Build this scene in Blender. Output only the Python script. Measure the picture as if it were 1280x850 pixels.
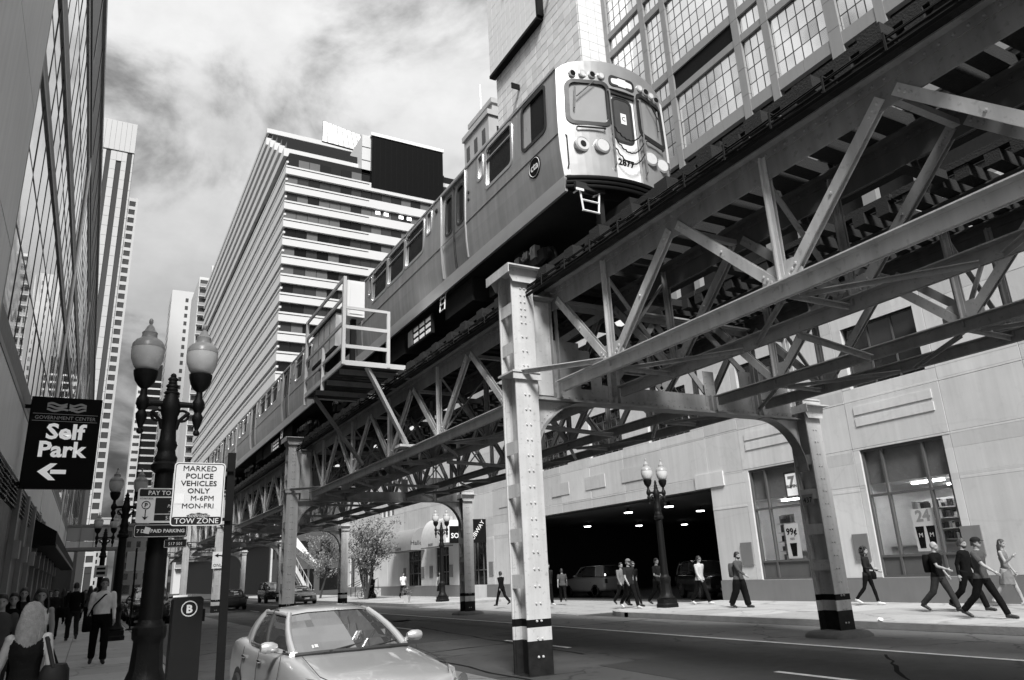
import bpy, bmesh, math, random
from mathutils import Vector, Matrix
random.seed(7)
S = bpy.context.scene
for o in list(bpy.data.objects): bpy.data.objects.remove(o)
COL = S.collection
R_ = math.radians
# ------------------------------------------------------------------ camera
cam = bpy.data.cameras.new('camera'); co = bpy.data.objects.new('camera', cam); COL.objects.link(co)
CAMR = Matrix(((0.877082,-0.105780,-0.468548),(-0.478204,-0.284188,-0.830998),(-0.045253,0.952915,-0.299841)))
co.matrix_world = Matrix.Translation((0, 0, 1.72)) @ CAMR.to_4x4()
cam.sensor_width = 36.0; cam.lens = 36.0 * 921 / 1280; cam.clip_start = .05; cam.clip_end = 3000
S.camera = co
# ------------------------------------------------------------------ sky
SUN_EL, SUN_AZ = 50.0, 204.0          # azimuth clockwise from +Y
w = bpy.data.worlds.new('World'); S.world = w; w.use_nodes = True
nt = w.node_tree; N = nt.nodes; L = nt.links; N.clear()
def wn(t, **k):
    n = N.new(t)
    for a, b in k.items(): setattr(n, a, b)
    return n
def wm(op, a, b=None, c=None):
    n = wn('ShaderNodeMath', operation=op)
    for i, v in enumerate((a, b, c)):
        if v is None: continue
        if isinstance(v, (int, float)): n.inputs[i].default_value = v
        else: L.new(v, n.inputs[i])
    return n.outputs[0]
def wr(v, a, b, c, d):
    n = wn('ShaderNodeMapRange'); n.interpolation_type = 'SMOOTHSTEP'; L.new(v, n.inputs[0])
    for i, q in enumerate((a, b, c, d)): n.inputs[i+1].default_value = q
    return n.outputs[0]
sky = wn('ShaderNodeTexSky', sky_type='NISHITA', sun_disc=False)
sky.sun_elevation = R_(SUN_EL); sky.sun_rotation = R_(SUN_AZ)
bw = wn('ShaderNodeRGBToBW'); L.new(sky.outputs[0], bw.inputs[0])
tc = wn('ShaderNodeTexCoord'); sp = wn('ShaderNodeSeparateXYZ'); L.new(tc.outputs['Generated'], sp.inputs[0])
zc = wm('ADD', wm('MAXIMUM', sp.outputs[2], 0.0), .42)
cx = wn('ShaderNodeCombineXYZ'); L.new(wm('DIVIDE', sp.outputs[0], zc), cx.inputs[0]); L.new(wm('DIVIDE', sp.outputs[1], zc), cx.inputs[1])
def noise(scale, detail, rough, off, dist=0.0):
    m = wn('ShaderNodeMapping'); L.new(cx.outputs[0], m.inputs[0]); m.inputs['Location'].default_value = off
    n = wn('ShaderNodeTexNoise'); L.new(m.outputs[0], n.inputs['Vector'])
    n.inputs['Scale'].default_value = scale; n.inputs['Detail'].default_value = detail; n.inputs['Roughness'].default_value = rough; n.inputs['Distortion'].default_value = dist
    return n.outputs['Fac']
cov = wr(noise(1.9, 7, .55, (3.1, 1.7, 0), .2), .32, .52, 0, 1)          # cloud cover over the clear sky
thick = wr(noise(3.4, 9, .57, (11.2, 3.3, 0), .35), .44, .66, 0, 1)       # thick, darker cloud bellies
fine = noise(7.5, 7, .62, (1.3, 8.8, 0))
elev = wm('MULTIPLY_ADD', wm('MAXIMUM', sp.outputs[2], 0.0), 1.62, .24)     # overcast luminance falls off to the horizon
elev = wm('MINIMUM', elev, 1.22)
cloud = wm('MULTIPLY', wm('MULTIPLY', wm('MULTIPLY_ADD', thick, -.74, .97), wm('MULTIPLY_ADD', fine, .5, .75)), wm('MULTIPLY', elev, 8.2))
val = wn('ShaderNodeMix'); val.data_type = 'FLOAT'
L.new(wm('MULTIPLY_ADD', cov, .25, .75), val.inputs[0]); L.new(wm('MULTIPLY', bw.outputs[0], 1.0), val.inputs[2]); L.new(cloud, val.inputs[3])
cc = wn('ShaderNodeCombineColor')
for i in range(3): L.new(val.outputs[0], cc.inputs[i])
bg = wn('ShaderNodeBackground'); bg.inputs[1].default_value = .057
L.new(cc.outputs[0], bg.inputs[0]); ow = wn('ShaderNodeOutputWorld'); L.new(bg.outputs[0], ow.inputs[0])
# ------------------------------------------------------------------ sun behind thin cloud, exposure
sd = bpy.data.lights.new('sun', 'SUN'); sd.energy = 4.2; sd.angle = R_(16); sd.color = (1, .995, .985)
so = bpy.data.objects.new('sun', sd); COL.objects.link(so)
a, e = R_(SUN_AZ), R_(SUN_EL)
so.rotation_euler = Vector((math.sin(a)*math.cos(e), math.cos(a)*math.cos(e), math.sin(e))).to_track_quat('Z', 'Y').to_euler()
vs = S.view_settings; vs.view_transform = 'Standard'; vs.look = 'None'; vs.gamma = 1; vs.exposure = 0.68; vs.use_curve_mapping = False
S.render.engine = 'CYCLES'; S.cycles.max_bounces = 6; S.cycles.glossy_bounces = 4; S.cycles.diffuse_bounces = 3; S.cycles.transparent_max_bounces = 8; S.cycles.transmission_bounces = 4

# ------------------------------------------------------------------ materials (grey: the photograph is black and white)
MATS = {}
def mat(name, g, rough=.7, metal=0.0, var=.15, scale=3.0, bump=0.0, bscale=40.0, spec=.5, streak=0.0, emit=0.0, coat=0.0, detail=6, spots=0.0, cracks=0.0):
    if name in MATS: return MATS[name]
    m = bpy.data.materials.new(name); m.use_nodes = True; t = m.node_tree; n = t.nodes; l = t.links
    b = n['Principled BSDF']; b.inputs['Roughness'].default_value = rough; b.inputs['Metallic'].default_value = metal
    b.inputs['Specular IOR Level'].default_value = spec; b.inputs['Coat Weight'].default_value = coat
    b.inputs['Base Color'].default_value = (g, g, g, 1)
    m.diffuse_color = (g, g, g, 1)
    if emit: b.inputs['Emission Color'].default_value = (1, 1, 1, 1); b.inputs['Emission Strength'].default_value = emit
    geo = n.new('ShaderNodeNewGeometry')
    def nz(sc, det, vec=None, rgh=.55):
        q = n.new('ShaderNodeTexNoise'); l.new(vec or geo.outputs['Position'], q.inputs['Vector'])
        q.inputs['Scale'].default_value = sc; q.inputs['Detail'].default_value = det; q.inputs['Roughness'].default_value = rgh
        return q.outputs['Fac']
    def mth(op, a, bb):
        q = n.new('ShaderNodeMath'); q.operation = op
        for i, v in enumerate((a, bb)):
            if isinstance(v, (int, float)): q.inputs[i].default_value = v
            else: l.new(v, q.inputs[i])
        return q.outputs[0]
    if var or streak or spots:
        f = mth('ADD', mth('MULTIPLY', mth('SUBTRACT', nz(scale, detail), .5), var*2.4), 1.0)
        if streak:
            mp = n.new('ShaderNodeMapping'); l.new(geo.outputs['Position'], mp.inputs[0]); mp.inputs['Scale'].default_value = (5, 5, .22)
            f = mth('MULTIPLY', f, mth('ADD', mth('MULTIPLY', mth('SUBTRACT', nz(1.0, 5, mp.outputs[0]), .5), streak*2.6), 1.0))
        if spots:
            r_ = n.new('ShaderNodeMapRange'); l.new(nz(scale*7, 3), r_.inputs[0])
            for i, q in enumerate((.60, .68, 1.0, 1.0-spots)): r_.inputs[i+1].default_value = q
            f = mth('MULTIPLY', f, r_.outputs[0])
        if cracks:
            vo = n.new('ShaderNodeTexVoronoi'); vo.feature = 'DISTANCE_TO_EDGE'; vo.inputs['Scale'].default_value = .32
            vm = n.new('ShaderNodeVectorMath'); vm.operation = 'MULTIPLY_ADD'; nv = n.new('ShaderNodeTexNoise'); nv.inputs['Scale'].default_value = .9; nv.inputs['Detail'].default_value = 6
            l.new(geo.outputs['Position'], nv.inputs['Vector']); l.new(nv.outputs['Color'], vm.inputs[0]); vm.inputs[1].default_value = (1.6, 1.6, 0); l.new(geo.outputs['Position'], vm.inputs[2]); l.new(vm.outputs[0], vo.inputs['Vector'])
            cr = n.new('ShaderNodeMapRange'); l.new(vo.outputs['Distance'], cr.inputs[0])
            for i, q in enumerate((.003, .016, 1.0-cracks, 1.0)): cr.inputs[i+1].default_value = q
            f = mth('MULTIPLY', f, cr.outputs[0])
        f = mth('MULTIPLY', f, g)
        c = n.new('ShaderNodeCombineColor')
        for i in range(3): l.new(f, c.inputs[i])
        l.new(c.outputs[0], b.inputs['Base Color'])
        if rough < .95 and metal < .5:
            l.new(mth('ADD', mth('MULTIPLY', mth('SUBTRACT', nz(scale*2.3, 4), .5), .22), rough), b.inputs['Roughness'])
    if bump:
        bp = n.new('ShaderNodeBump'); bp.inputs['Strength'].default_value = bump; bp.inputs['Distance'].default_value = .02
        l.new(nz(bscale, 5), bp.inputs['Height']); l.new(bp.outputs[0], b.inputs['Normal'])
    MATS[name] = m
    return m
def glassmat(name, g=.02, rough=.03, wob=.25, wscale=.9, ior=1.75, var=0.0, metal=0.0):
    if name in MATS: return MATS[name]
    m = mat(name, g, rough, spec=.5, var=var, scale=.4, metal=metal)
    t = m.node_tree; b = t.nodes['Principled BSDF']; b.inputs['IOR'].default_value = ior
    for k in list(b.inputs['Roughness'].links): t.links.remove(k)
    b.inputs['Roughness'].default_value = rough
    if wob:
        geo = t.nodes.new('ShaderNodeNewGeometry'); q = t.nodes.new('ShaderNodeTexNoise'); q.inputs['Scale'].default_value = wscale; q.inputs['Detail'].default_value = 1
        t.links.new(geo.outputs['Position'], q.inputs['Vector'])
        bp = t.nodes.new('ShaderNodeBump'); bp.inputs['Strength'].default_value = wob; bp.inputs['Distance'].default_value = .03
        t.links.new(q.outputs['Fac'], bp.inputs['Height']); t.links.new(bp.outputs[0], b.inputs['Normal'])
    return m
def clearglass(name, alpha=.25, rough=.02):
    if name in MATS: return MATS[name]
    m = bpy.data.materials.new(name); m.use_nodes = True; t = m.node_tree; n = t.nodes; n.clear()
    o = n.new('ShaderNodeOutputMaterial'); mx = n.new('ShaderNodeMixShader'); tr = n.new('ShaderNodeBsdfTransparent'); gl = n.new('ShaderNodeBsdfGlossy')
    gl.inputs['Roughness'].default_value = rough; tr.inputs[0].default_value = (1-alpha, 1-alpha, 1-alpha, 1)
    lw = n.new('ShaderNodeLayerWeight'); lw.inputs[0].default_value = .5; pw = n.new('ShaderNodeMath'); pw.operation = 'POWER'; pw.inputs[1].default_value = 4.0; t.links.new(lw.outputs['Facing'], pw.inputs[0]); fr = n.new('ShaderNodeMath'); fr.operation = 'MULTIPLY_ADD'; fr.inputs[1].default_value = .5; fr.inputs[2].default_value = .05; t.links.new(pw.outputs[0], fr.inputs[0])
    t.links.new(fr.outputs[0], mx.inputs[0]); t.links.new(tr.outputs[0], mx.inputs[1]); t.links.new(gl.outputs[0], mx.inputs[2]); t.links.new(mx.outputs[0], o.inputs[0])
    MATS[name] = m; return m
M_ASPH = mat('asphalt', .045, .85, var=.60, scale=.45, bump=.6, bscale=90, spots=.35, cracks=.6, spec=.3)
M_WALK = mat('sidewalk_concrete', .40, .85, var=.16, scale=1.3, bump=.25, bscale=70, spots=.10)
M_KERB = mat('kerb_concrete', .26, .85, var=.3, scale=3, bump=.5, bscale=25)
M_CONC = mat('wall_concrete', .36, .8, var=.10, scale=.7, bump=.12, bscale=30, streak=.14)
M_PLINTH = mat('plinth_stone', .17, .7, var=.12, scale=1.5, streak=.08)
M_STEEL = mat('steel_paint_pale', .47, .5, var=.16, scale=2.2, streak=.34, bump=.08, bscale=60, spots=.22)
M_STEEL3 = mat('steel_paint_truss', .52, .55, var=.22, scale=1.6, streak=.28, bump=.08, bscale=60, spots=.2)  # pale, mottled and streaked paint of the outer truss members
M_STEELW = mat('girder_web_shaded', .24, .6, var=.3, scale=1.5, streak=.3, spots=.2)  # web colour darkened to carry the shadow under the deck
M_STEEL2 = mat('steel_paint_shade_grime', .25, .6, var=.30, scale=1.8, streak=.25, bump=.1, bscale=60, spots=.25)  # darker copy of the pale steel: under-deck shade in the colour, plus grime
M_BLACK = mat('black_paint', .006, .6, var=.3, scale=8, spots=.3, spec=.12)
M_BLACKP = mat('black_paint_chipped', .012, .65, var=.8, scale=7, bump=.3, bscale=60, spec=.2)
M_WOOD = mat('tie_timber', .013, .95, var=.4, scale=3, bump=.6, bscale=40)
M_DARK = mat('dark_equipment', .018, .8, var=.3, scale=6, spec=.15)
M_RAIL = mat('rail_steel', .10, .35, metal=.8)
M_SS = mat('stainless_steel', .40, .36, metal=.6, var=.24, scale=.9, streak=.30, bump=.14, bscale=1.6)
M_SSB = mat('stainless_bright', .62, .32, metal=.8, var=.10, scale=2)
M_WHITE = mat('white_paint', .78, .5, var=.06)
M_RUB = mat('black_rubber', .015, .7)
M_CHR = mat('chrome', .6, .15, metal=1.0, var=0)
M_GLD = glassmat('dark_glass', .012, .04, wob=.12, wscale=1.5, ior=1.55)
M_GLL = glassmat('facade_glass', .80, .02, wob=.22, wscale=.55, metal=.9)
M_LAMPOST = mat('cast_iron_black', .005, .55, var=.35, scale=9, bump=.25, bscale=45, spec=.2)
M_LINE = mat('road_line_paint', .58, .8, var=.35, scale=6, spots=.35)

# ------------------------------------------------------------------ mesh helpers
OFF = {}
def setp(o, label=None, cat=None, group=None, kind=None):
    if label: o['label'] = label
    if cat: o['category'] = cat
    if group: o['group'] = group
    if kind: o['kind'] = kind
    return o
def thing(name, loc, label, cat, group=None, rz=0.0):
    o = bpy.data.objects.new(name, None); COL.objects.link(o); o.empty_display_size = .2
    o.location = loc; o.rotation_euler = (0, 0, rz); OFF[o.name] = Vector(loc)
    return setp(o, label, cat, group)
def copy_tree(o, parent=None, loc=None, rz=None):
    c = o.copy(); COL.objects.link(c); c.parent = parent
    if loc is not None: c.location = loc
    if rz is not None: c.rotation_euler = (0, 0, rz)
    for ch in [q for q in bpy.data.objects if q.parent == o]: copy_tree(ch, c)
    return c
class MB:
    def __init__(s): s.v = []; s.f = []; s.mi = []; s.cur = 0
    def add(s, vs, fs):
        n = len(s.v); s.v += [tuple(p) for p in vs]; s.f += [tuple(i+n for i in f) for f in fs]; s.mi += [s.cur]*len(fs); return s
    def box(s, x0, x1, y0, y1, z0, z1):
        return s.add([(x0,y0,z0),(x1,y0,z0),(x1,y1,z0),(x0,y1,z0),(x0,y0,z1),(x1,y0,z1),(x1,y1,z1),(x0,y1,z1)],
                     [(0,3,2,1),(4,5,6,7),(0,1,5,4),(1,2,6,5),(2,3,7,6),(3,0,4,7)])
    def bbox(s, x0, x1, y0, y1, z0, z1, b=.01):                     # box with chamfered vertical and top edges
        return s.prism([(x0+b,y0),(x1-b,y0),(x1,y0+b),(x1,y1-b),(x1-b,y1),(x0+b,y1),(x0,y1-b),(x0,y0+b)], z0, z1)
    def prism(s, poly, z0, z1):
        n = len(poly); vs = [(x,y,z0) for x,y in poly]+[(x,y,z1) for x,y in poly]
        return s.add(vs, [tuple(range(n-1,-1,-1)), tuple(range(n,2*n))]+[(i,(i+1)%n,n+(i+1)%n,n+i) for i in range(n)])
    def extr(s, pts, d):
        n = len(pts); d = Vector(d); vs = [Vector(p) for p in pts]; vs += [p+d for p in vs]
        return s.add(vs, [tuple(range(n-1,-1,-1)), tuple(range(n,2*n))]+[(i,(i+1)%n,n+(i+1)%n,n+i) for i in range(n)])
    def prof(s, p, q, poly, up=(0,0,1)):                            # 2-D section swept from p to q
        p, q = Vector(p), Vector(q); d = (q-p).normalized(); up = Vector(up)
        if abs(d.dot(up)) > .995: up = Vector((1,0,0)) if abs(d.x) < .9 else Vector((0,1,0))
        x = d.cross(up).normalized(); y = x.cross(d).normalized(); n = len(poly)
        vs = [p+x*a+y*b for a,b in poly]+[q+x*a+y*b for a,b in poly]
        return s.add(vs, [tuple(range(n-1,-1,-1)), tuple(range(n,2*n))]+[(i,(i+1)%n,n+(i+1)%n,n+i) for i in range(n)])
    def beam(s, p, q, w_, h, up=(0,0,1)):
        return s.prof(p, q, [(-w_/2,-h/2),(w_/2,-h/2),(w_/2,h/2),(-w_/2,h/2)], up)
    def tee(s, p, q, w_, h, t, up=(0,0,1)):                         # T section: flange at the top
        return s.prof(p, q, [(-t/2,-h),(t/2,-h),(t/2,-t),(w_/2,-t),(w_/2,0),(-w_/2,0),(-w_/2,-t),(-t/2,-t)], up)
    def chan(s, p, q, w_, h, t, up=(0,0,1)):                        # channel, open downwards
        return s.prof(p, q, [(-w_/2,-h),(-w_/2+t,-h),(-w_/2+t,-t),(w_/2-t,-t),(w_/2-t,-h),(w_/2,-h),(w_/2,0),(-w_/2,0)], up)
    def tube(s, pts, r, seg=8, cap=True):
        pts = [Vector(p) for p in pts]; n0 = len(s.v); rs = r if isinstance(r, (list, tuple)) else [r]*len(pts); ref = None
        for i, p in enumerate(pts):
            d = (pts[min(i+1,len(pts)-1)]-pts[max(i-1,0)]).normalized()
            if ref is None: ref = Vector((0,0,1)) if abs(d.z) < .9 else Vector((1,0,0))
            x = d.cross(ref).normalized(); y = x.cross(d).normalized(); ref = y
            for k in range(seg):
                t = 2*math.pi*k/seg; s.v.append(tuple(p+(x*math.cos(t)+y*math.sin(t))*rs[i]))
        fs = [(n0+i*seg+k, n0+i*seg+(k+1)%seg, n0+(i+1)*seg+(k+1)%seg, n0+(i+1)*seg+k) for i in range(len(pts)-1) for k in range(seg)]
        if cap: fs += [tuple(n0+k for k in range(seg-1,-1,-1)), tuple(n0+(len(pts)-1)*seg+k for k in range(seg))]
        s.f += fs; s.mi += [s.cur]*len(fs); return s
    def lathe(s, prof, c=(0,0,0), seg=16, lobes=0, amp=0.0):
        n0 = len(s.v); n = len(prof); c = Vector(c)
        for r, z in prof:
            for k in range(seg):
                t = 2*math.pi*k/seg; rr = r*(1+amp*math.cos(lobes*t)) if lobes else r
                s.v.append((c.x+rr*math.cos(t), c.y+rr*math.sin(t), c.z+z))
        fs = [(n0+i*seg+k, n0+i*seg+(k+1)%seg, n0+(i+1)*seg+(k+1)%seg, n0+(i+1)*seg+k) for i in range(n-1) for k in range(seg)]
        fs += [tuple(n0+k for k in range(seg-1,-1,-1)), tuple(n0+(n-1)*seg+k for k in range(seg))]
        s.f += fs; s.mi += [s.cur]*len(fs); return s
    def loft(s, rings, close=True, cap=True):
        n0 = len(s.v); n = len(rings[0])
        for r in rings: s.v += [tuple(p) for p in r]
        m = n if close else n-1
        fs = [(n0+i*n+k, n0+i*n+(k+1)%n, n0+(i+1)*n+(k+1)%n, n0+(i+1)*n+k) for i in range(len(rings)-1) for k in range(m)]
        if cap and close: fs += [tuple(n0+k for k in range(n-1,-1,-1)), tuple(n0+(len(rings)-1)*n+k for k in range(n))]
        s.f += fs; s.mi += [s.cur]*len(fs); return s
    def ell(s, c, rx, ry, rz, seg=10, rings=6):
        pr = [[(c[0]+rx*math.sin(math.pi*(i+.02)/(rings+.04))*math.cos(2*math.pi*k/seg), c[1]+ry*math.sin(math.pi*(i+.02)/(rings+.04))*math.sin(2*math.pi*k/seg), c[2]-rz*math.cos(math.pi*i/rings)) for k in range(seg)] for i in range(rings+1)]
        return s.loft(pr)
    def rivet(s, p, n, r=.018, h=.012):
        n = Vector(n).normalized(); x = n.orthogonal().normalized(); y = n.cross(x); p = Vector(p); q = len(s.v)
        for k in range(6):
            t = k*math.pi/3; s.v.append(tuple(p+(x*math.cos(t)+y*math.sin(t))*r))
        for k in range(6):
            t = k*math.pi/3; s.v.append(tuple(p+(x*math.cos(t)+y*math.sin(t))*r*.6+n*h))
        fs = [(q+k, q+(k+1)%6, q+6+(k+1)%6, q+6+k) for k in range(6)]+[tuple(q+6+k for k in range(6))]
        s.f += fs; s.mi += [s.cur]*7; return s
    def mesh(s, name, mats, off=None, smooth=0):
        me = bpy.data.meshes.new(name); o = off or Vector((0,0,0))
        me.from_pydata([(a-o.x, b-o.y, c-o.z) for a,b,c in s.v], [], s.f)
        for m in (mats if isinstance(mats, (list, tuple)) else [mats]): me.materials.append(m)
        if max(s.mi, default=0) > 0: me.polygons.foreach_set('material_index', s.mi)
        if smooth:
            me.polygons.foreach_set('use_smooth', [True]*len(me.polygons)); me.set_sharp_from_angle(angle=R_(smooth))
        me.update(); return me
    def build(s, name, mats, parent=None, smooth=0, world=True, **kw):
        off = OFF.get(parent.name) if (parent is not None and world) else None
        o = bpy.data.objects.new(name, s.mesh(name, mats, off, smooth)); COL.objects.link(o); o.parent = parent
        if parent is not None: OFF[o.name] = OFF.get(parent.name, Vector((0,0,0))) if world else Vector((0,0,0))
        else: OFF[o.name] = Vector((0,0,0))
        return setp(o, **kw)
def link_copy(src, name, parent, loc, rot=None):
    o = bpy.data.objects.new(name, src.data if hasattr(src, 'data') else src); COL.objects.link(o); o.parent = parent; o.location = loc
    if rot: o.rotation_euler = rot
    OFF[o.name] = Vector((0,0,0)); return o
def text(body, size, name, m, parent, loc, ex=(1,0,0), up=(0,0,1), depth=.002, align='CENTER', bold=0.0, xs=1.0, world=True, shear=0.0):
    """flat lettering as a mesh; ex runs along the words, up is the letters' height; loc is the baseline centre"""
    if 'M' in body or 'W' in body: bold = 0
    cu = bpy.data.curves.new('lettering', 'FONT'); cu.body = body; cu.size = size; cu.align_x = align; cu.extrude = depth; cu.offset = bold; cu.resolution_u = 2; cu.shear = shear
    t = bpy.data.objects.new('tmp', cu)
    me = bpy.data.meshes.new_from_object(t); bpy.data.objects.remove(t); bpy.data.curves.remove(cu)
    ex, up = Vector(ex).normalized(), Vector(up).normalized(); nn = ex.cross(up)
    off = OFF.get(parent.name, Vector((0,0,0))) if (parent is not None and world) else Vector((0,0,0))
    loc = Vector(loc)-off
    for v in me.vertices: v.co = loc + ex*v.co.x*xs + up*v.co.y + nn*v.co.z
    me.materials.clear(); me.materials.append(m); me.name = name
    o = bpy.data.objects.new(name, me); COL.objects.link(o); o.parent = parent; OFF[o.name] = off
    return o
# ================================================================== the ground
m = MB(); m.add([(-300,-60,0),(400,-60,0),(400,900,0),(-300,900,0)], [(0,1,2,3)]); m.build('road', M_ASPH, kind='structure')
KX = 16.95                                   # right kerb
def arc(cx, cy, r, a0, a1, n): return [(cx+r*math.cos(R_(a0+(a1-a0)*i/n)), cy+r*math.sin(R_(a0+(a1-a0)*i/n))) for i in range(n+1)]
def slab_walk(name, x0, x1, ys, xs, mt, z=.15, kerb_x=None, kw=.16, seed=1, hole=None):
    rnd = random.Random(seed); root = MB()
    root.box(x0, x1, ys[0], ys[-1], -.05, z-.02); o = root.build(name, M_KERB, kind='structure')
    for i in range(len(ys)-1):
        for j in range(len(xs)-1):
            d = rnd.uniform(-.003, .003)
            b = MB(); g = .008
            b.add([(xs[j]+g,ys[i]+g,z-.03),(xs[j+1]-g,ys[i]+g,z-.03),(xs[j+1]-g,ys[i+1]-g,z-.03),(xs[j]+g,ys[i+1]-g,z-.03),
                   (xs[j]+g+.006,ys[i]+g+.006,z+d),(xs[j+1]-g-.006,ys[i]+g+.006,z+d),(xs[j+1]-g-.006,ys[i+1]-g-.006,z+d),(xs[j]+g+.006,ys[i+1]-g-.006,z+d)],
                  [(4,5,6,7),(0,1,5,4),(1,2,6,5),(2,3,7,6),(3,0,4,7)])
            b.build('paving_slab', mt[rnd.randrange(len(mt))], o)
    return o
WM = [mat('sidewalk_slab_%s' % n, g, .85, var=.22, scale=1.0, bump=.3, bscale=70, spots=.25, cracks=.35) for n, g in (('pale', .35), ('mid', .315), ('worn', .28))]
def fr(a, b, st):
    n = max(1, round((b-a)/st)); return [a+(b-a)*i/n for i in range(n+1)]
WML = [mat('left_slab_%s' % n, g, .85, var=.2, scale=1.0, bump=.3, bscale=70, spots=.2, cracks=.3) for n, g in (('pale', .52), ('mid', .48), ('worn', .44))]  # slab colours lightened to offset the building's shade on this side
wl = slab_walk('sidewalk_left', -2.25, 1.62, fr(1.0, 81, 1.9), [-2.25, -.3, 1.62], WML, seed=2)
m = MB()
for y0, y1 in zip(fr(1, 81, 4)[:-1], fr(1, 81, 4)[1:]): m.box(1.625, 1.80, y0+.01, y1-.01, -.05, .155)
m.build('kerb', M_KERB, wl)
wr_ = slab_walk('sidewalk_right', KX+.18, 23.99, fr(-8, 22.6, 1.75), [KX+.18, 19.4, 21.7, 23.99], WM, seed=3)
m = MB()                                     # rounded kerb at the garage driveway
inner = [(KX+.17, 22.6)] + arc(KX+2.9, 22.6, 2.73, 180, 90, 9) + [(23.99, 25.33), (23.99, 22.61), (KX+.17, 22.61)]
m.prism(inner[:-2][::-1]+[(KX+.17,22.605),(23.99,22.605)], -.05, .15); m.build('corner_slab', WM[0], wr_)
m = MB()
path = [(KX, -8)]+[(KX, y) for y in fr(-7, 22.6, 2.5)]+arc(KX+2.9, 22.6, 2.9, 180, 90, 9)+[(22.2, 25.5)]
for (a_, b_), (c_, d_) in zip(path[:-1], path[1:]):
    v = Vector((c_-a_, d_-b_)); n_ = Vector((v.y, -v.x)).normalized()*.165
    j = random.uniform(-.012, .012)
    m.prism([(a_,b_),(c_,d_),(c_+n_.x,d_+n_.y),(a_+n_.x,b_+n_.y)][::-1], -.05, .156+j*.4)
m.build('kerb', M_KERB, wr_)
m = MB(); m.box(KX-.3, 24.2, 25.5, 42.5, -.05, .022); m.build('driveway', WM[2], kind='structure')
w2 = slab_walk('sidewalk_far', KX+.18, 24.0, fr(45.2, 112, 2.2), [KX+.18, 19.4, 21.7, 24.0], WM, seed=4)
m = MB(); m.prism([(KX+.17,45.19)]+[(24.0,45.19),(24.0,42.45)]+arc(KX+2.9, 45.19, 2.73, 270, 180, 9), -.05, .15); m.build('corner_slab', WM[0], w2)
m = MB()
path = [(22.2, 42.3)]+arc(KX+2.9, 45.2, 2.9, 270, 180, 9)+[(KX, y) for y in fr(46, 112, 4)]
for (a_, b_), (c_, d_) in zip(path[:-1], path[1:]):
    v = Vector((c_-a_, d_-b_)); n_ = Vector((v.y, -v.x)).normalized()*.165
    m.prism([(a_,b_),(c_,d_),(c_+n_.x,d_+n_.y),(a_+n_.x,b_+n_.y)][::-1], -.05, .156)
m.build('kerb', M_KERB, w2)
# paler concrete parking lanes
M_LANE = mat('concrete_lane', .12, .85, var=.35, scale=.6, bump=.4, bscale=80, spots=.3, cracks=.6)
m = MB(); m.box(1.82, 6.2, -8, 112, .001, .0035); m.build('parking_lane', M_LANE, kind='structure')
m = MB(); m.box(13.3, KX-.17, -8, 112, .001, .0035); m.build('parking_lane', M_LANE, kind='structure')
# painted lines
m = MB()
m.box(13.12, 13.24, -8, 40, .004, .008); m.box(13.12, 13.24, 44, 110, .004, .008)
m.build('edge_line', M_LINE, kind='structure')
for y0 in (-3, 6.2, 15.4, 24.6, 33.8, 43, 52.2, 61.4):
    m = MB(); m.box(9.75, 9.87, y0, y0+3.1, .004, .008); m.build('lane_dash', M_LINE, kind='structure')
m = MB(); m.box(4.3, 4.42, 10.6, 13.8, .004, .008); m.build('lane_dash', M_LINE, kind='structure')
# darker patches where the road has been repaired
M_PATCH = mat('asphalt_patch', .017, .75, var=.3, scale=1.5, bump=.4, bscale=90)
for (x0, x1, y0, y1) in ((8.0, 12.6, 6, 12.5), (7.3, 11.8, 20, 31), (11.0, 12.9, 30, 40)):
    m = MB(); m.prism([(x0,y0),(x1-.3,y0+.2),(x1,y1),(x0+.4,y1-.3)], .002, .0045); m.build('road_patch', M_PATCH, kind='structure')
rnd = random.Random(3)
M_TAR = mat('crack_tar', .010, .95, var=.3, spec=.05)
for (xa, ya, xb, yb) in ((7.4, 5.0, 12.8, 9.2), (3.0, 16.5, 9.6, 17.4), (9.2, 14.0, 10.4, 26.0), (2.4, 22.0, 6.1, 25.5), (13.4, 6.0, 16.6, 8.8), (10.5, 20.5, 16.4, 21.2), (6.4, 9.5, 6.9, 22.0)):
    n = 22; L_, R2 = [], []
    px, py = xa, ya; d = Vector((xb-xa, yb-ya)); nn_ = Vector((-d.y, d.x)).normalized(); off = 0
    for k in range(n+1):
        off += rnd.uniform(-.07, .07); w_ = rnd.uniform(.018, .04); c = Vector((xa, ya))+d*(k/n)+nn_*off
        L_.append((c+nn_*w_)); R2.append((c-nn_*w_))
    m = MB(); m.add([(p.x, p.y, .0062) for p in L_]+[(p.x, p.y, .0062) for p in R2], [(k, n+1+k, n+2+k, k+1) for k in range(n)]); m.build('crack_seal', M_TAR, kind='structure')
for (x, y, lb) in ((17.05, 12.6, 'crumpled white paper lying on the right kerb behind the far column'), (1.5, 24.5, 'crumpled white paper at the left kerb edge')):
    rp = random.Random(int(y)); m = MB(); m.ell((x, y, .20), .08, .06, .04, 9, 6); m.v = [(a_+rp.uniform(-.02,.02), b_+rp.uniform(-.02,.02), c_+rp.uniform(-.012,.02)) for a_, b_, c_ in m.v]
    m.build('crumpled_paper', M_WHITE, label=lb, cat='litter')
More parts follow.
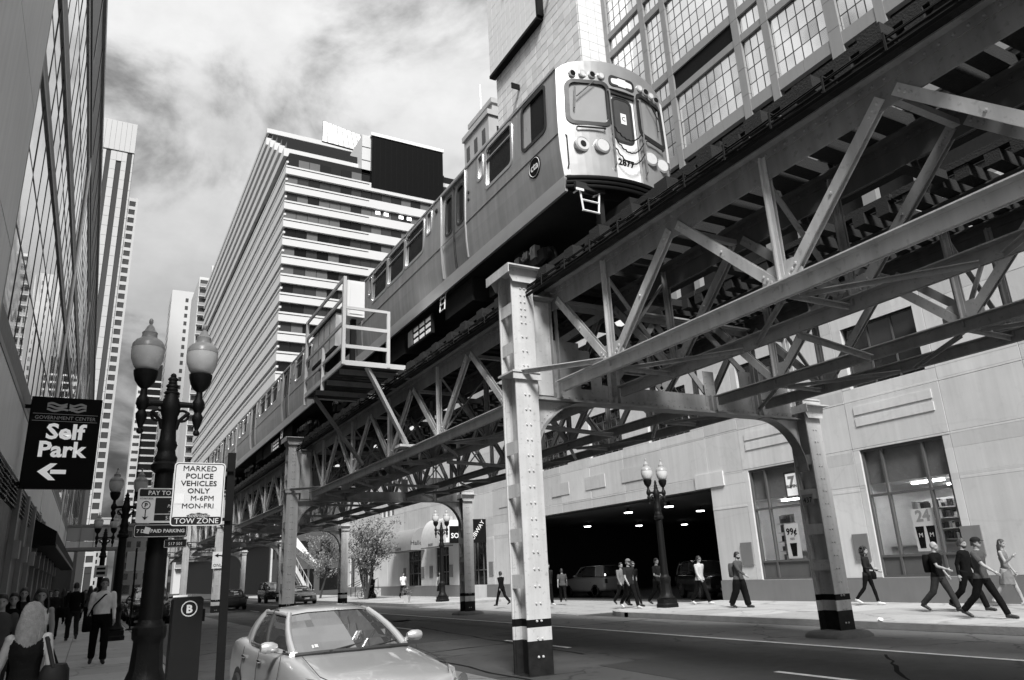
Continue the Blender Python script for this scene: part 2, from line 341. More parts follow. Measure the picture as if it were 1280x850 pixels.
for (x, y) in ():
    mh = thing('manhole_cover', (x, y, 0), {5.6: 'round iron manhole cover in the asphalt near the kerb lane', 8.6: 'round iron manhole cover in the middle of the road', 11.6: 'round iron manhole cover beside the dashed lane line'}[x], 'manhole cover')
    m = MB(); m.lathe([(.38,.001),(.38,.007),(.33,.007)], (x, y, 0), 20); m.build('rim', M_KERB, mh)
    m = MB(); m.lathe([(.325,.002),(.325,.009),(.28,.009),(.28,.007),(.2,.007),(.2,.009),(.05,.009)], (x, y, 0), 20); m.build('lid', M_BLACKP, mh)

# ================================================================== the elevated railway
BENT = [-7.35+19.5*i for i in range(7)]      # -7.35, 12.15, 31.65 ...
CXN, CXF = 6.975, 14.93                      # near and far column rows
TX = [7.8, 9.25, 11.95, 13.4]                # trusses, one under each rail
EL = thing('elevated_railway', (CXN, 12.15, 0), 'riveted steel elevated railway on columns running along the whole street', 'railway viaduct')
rivm = MB()
def column(x, y, near=True, detail=True, top=7.5, side=-1):
    hw, dp, t = .245, .26, .03               # half width of the flange plate, half depth, plate thickness
    z0 = .12
    bands = ((-.05 if (near and 10 < y < 14) else .12, .56, M_BLACKP), (.56, .78, M_STEEL), (.78, .91, M_BLACK), (.91, top, M_STEEL))
    root = None
    for a, b, mt in bands:
        m = MB()
        for s in (-1, 1): m.box(x-hw, x+hw, y+s*dp-t/2, y+s*dp+t/2, a, b)               # flange plates
        for s in (-1, 1):
            m.box(x+s*.05-.012, x+s*.05+.012, y-dp+t/2+.002, y+dp-t/2-.002, a, b)        # webs
            for f in (-1, 1): m.box(x+s*.11+(.0125 if s > 0 else -.0995), x+s*.11+(.0995 if s > 0 else -.0125), y+f*(dp-t/2-.012)-.01, y+f*(dp-t/2-.012)+.01, a, b)   # angles
        if mt is M_STEEL and a > .8:
            root = m.build('column', mt, EL)
        else: m.build('column_band', mt, EL)
    for zz in (1.55, 2.35, 3.15, 3.95, 5.9, 6.7):
        if zz > top: continue
        for s in (-1, 1): m = MB(); m.box(x+s*(hw-.028)-.008, x+s*(hw-.028)+.008, y-dp+t/2+.003, y+dp-t/2-.003, zz-.12, zz+.12); m.build('batten_plate', M_STEEL, root)
    m = MB(); m.box(x-hw-.02, x+hw+.02, y-dp-.05, y+dp+.05, .1 if not (near and 10 < y < 14) else -.05, .125 if not (near and 10 < y < 14) else .005); m.build('base_plate', M_BLACKP, root)
    m = MB(); prof = [(.60, -.02), (.585, .06), (.52, .12), (.38, .15)]
    rings = []
    for r, z in prof:
        rings.append([(x+sx*(r), y+sy*(r)) for sx, sy in ((-1,-.7),(-.7,-1),(.7,-1),(1,-.7),(1,.7),(.7,1),(-.7,1),(-1,.7))]); rings[-1] = [(p[0], p[1], z) for p in rings[-1]]
    if not (near and 10 < y < 14): m.loft(rings); m.build('concrete_footing', mat('footing_concrete', .11, .9, var=.4, scale=4, bump=.5, bscale=20), root, smooth=40)
    if detail:
        m = MB(); z = .3
        while z < top-.1:
            for dx in (-.045, .045):
                m.rivet((x+dx, y-dp-t/2, z), (0,-1,0), .024, .02)
            for dy in (-.2, .2): m.rivet((x-hw+.02, y+dy, z), (-1,0,0), .016, .012) if False else None
            z += .145 if (z > 6.2 or z < .2) else .29
        o = m.build('rivets', M_STEEL, root); o['kind'] = 'stuff'
    # splice collar where the cross girder meets the column
    m = MB(); zc = 5.36
    m.prism([(x-hw-.09, y-dp-.09),(x+hw+.03, y-dp-.09),(x+hw+.09, y-dp+.02),(x+hw+.09, y+dp),(x-hw-.09, y+dp)], zc, zc+.035)
    m.box(x-hw-.07, x+hw+.06, y-dp-.07, y-dp-.045, zc-.13, zc)
    m.build('collar', M_STEEL, root)
    # cap: wide plate on brackets carrying the outer stringer
    m = MB(); m.box(x-.42, x+.40, y-.50, y+.46, top, top+.03); m.box(x-.42, x-.40, y-.50, y+.46, top-.16, top)
    for dy in (-.36, .36): m.extr([(x-.34, y+dy, top-.001), (x+.32, y+dy, top-.001), (x+.32, y+dy, top-.05), (x+.25, y+dy, top-.28), (x-.25, y+dy, top-.28), (x-.34, y+dy, top-.12)], (0, .018, 0))
    m.build('column_cap', M_STEEL, root)
    return root
COLS = []
for i, y in enumerate(BENT):
    if i == 0: continue
    COLS.append(column(CXN, y, True, i < 4)); COLS.append(column(CXF, y, False, i < 4, 5.2 if True else 7.5))
def bent(y, detail=True):
    zb, zt = 4.92, 7.05; x0, x1 = CXN+.25, CXF-.25
    m = MB()                                  # web plate in panels with a small square hole beside each end
    hx0, hx1, hz0, hz1 = 8.42, 8.68, 5.22, 5.46
    for (a, b, c, d) in ((x0, hx0, zb, 6.2), (hx1, 8.95, zb, 5.9), (hx0, hx1, zb, hz0), (hx0, hx1, hz1, 6.05), (8.95, x1-1.75, zb, zb+.42), (x1-1.75, x1, zb, 6.0)): m.box(a, b, y-.012, y+.012, c, d)
    g = m.build('cross_girder', M_STEELW, EL)
    m = MB()
    for z in (zb, zt):
        m.box(x0, x1, y-.17, y+.17, z-.018, z+.018)
        s = 1 if z == zb else -1
        m.box(x0, x1, y-.13, y-.0125, z+s*.019, z+s*.037); m.box(x0, x1, y+.0125, y+.13, z+s*.019, z+s*.037)
        m.box(x0, x1, y-.026, y-.013, z+s*.038-(0 if s>0 else .12), z+s*.038+(.12 if s>0 else 0))
    m.build('girder_flange', M_STEEL2, g)
    for (p, q) in (((TX[1], 5.35), (10.6, 6.95)), ((10.6, 6.95), (TX[2], 5.35)), ((TX[0]+.2, 6.2), (TX[1]-.1, 6.95)), ((TX[2]+.1, 6.95), (TX[3]-.2, 6.0)), ((TX[1], 6.95), (10.6, 5.38)), ((10.6, 5.38), (TX[2], 6.95))):
        m = MB(); m.tee((p[0], y+.05, p[1]), (q[0], y+.05, q[1]), .14, .1, .015, (0, -1, 0)); m.build('sway_brace', M_STEEL2, g)
    for x in TX+[x0+.02, x1-.02]:
        m = MB()
        for dx in (-.07, .07): m.box(x+dx-.01, x+dx+.01, y-.12, y-.0125, zb+.04, zt-.04 if x < 8 or x > 13.3 else zb+.4)
        m.box(x-.16, x+.16, y-.0255, y-.0135, zb+.16, 5.9)
        m.build('stiffener', M_STEELW if x0+.1 < x < x1-.1 else M_STEEL, g)
    if detail:
        m = MB(); x = x0+.08
        while x < x1: m.rivet((x, y-.026, zb+.1), (0,-1,0), .018, .012); m.rivet((x, y-.026, zt-.1), (0,-1,0), .018, .012); x += .16
        for x in TX+[x0+.05, x1-.05]:
            z = zb+.25
            while z < 5.8:
                for dx in (-.11, .11): m.rivet((x+dx, y-.0255, z), (0,-1,0), .017, .012)
                z += .15
        o = m.build('rivets', M_STEEL2, g); o['kind'] = 'stuff'
    for s, xc in ((1, x0), (-1, x1)):         # curved knee brackets under the girder
        r = 1.22; m = MB(); n = 10
        pts = [(xc, y, zb-.02)]+[(xc+s*(r-r*math.cos(R_(90*k/n))), y, zb-.02-r+r*math.sin(R_(90*k/n))) for k in range(n+1)]
        m.extr([(p[0], p[1]-.011, p[2]) for p in (pts if s < 0 else pts[::-1])], (0, .022, 0)); k_ = m.build('knee_bracket', M_STEEL, EL)
        m = MB()
        for k in range(n):
            p, q = pts[k+1], pts[k+2]; m.beam(p, q, .26, .022, up=(-(q[2]-p[2]), 0, q[0]-p[0]))
        m.build('curved_flange', M_STEEL2, k_, smooth=40)
        if detail:
            m = MB()
            for k in range(n*2):
                a_ = R_(90*(k+.5)/(n*2)); rr = r+.075
                m.rivet((xc+s*(r-rr*math.cos(a_)), y-.0115, zb-.02-r+rr*math.sin(a_)), (0,-1,0), .016, .012)
            o = m.build('rivets', M_STEEL, k_); o['kind'] = 'stuff'
for i, y in enumerate(BENT):
    if i: bent(y, i < 4)
M_TOPC = mat('top_chord_shaded', .24, .6, var=.35, scale=1.4, streak=.35, spots=.25); M_TOPI = mat('inner_chord_shaded', .07, .7, var=.35, scale=1.4, streak=.35)  # shade below the deck is put into both chord colours
ZB0, ZB1, ZT0, ZT1 = 5.06, 5.26, 6.82, 7.27   # bottom chord, top chord plate
for i in range(len(BENT)-1):
    y0, y1 = BENT[i]+.03, BENT[i+1]-.03; pn = 19.5/10
    for j, x in enumerate(TX):
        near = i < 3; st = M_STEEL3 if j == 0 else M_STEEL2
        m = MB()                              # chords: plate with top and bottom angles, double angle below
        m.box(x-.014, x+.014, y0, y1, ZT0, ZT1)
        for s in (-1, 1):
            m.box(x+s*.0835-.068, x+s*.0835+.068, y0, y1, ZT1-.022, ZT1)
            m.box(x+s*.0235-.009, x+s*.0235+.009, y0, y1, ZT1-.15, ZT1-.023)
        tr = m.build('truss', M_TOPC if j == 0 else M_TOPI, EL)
        m = MB()
        for s in (-1, 1):
            m.box(x+s*.09-.08, x+s*.09+.08, y0+.25, y1-.25, ZB1-.02, ZB1)
            m.box(x+s*.03-.011, x+s*.03+.011, y0+.25, y1-.25, ZB0, ZB1-.021)
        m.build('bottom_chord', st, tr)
        if near and j < 2:
            m = MB(); yy = y0+.1
            while yy < y1: m.rivet((x-.033, yy, ZT1-.09), (-1,0,0), .026, .022); yy += .17
            o = m.build('rivets', M_TOPC if j == 0 else M_TOPI, tr); o['kind'] = 'stuff'
        for k in range(10):
            ya, yb = BENT[i]+pn*k, BENT[i]+pn*(k+1)
            top_first = (k % 2 == 0)
            pa = (x, ya+(.30 if k == 0 else .1), 6.98 if top_first else ZB1+.02); pb = (x, yb-(.30 if k == 9 else .1), ZB1+.02 if top_first else 6.98)
            m = MB()
            d = Vector(pb)-Vector(pa)
            up = Vector((-1, 0, 0))
            m.prof(Vector(pa)+Vector((-.03,0,0)), Vector(pb)+Vector((-.03,0,0)), [(-.075,-.010),(-.009,-.010),(-.009,-.05),(.009,-.05),(.009,-.010),(.075,-.010),(.075,.012),(.03,.012),(-.03,.012),(-.075,.012)], up)
            m.prof(Vector(pa)+Vector((.055,0,0)), Vector(pb)+Vector((.055,0,0)), [(-.07,-.01),(.07,-.01),(.07,.01),(-.07,.01)], up)
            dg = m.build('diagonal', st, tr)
            if near and j < 2:
                m = MB()
                for t in (.03, .065, .1, .5, .90, .935, .97):
                    p = Vector(pa)+d*t; m.rivet((p.x-.043, p.y, p.z), (-1,0,0), .027, .022)
                o = m.build('rivets', st, tr); o['kind'] = 'stuff'
            if k % 2 == 0:                    # post and gusset over each bottom node
                m = MB(); yv = yb
                m.prof((x-.03, yv, ZB1-.12), (x-.03, yv, ZT1-.1), [(-.065,-.008),(.065,-.008),(.065,.008),(.012,.008),(.012,.06),(-.012,.06),(-.012,.008),(-.065,.008)], (-1,0,0))
                m.box(x+.03, x+.05, yv-.06, yv+.06, ZB1-.1, ZT1-.1)
                m.build('post', st, tr)
                m = MB(); m.extr([(x-.016, yv-.34, ZB0+.03), (x-.016, yv+.34, ZB0+.03), (x-.016, yv+.34, ZB1+.12), (x-.016, yv+.22, ZB1+.3), (x-.016, yv-.22, ZB1+.3), (x-.016, yv-.34, ZB1+.12)][::-1], (.026, 0, 0)); m.build('gusset_plate', st, tr)
    for k in range(10):                       # cross frames and lateral bracing between the trusses
        yv = BENT[i]+pn*(k+1)
        for (xa, xb) in ((TX[0], TX[1]), (TX[2], TX[3])):
            if k % 2 == 0:
                m = MB(); m.beam((xa+.1, yv, ZB1+.1), (xb-.1, yv, 6.9), .08, .03); m.beam((xa+.1, yv+.09, 6.9), (xb-.1, yv+.09, ZB1+.1), .08, .03)
                m.tee((xa+.1, yv+.05, ZB0+.1), (xb-.1, yv+.05, ZB0+.1), .1, .08, .014); m.build('cross_frame', M_STEEL2, EL)
            elif k < 9:
                m = MB(); m.beam((xa+.1, yv, 6.95), (xb-.1, yv, 6.95), .1, .09); m.build('cross_strut', M_STEEL2, EL)
            if i < 4:
                m = MB(); s = 1 if k % 2 else -1
                a_, b_ = (yv-pn+.15, yv-.15)
                p, q = ((xa+.1, a_, ZB0+.03), (xb-.1, b_, ZB0+.03)) if s > 0 else ((xb-.1, a_, ZB0+.03), (xa+.1, b_, ZB0+.03))
                m.tee(p, q, .1, .07, .012); m.build('lateral_brace', M_STEEL2, EL)
    m = MB()                                  # long struts across the middle bay
    for k in (1, 4, 7):
        yv = BENT[i]+pn*(k+.6); m.tee((TX[1]+.12, yv, 5.12), (TX[2]-.12, yv+.5, 5.12), .13, .1, .014); m.build('middle_strut', M_STEEL2, EL); m = MB()
# the stringer end plate between near column and outer truss
for i, y in enumerate(BENT):
    if not i: continue
    m = MB(); m.extr([(CXN+.255, y-.03, 5.02), (TX[0]-.02, y-.03, 5.02), (TX[0]-.02, y-.03, 6.6), (TX[0]-.02, y-.03, 6.98), (CXN+.255, y-.03, 6.98)], (0, -.014, 0)); m.build('end_plate', M_STEEL, EL)
    m = MB(); m.tee((CXN-.1, y-.32, 5.41), (TX[0]-.05, y-1.75, 5.34), .13, .09, .015); m.build('corner_strut', M_STEEL, EL)
# ties, rails, guard timbers, footwalk, cables
TRK = [8.65, 12.55]
tie = MB(); tie.box(-1.22, 1.25, -.115, .115, 7.29, 7.50); tie_m = tie.mesh('tie', M_WOOD)
tie = MB(); tie.box(-1.43, 1.25, -.15, .15, 7.27, 7.49); tie_l = tie.mesh('tie', M_WOOD)
rnd = random.Random(5); far = MB()
for q, tx in enumerate(TRK):
    y = -6.0; k = 0
    while y < 112:
        j = rnd.uniform(-.05, .05)
        if y < 60:
            o = link_copy(tie_l if k % 2 == 0 and q == 0 else tie_m, 'tie', EL, (tx-CXN+rnd.uniform(-.03,.03), y+j-12.15, 0), (0, 0, rnd.uniform(-.015, .015)))
        else: far.box(tx-1.25, tx+1.25, y+j-.125, y+j+.125, 7.29, 7.50)
        y += .46; k += 1
far.build('ties', M_WOOD, EL, kind='stuff')
for tx in TRK:
    for s in (-1, 1):
        x = tx+s*.72; m = MB()
        m.prof((x, -8, 7.5), (x, 116, 7.5), [(-.065,0),(.065,0),(.065,.012),(.01,.03),(.01,.12),(.035,.13),(.035,.165),(-.035,.165),(-.035,.13),(-.01,.12),(-.01,.03),(-.065,.012)]); m.build('rail', M_RAIL, EL)
    for x in (tx-1.12, tx+1.12):
        y = -8
        while y < 112:
            m = MB(); m.box(x-.09, x+.09, y+.01, y+4.86, 7.505, 7.62); m.build('guard_timber', M_WOOD, EL); y += 4.9
m = MB()
for x in (10.44, 10.68): m = MB(); m.box(x-.11, x+.11, -8, 112, 7.52, 7.56); m.build('footwalk_plank', M_WOOD, EL)
for k in range(56):
    m = MB(); m.box(9.88, 11.32, -6.9+k*2.1, -6.7+k*2.1, 7.36, 7.52); m.build('footwalk_bearer', M_WOOD, EL)
rnd = random.Random(9)
for k, (dx, dz, r) in enumerate(((-.02, 7.17, .013), (-.05, 7.21, .012), (-.01, 7.26, .014), (-.07, 7.12, .018), (-.03, 7.05, .03))):
    m = MB(); pts = []
    for q in range(62):
        y = -8+q*2.0; x = 7.13+dx+(rnd.uniform(-.015, .015) if k < 4 else 0)
        pts.append((x if r < .025 else x-.02, y, dz-.07-(0.02 if q % 2 and k < 4 else 0)))
    m.tube(pts, r, 6); m.build('cable', M_BLACK, EL, smooth=60)
m = MB(); m.box(.0, .015, -.012, .012, 6.97, 7.2); m.box(.0, .35, -.012, .012, 7.185, 7.205); hg = m.mesh('cable_hanger', M_DARK); y = -6
while y < 60: link_copy(hg, 'cable_hanger', EL, (7.03-CXN, y-12.15, 0)); y += .82
m = MB(); m.box(7.42, 7.78, -8, 112, 7.275, 7.288); m.build('deck_shade_strip', M_DARK, EL)  # added dark strip standing in for the shade under the deck
# number on the near far-row column
m = MB(); m.box(CXF-.28, CXF-.265, 12.02, 12.32, 2.9, 3.15) ; o = m.build('number_plate', M_STEEL2, EL)
text('437', .17, 'number', M_BLACK, o, (CXF-.283, 12.17, 2.96), (0,-1,0))
# road sign on the third near column
sg = thing('turn_sign', (CXN-.05, 50.8, 2.9), 'white left turn only sign strapped to a railway column behind the police sign', 'road sign')
m = MB(); m.bbox(CXN-.42, CXN+.36, 50.78, 50.81, 2.75, 3.75, .02) ; m.build('panel', M_WHITE, sg)
m = MB(); m.beam((CXN+.2, 50.775, 3.2), (CXN+.2, 50.775, 3.42), .07, .01, (0,1,0)); m.beam((CXN+.2, 50.775, 3.42), (CXN+.1, 50.775, 3.52), .07, .01, (0,1,0)); m.beam((CXN+.1, 50.775, 3.52), (CXN-.08, 50.775, 3.52), .07, .01, (0,1,0))
m.extr([(CXN-.08, 50.77, 3.40), (CXN-.08, 50.77, 3.64), (CXN-.30, 50.77, 3.52)], (0,.006,0)); m.build('arrow', M_BLACK, sg)
text('ONLY', .24, 'lettering', M_BLACK, sg, (CXN-.03, 50.77, 2.86))
# ================================================================== buildings
def plane_frame(P0, u, n):
    P0, u, n = Vector(P0), Vector(u), Vector(n); v = Vector((0,0,1))
    return lambda a, b, c=0.0: P0+u*a+v*b+n*c
def pbox(m, F, a0, a1, b0, b1, c0, c1):
    vs = [F(a0,b0,c0),F(a1,b0,c0),F(a1,b1,c0),F(a0,b1,c0),F(a0,b0,c1),F(a1,b0,c1),F(a1,b1,c1),F(a0,b1,c1)]
    m.add(vs, [(0,3,2,1),(4,5,6,7),(0,1,5,4),(1,2,6,5),(2,3,7,6),(3,0,4,7)]); return m
def pane(F, a0, a1, b0, b1, c, rnd, tilt, m=None):
    m = m or MB(); d = [c+rnd.uniform(-tilt, tilt) for _ in range(3)]
    dd = [d[0], d[1], d[1]+d[2]-d[0], d[2]]
    vs = [F(a0,b0,dd[0]),F(a1,b0,dd[1]),F(a1,b1,dd[2]),F(a0,b1,dd[3])]; vs += [F(a0,b0,c-.05),F(a1,b0,c-.05),F(a1,b1,c-.05),F(a0,b1,c-.05)]
    m.add(vs, [(0,1,2,3),(4,7,6,5),(0,4,5,1),(1,5,6,2),(2,6,7,3),(3,7,4,0)]); return m
def curtain(par, F, us, vs, c, mats, rnd, tilt=.004, gap=.03, single=True, name='window_pane'):
    st = MB()
    for i in range(len(us)-1):
        for j in range(len(vs)-1):
            q = pane(F, us[i]+gap, us[i+1]-gap, vs[j]+gap, vs[j+1]-gap, c, rnd, tilt, None if single else st)
            if single: q.build(name, mats[rnd.randrange(len(mats))], par)
    if not single and st.v: st.build('window_panes', mats[0], par, kind='stuff')
def bars(par, F, us, vs, c0, c1, w_, mt, name='mullions', wv=None):
    m = MB(); wv = wv or w_
    for u in us: pbox(m, F, u-w_/2, u+w_/2, vs[0], vs[-1], c0, c1)
    for v in vs: pbox(m, F, us[0], us[-1], v-wv/2, v+wv/2, c0, c1-.004)
    return m.build(name, mt, par, kind='stuff')
def inopen(a, b, ops): return any(o[0]-1e-4 <= a <= o[1]+1e-4 and o[2]-1e-4 <= b <= o[3]+1e-4 for o in ops)
def panel_wall(par, F, us, vs, ops, mats, rnd, gap=.007, th=.3, jit=.006, backing=True, name='wall_panel'):
    """wall split at us and vs; openings (a0,a1,b0,b1) are left out; neighbouring cells of a row are separate panels"""
    U = sorted(set(us)|{x for o in ops for x in o[:2]}); V = sorted(set(vs)|{x for o in ops for x in o[2:]})
    bk = MB()
    for j in range(len(V)-1):
        i = 0
        while i < len(U)-1:
            a, b = (U[i]+U[i+1])/2, (V[j]+V[j+1])/2
            if inopen(a, b, ops): i += 1; continue
            k = i+1
            while k < len(U)-1 and U[k] not in us and not inopen((U[k]+U[k+1])/2, b, ops): k += 1
            jj = rnd.uniform(-jit, jit); m = MB()
            e = .006
            x0, x1 = U[i]+gap, U[k]-gap; y0 = V[j]+(gap if V[j] in vs else 0); y1 = V[j+1]-(gap if V[j+1] in vs else 0)
            vsx = [F(x0,y0,-th),F(x1,y0,-th),F(x1,y1,-th),F(x0,y1,-th),F(x0,y0,jj-e),F(x1,y0,jj-e),F(x1,y1,jj-e),F(x0,y1,jj-e),F(x0+e,y0+e,jj),F(x1-e,y0+e,jj),F(x1-e,y1-e,jj),F(x0+e,y1-e,jj)]
            m.add(vsx, [(8,9,10,11),(4,5,9,8),(5,6,10,9),(6,7,11,10),(7,4,8,11),(0,1,5,4),(1,2,6,5),(2,3,7,6),(3,0,4,7)])
            m.build(name, mats[rnd.randrange(len(mats))], par)
            if backing: pbox(bk, F, U[i], U[k], V[j], V[j+1], -th-.05, -.03)
            i = k
    if backing: bk.build('wall_core', mats[0], par)
# ------------------------------------------------------------------ right: concrete garage building with shop windows
GB = thing('garage_building', (24, 20, 0), 'pale concrete building with shop windows and a wide dark garage entrance', 'building')
rnd = random.Random(21)
FW = plane_frame((24, 0, 0), (0, 1, 0), (-1, 0, 0))
CM = [mat('precast_concrete_%s' % n, g, .8, var=.18, scale=.5, bump=.2, bscale=30, streak=.13, spots=.05, cracks=.05) for n, g in (('a', .56), ('b', .51), ('c', .60))]
WA = (14.23, 17.33, .95, 5.35); WB = (19.75, 22.77, .95, 5.35)
UW = [(14.3, 17.2, 7.6, 9.9), (19.8, 22.7, 7.6, 9.9), (26.0, 29.0, 7.6, 9.9), (31.2, 34.2, 7.6, 9.9), (36.6, 39.6, 7.6, 9.9)]
SH = [(47.6, 50.0, .95, 4.9), (54.0, 56.6, .95, 4.1), (59.7, 62.7, .95, 3.9), (74.3, 76.0, .95, 4.0), (78.0, 79.6, .95, 4.0)]
SQ = [(66.3, 67.2, 7.2, 8.1), (67.5, 68.4, 7.2, 8.1), (68.7, 69.6, 7.2, 8.1)]
GO = (25.1, 40.5, 0, 4.9)
us = [-12, -6, 0, 5.6, 11.3, 13.95, 17.6, 19.45, 23.05, 25.1, 28.2, 31.3, 34.4, 37.5, 40.5, 43.2, 46.4, 51.2, 53.2, 57.6, 63.8, 67.9, 72.0, 76.9, 82]
panel_wall(GB, FW, us, [.95, 5.42, 7.12, 10.4, 13.2], [WA, WB, GO]+UW+SH+SQ, CM, rnd, backing=True)
m = MB(); m.box(23.93, 24.25, -12, 25.09, .02, .945); m.build('plinth', M_PLINTH, GB)
m = MB(); m.box(23.93, 24.25, 40.51, 47.58, .02, .945); m.box(23.93, 24.25, 50.02, 82, .02, .945); m.build('plinth', M_PLINTH, GB)
for a_, b_ in ((13.95, 17.55), (19.5, 23.0)):                       # relief courses over the shop windows
    for z in (6.2, 6.62):
        m = MB(); m.box(23.965, 24.0, a_+.3, b_-.3, z, z+.30); m.build('relief_course', CM[2], GB)
for a_ in (29.6, 33.0, 36.6, 43.5):
    m = MB(); m.box(23.965, 24.0, a_, a_+1.9, 5.9, 6.6); m.build('relief_course', CM[1], GB)
for a_ in (13.65, 17.62, 19.1, 23.1, 46.6, 51.0, 53.3, 57.2, 59.0, 63.1):
    m = MB(); m.box(23.95, 24.0, a_, a_+.62 if a_ > 20 or a_ < 19 else a_+.5, 1.55, 2.45); m.build('stone_block', M_PLINTH, GB)
m = MB(); m.box(23.94, 24.0, 24.2, 26.0, 4.92, 5.55); m.build('corner_block', CM[2], GB)
M_FRAME = mat('window_frame_grey', .09, .5)
M_PANE = clearglass('shop_glass', .03)
M_UPG = mat('upper_panel_grey', .20, .35, var=.12, scale=1)
def shopwin(o, splits, tr=3.72):
    a0, a1, b0, b1 = o; P = thing  # parts hang on the building
    m = MB()
    for a in (a0+.04, a1-.04)+tuple(splits): pbox(m, FW, a-.04, a+.04, b0, b1, -.2, -.06)
    for b in (b0+.04, b1-.04, tr, b0+.7): pbox(m, FW, a0, a1, b-.04, b+.04, -.2, -.064)
    f = m.build('shop_window', M_FRAME, GB)
    cs = [a0]+list(splits)+[a1]
    for i in range(len(cs)-1):
        m = MB(); pbox(m, FW, cs[i]+.04, cs[i+1]-.04, b0+.75, tr-.05, -.15, -.14); m.build('pane', M_PANE, f)
        m = MB(); pbox(m, FW, cs[i]+.04, cs[i+1]-.04, tr+.05, b1-.05, -.15, -.14); m.build('pane', M_PANE, f)
        m = MB(); pbox(m, FW, cs[i]-.01, cs[i+1]+.01, tr+.40, b1+.05, -.24+.002*i, -.22+.002*i); m.build('upper_panel', M_UPG, f)
        m = MB(); pbox(m, FW, cs[i]+.05, cs[i+1]-.05, b0+.08, b0+.66, -.16, -.11); m.build('lower_panel', M_FRAME, f)
    return f
fA = shopwin(WA, (15.02, 16.55)); fB = shopwin(WB, (20.35, 21.95))
# shop interior
M_IN = mat('shop_interior_white', .70, .8); M_INF = mat('shop_floor', .25, .5)
m = MB(); m.box(24.5, 30, 12.5, 24.4, .3, .5); m.build('shop_floor', M_INF, GB)
m = MB(); m.box(30.0, 30.1, 12.5, 24.4, .5, 4.2); m.box(24.5, 30, 12.4, 12.5, .5, 4.2); m.box(24.5, 30, 24.4, 24.5, .5, 4.2); m.build('shop_wall', M_IN, GB)
m = MB(); m.box(24.5, 30.1, 12.4, 24.5, 4.2, 4.3); m.build('shop_ceiling', M_IN, GB)
M_TUBE = mat('lit_tube', .9, .5, emit=12.0, var=0)
for y in (14.3, 15.8, 20.3, 21.9):
    for x in (26.2, 28.4):
        m = MB(); m.box(x-.06, x+.06, y, y+1.2, 4.12, 4.17); m.build('ceiling_tube', M_TUBE, GB)
shm = [mat('goods_%d' % k, g, .5) for k, g in enumerate((.03, .12, .3, .6, .05))]
def shelf(x, y0, y1, label, base=.5, nl=7):
    t = thing('shop_shelf', (x, (y0+y1)/2, base), label, 'shelf')
    m = MB(); m.box(x+.30, x+.36, y0, y1, base, base+2.7); m.build('back', M_IN, t)
    for k in range(nl):
        z = base+.1+k*.37; m = MB(); m.box(x, x+.3, y0, y1, z, z+.03); sh = m.build('board', M_IN, t)
        st = [MB() for _ in shm]; y = y0+.02
        while y < y1-.16:
            w_ = rnd.uniform(.07, .16); h = rnd.uniform(.14, .3); st[rnd.randrange(len(shm))].bbox(x+.03, x+.25, y, y+w_-.012, z+.032, z+.03+h, .015); y += w_
        for q, s_ in enumerate(st):
            if s_.v: s_.build('goods', shm[q], sh, kind='stuff')
shelf(26.6, 13.9, 17.6, 'long stocked shelf seen through the right shop window', .9); shelf(25.2, 22.0, 22.72, 'narrow stocked rack behind the left pane of the left shop window', .8); shelf(26.2, 19.6, 21.9, 'stocked shelf behind the poster of the left shop window', .8)
for y0, y1, lb in ((13.9, 17.5, 'white counter under the shelves in the right shop window'), (19.8, 21.9, 'white counter in the left shop window')):
    t = thing('counter', (25.3, y0, .5), lb, 'counter')
    m = MB(); m.box(25.0, 25.6, y0, y1, .5, 1.95); m.build('body', M_IN, t)
    m = MB(); m.box(24.93, 25.65, y0-.02, y1+.02, 1.95, 2.0); m.box(24.985, 24.998, y0, y1, 1.35, 1.40); m.build('top', M_WHITE, t)
# posters behind the panes
M_PAPER = mat('poster_paper', .75, .6, var=.05); M_GREYP = mat('poster_grey', .35, .6)
t = thing('cup_poster', (24.17, 15.55, 1.75), 'white poster with two dark cups and the number 24 in the right shop window', 'poster')
m = MB(); m.box(24.165, 24.18, 15.15, 15.95, 1.75, 3.12); m.build('sheet', M_PAPER, t)
text('24', .5, 'lettering', M_GREYP, t, (24.162, 15.55, 2.72), (0,-1,0), bold=.02)
for y in (15.36, 15.74):
    m = MB(); m.extr([(24.16, y-.10, 1.85),(24.16, y+.10, 1.85),(24.16, y+.15, 2.55),(24.16, y-.15, 2.55)], (.005,0,0)); c_ = m.build('cup', M_BLACK, t)
    text('M', .2, 'emblem', M_PAPER, c_, (24.157, y, 2.2), (0,-1,0))
t = thing('price_poster', (24.17, 21.1, 1.7), 'white 99 cent poster in the left shop window', 'poster')
m = MB(); m.box(24.165, 24.18, 20.75, 21.42, 1.72, 3.05); m.build('sheet', M_PAPER, t)
text('99¢', .36, 'lettering', M_BLACK, t, (24.162, 21.1, 2.62), (0,-1,0), bold=.01)
m = MB(); m.extr([(24.16, 20.98, 1.8),(24.16, 21.2, 1.8),(24.16, 21.26, 2.3),(24.16, 20.92, 2.3)], (.005,0,0)); m.build('cup', M_BLACK, t)
text('SIZE', .12, 'lettering', M_BLACK, t, (24.162, 21.1, 2.42), (0,-1,0))
t = thing('store_sign', (24.2, 20.6, 4.1), 'small square shop sign with a 7 hung in the left shop window', 'shop sign')
m = MB(); m.box(24.20, 24.28, 20.42, 21.1, 4.02, 5.05); m.build('case', M_FRAME, t)
m = MB(); m.box(24.19, 24.201, 20.5, 21.02, 4.1, 4.97); m.build('face', mat('lit_sign', .7, .5, emit=.35), t)
text('7', .62, 'numeral', M_GREYP, t, (24.187, 20.76, 4.42), (0,-1,0), bold=.03); text('ELEVEN', .15, 'lettering', M_BLACK, t, (24.185, 20.76, 4.42), (0,-1,0), bold=.006)
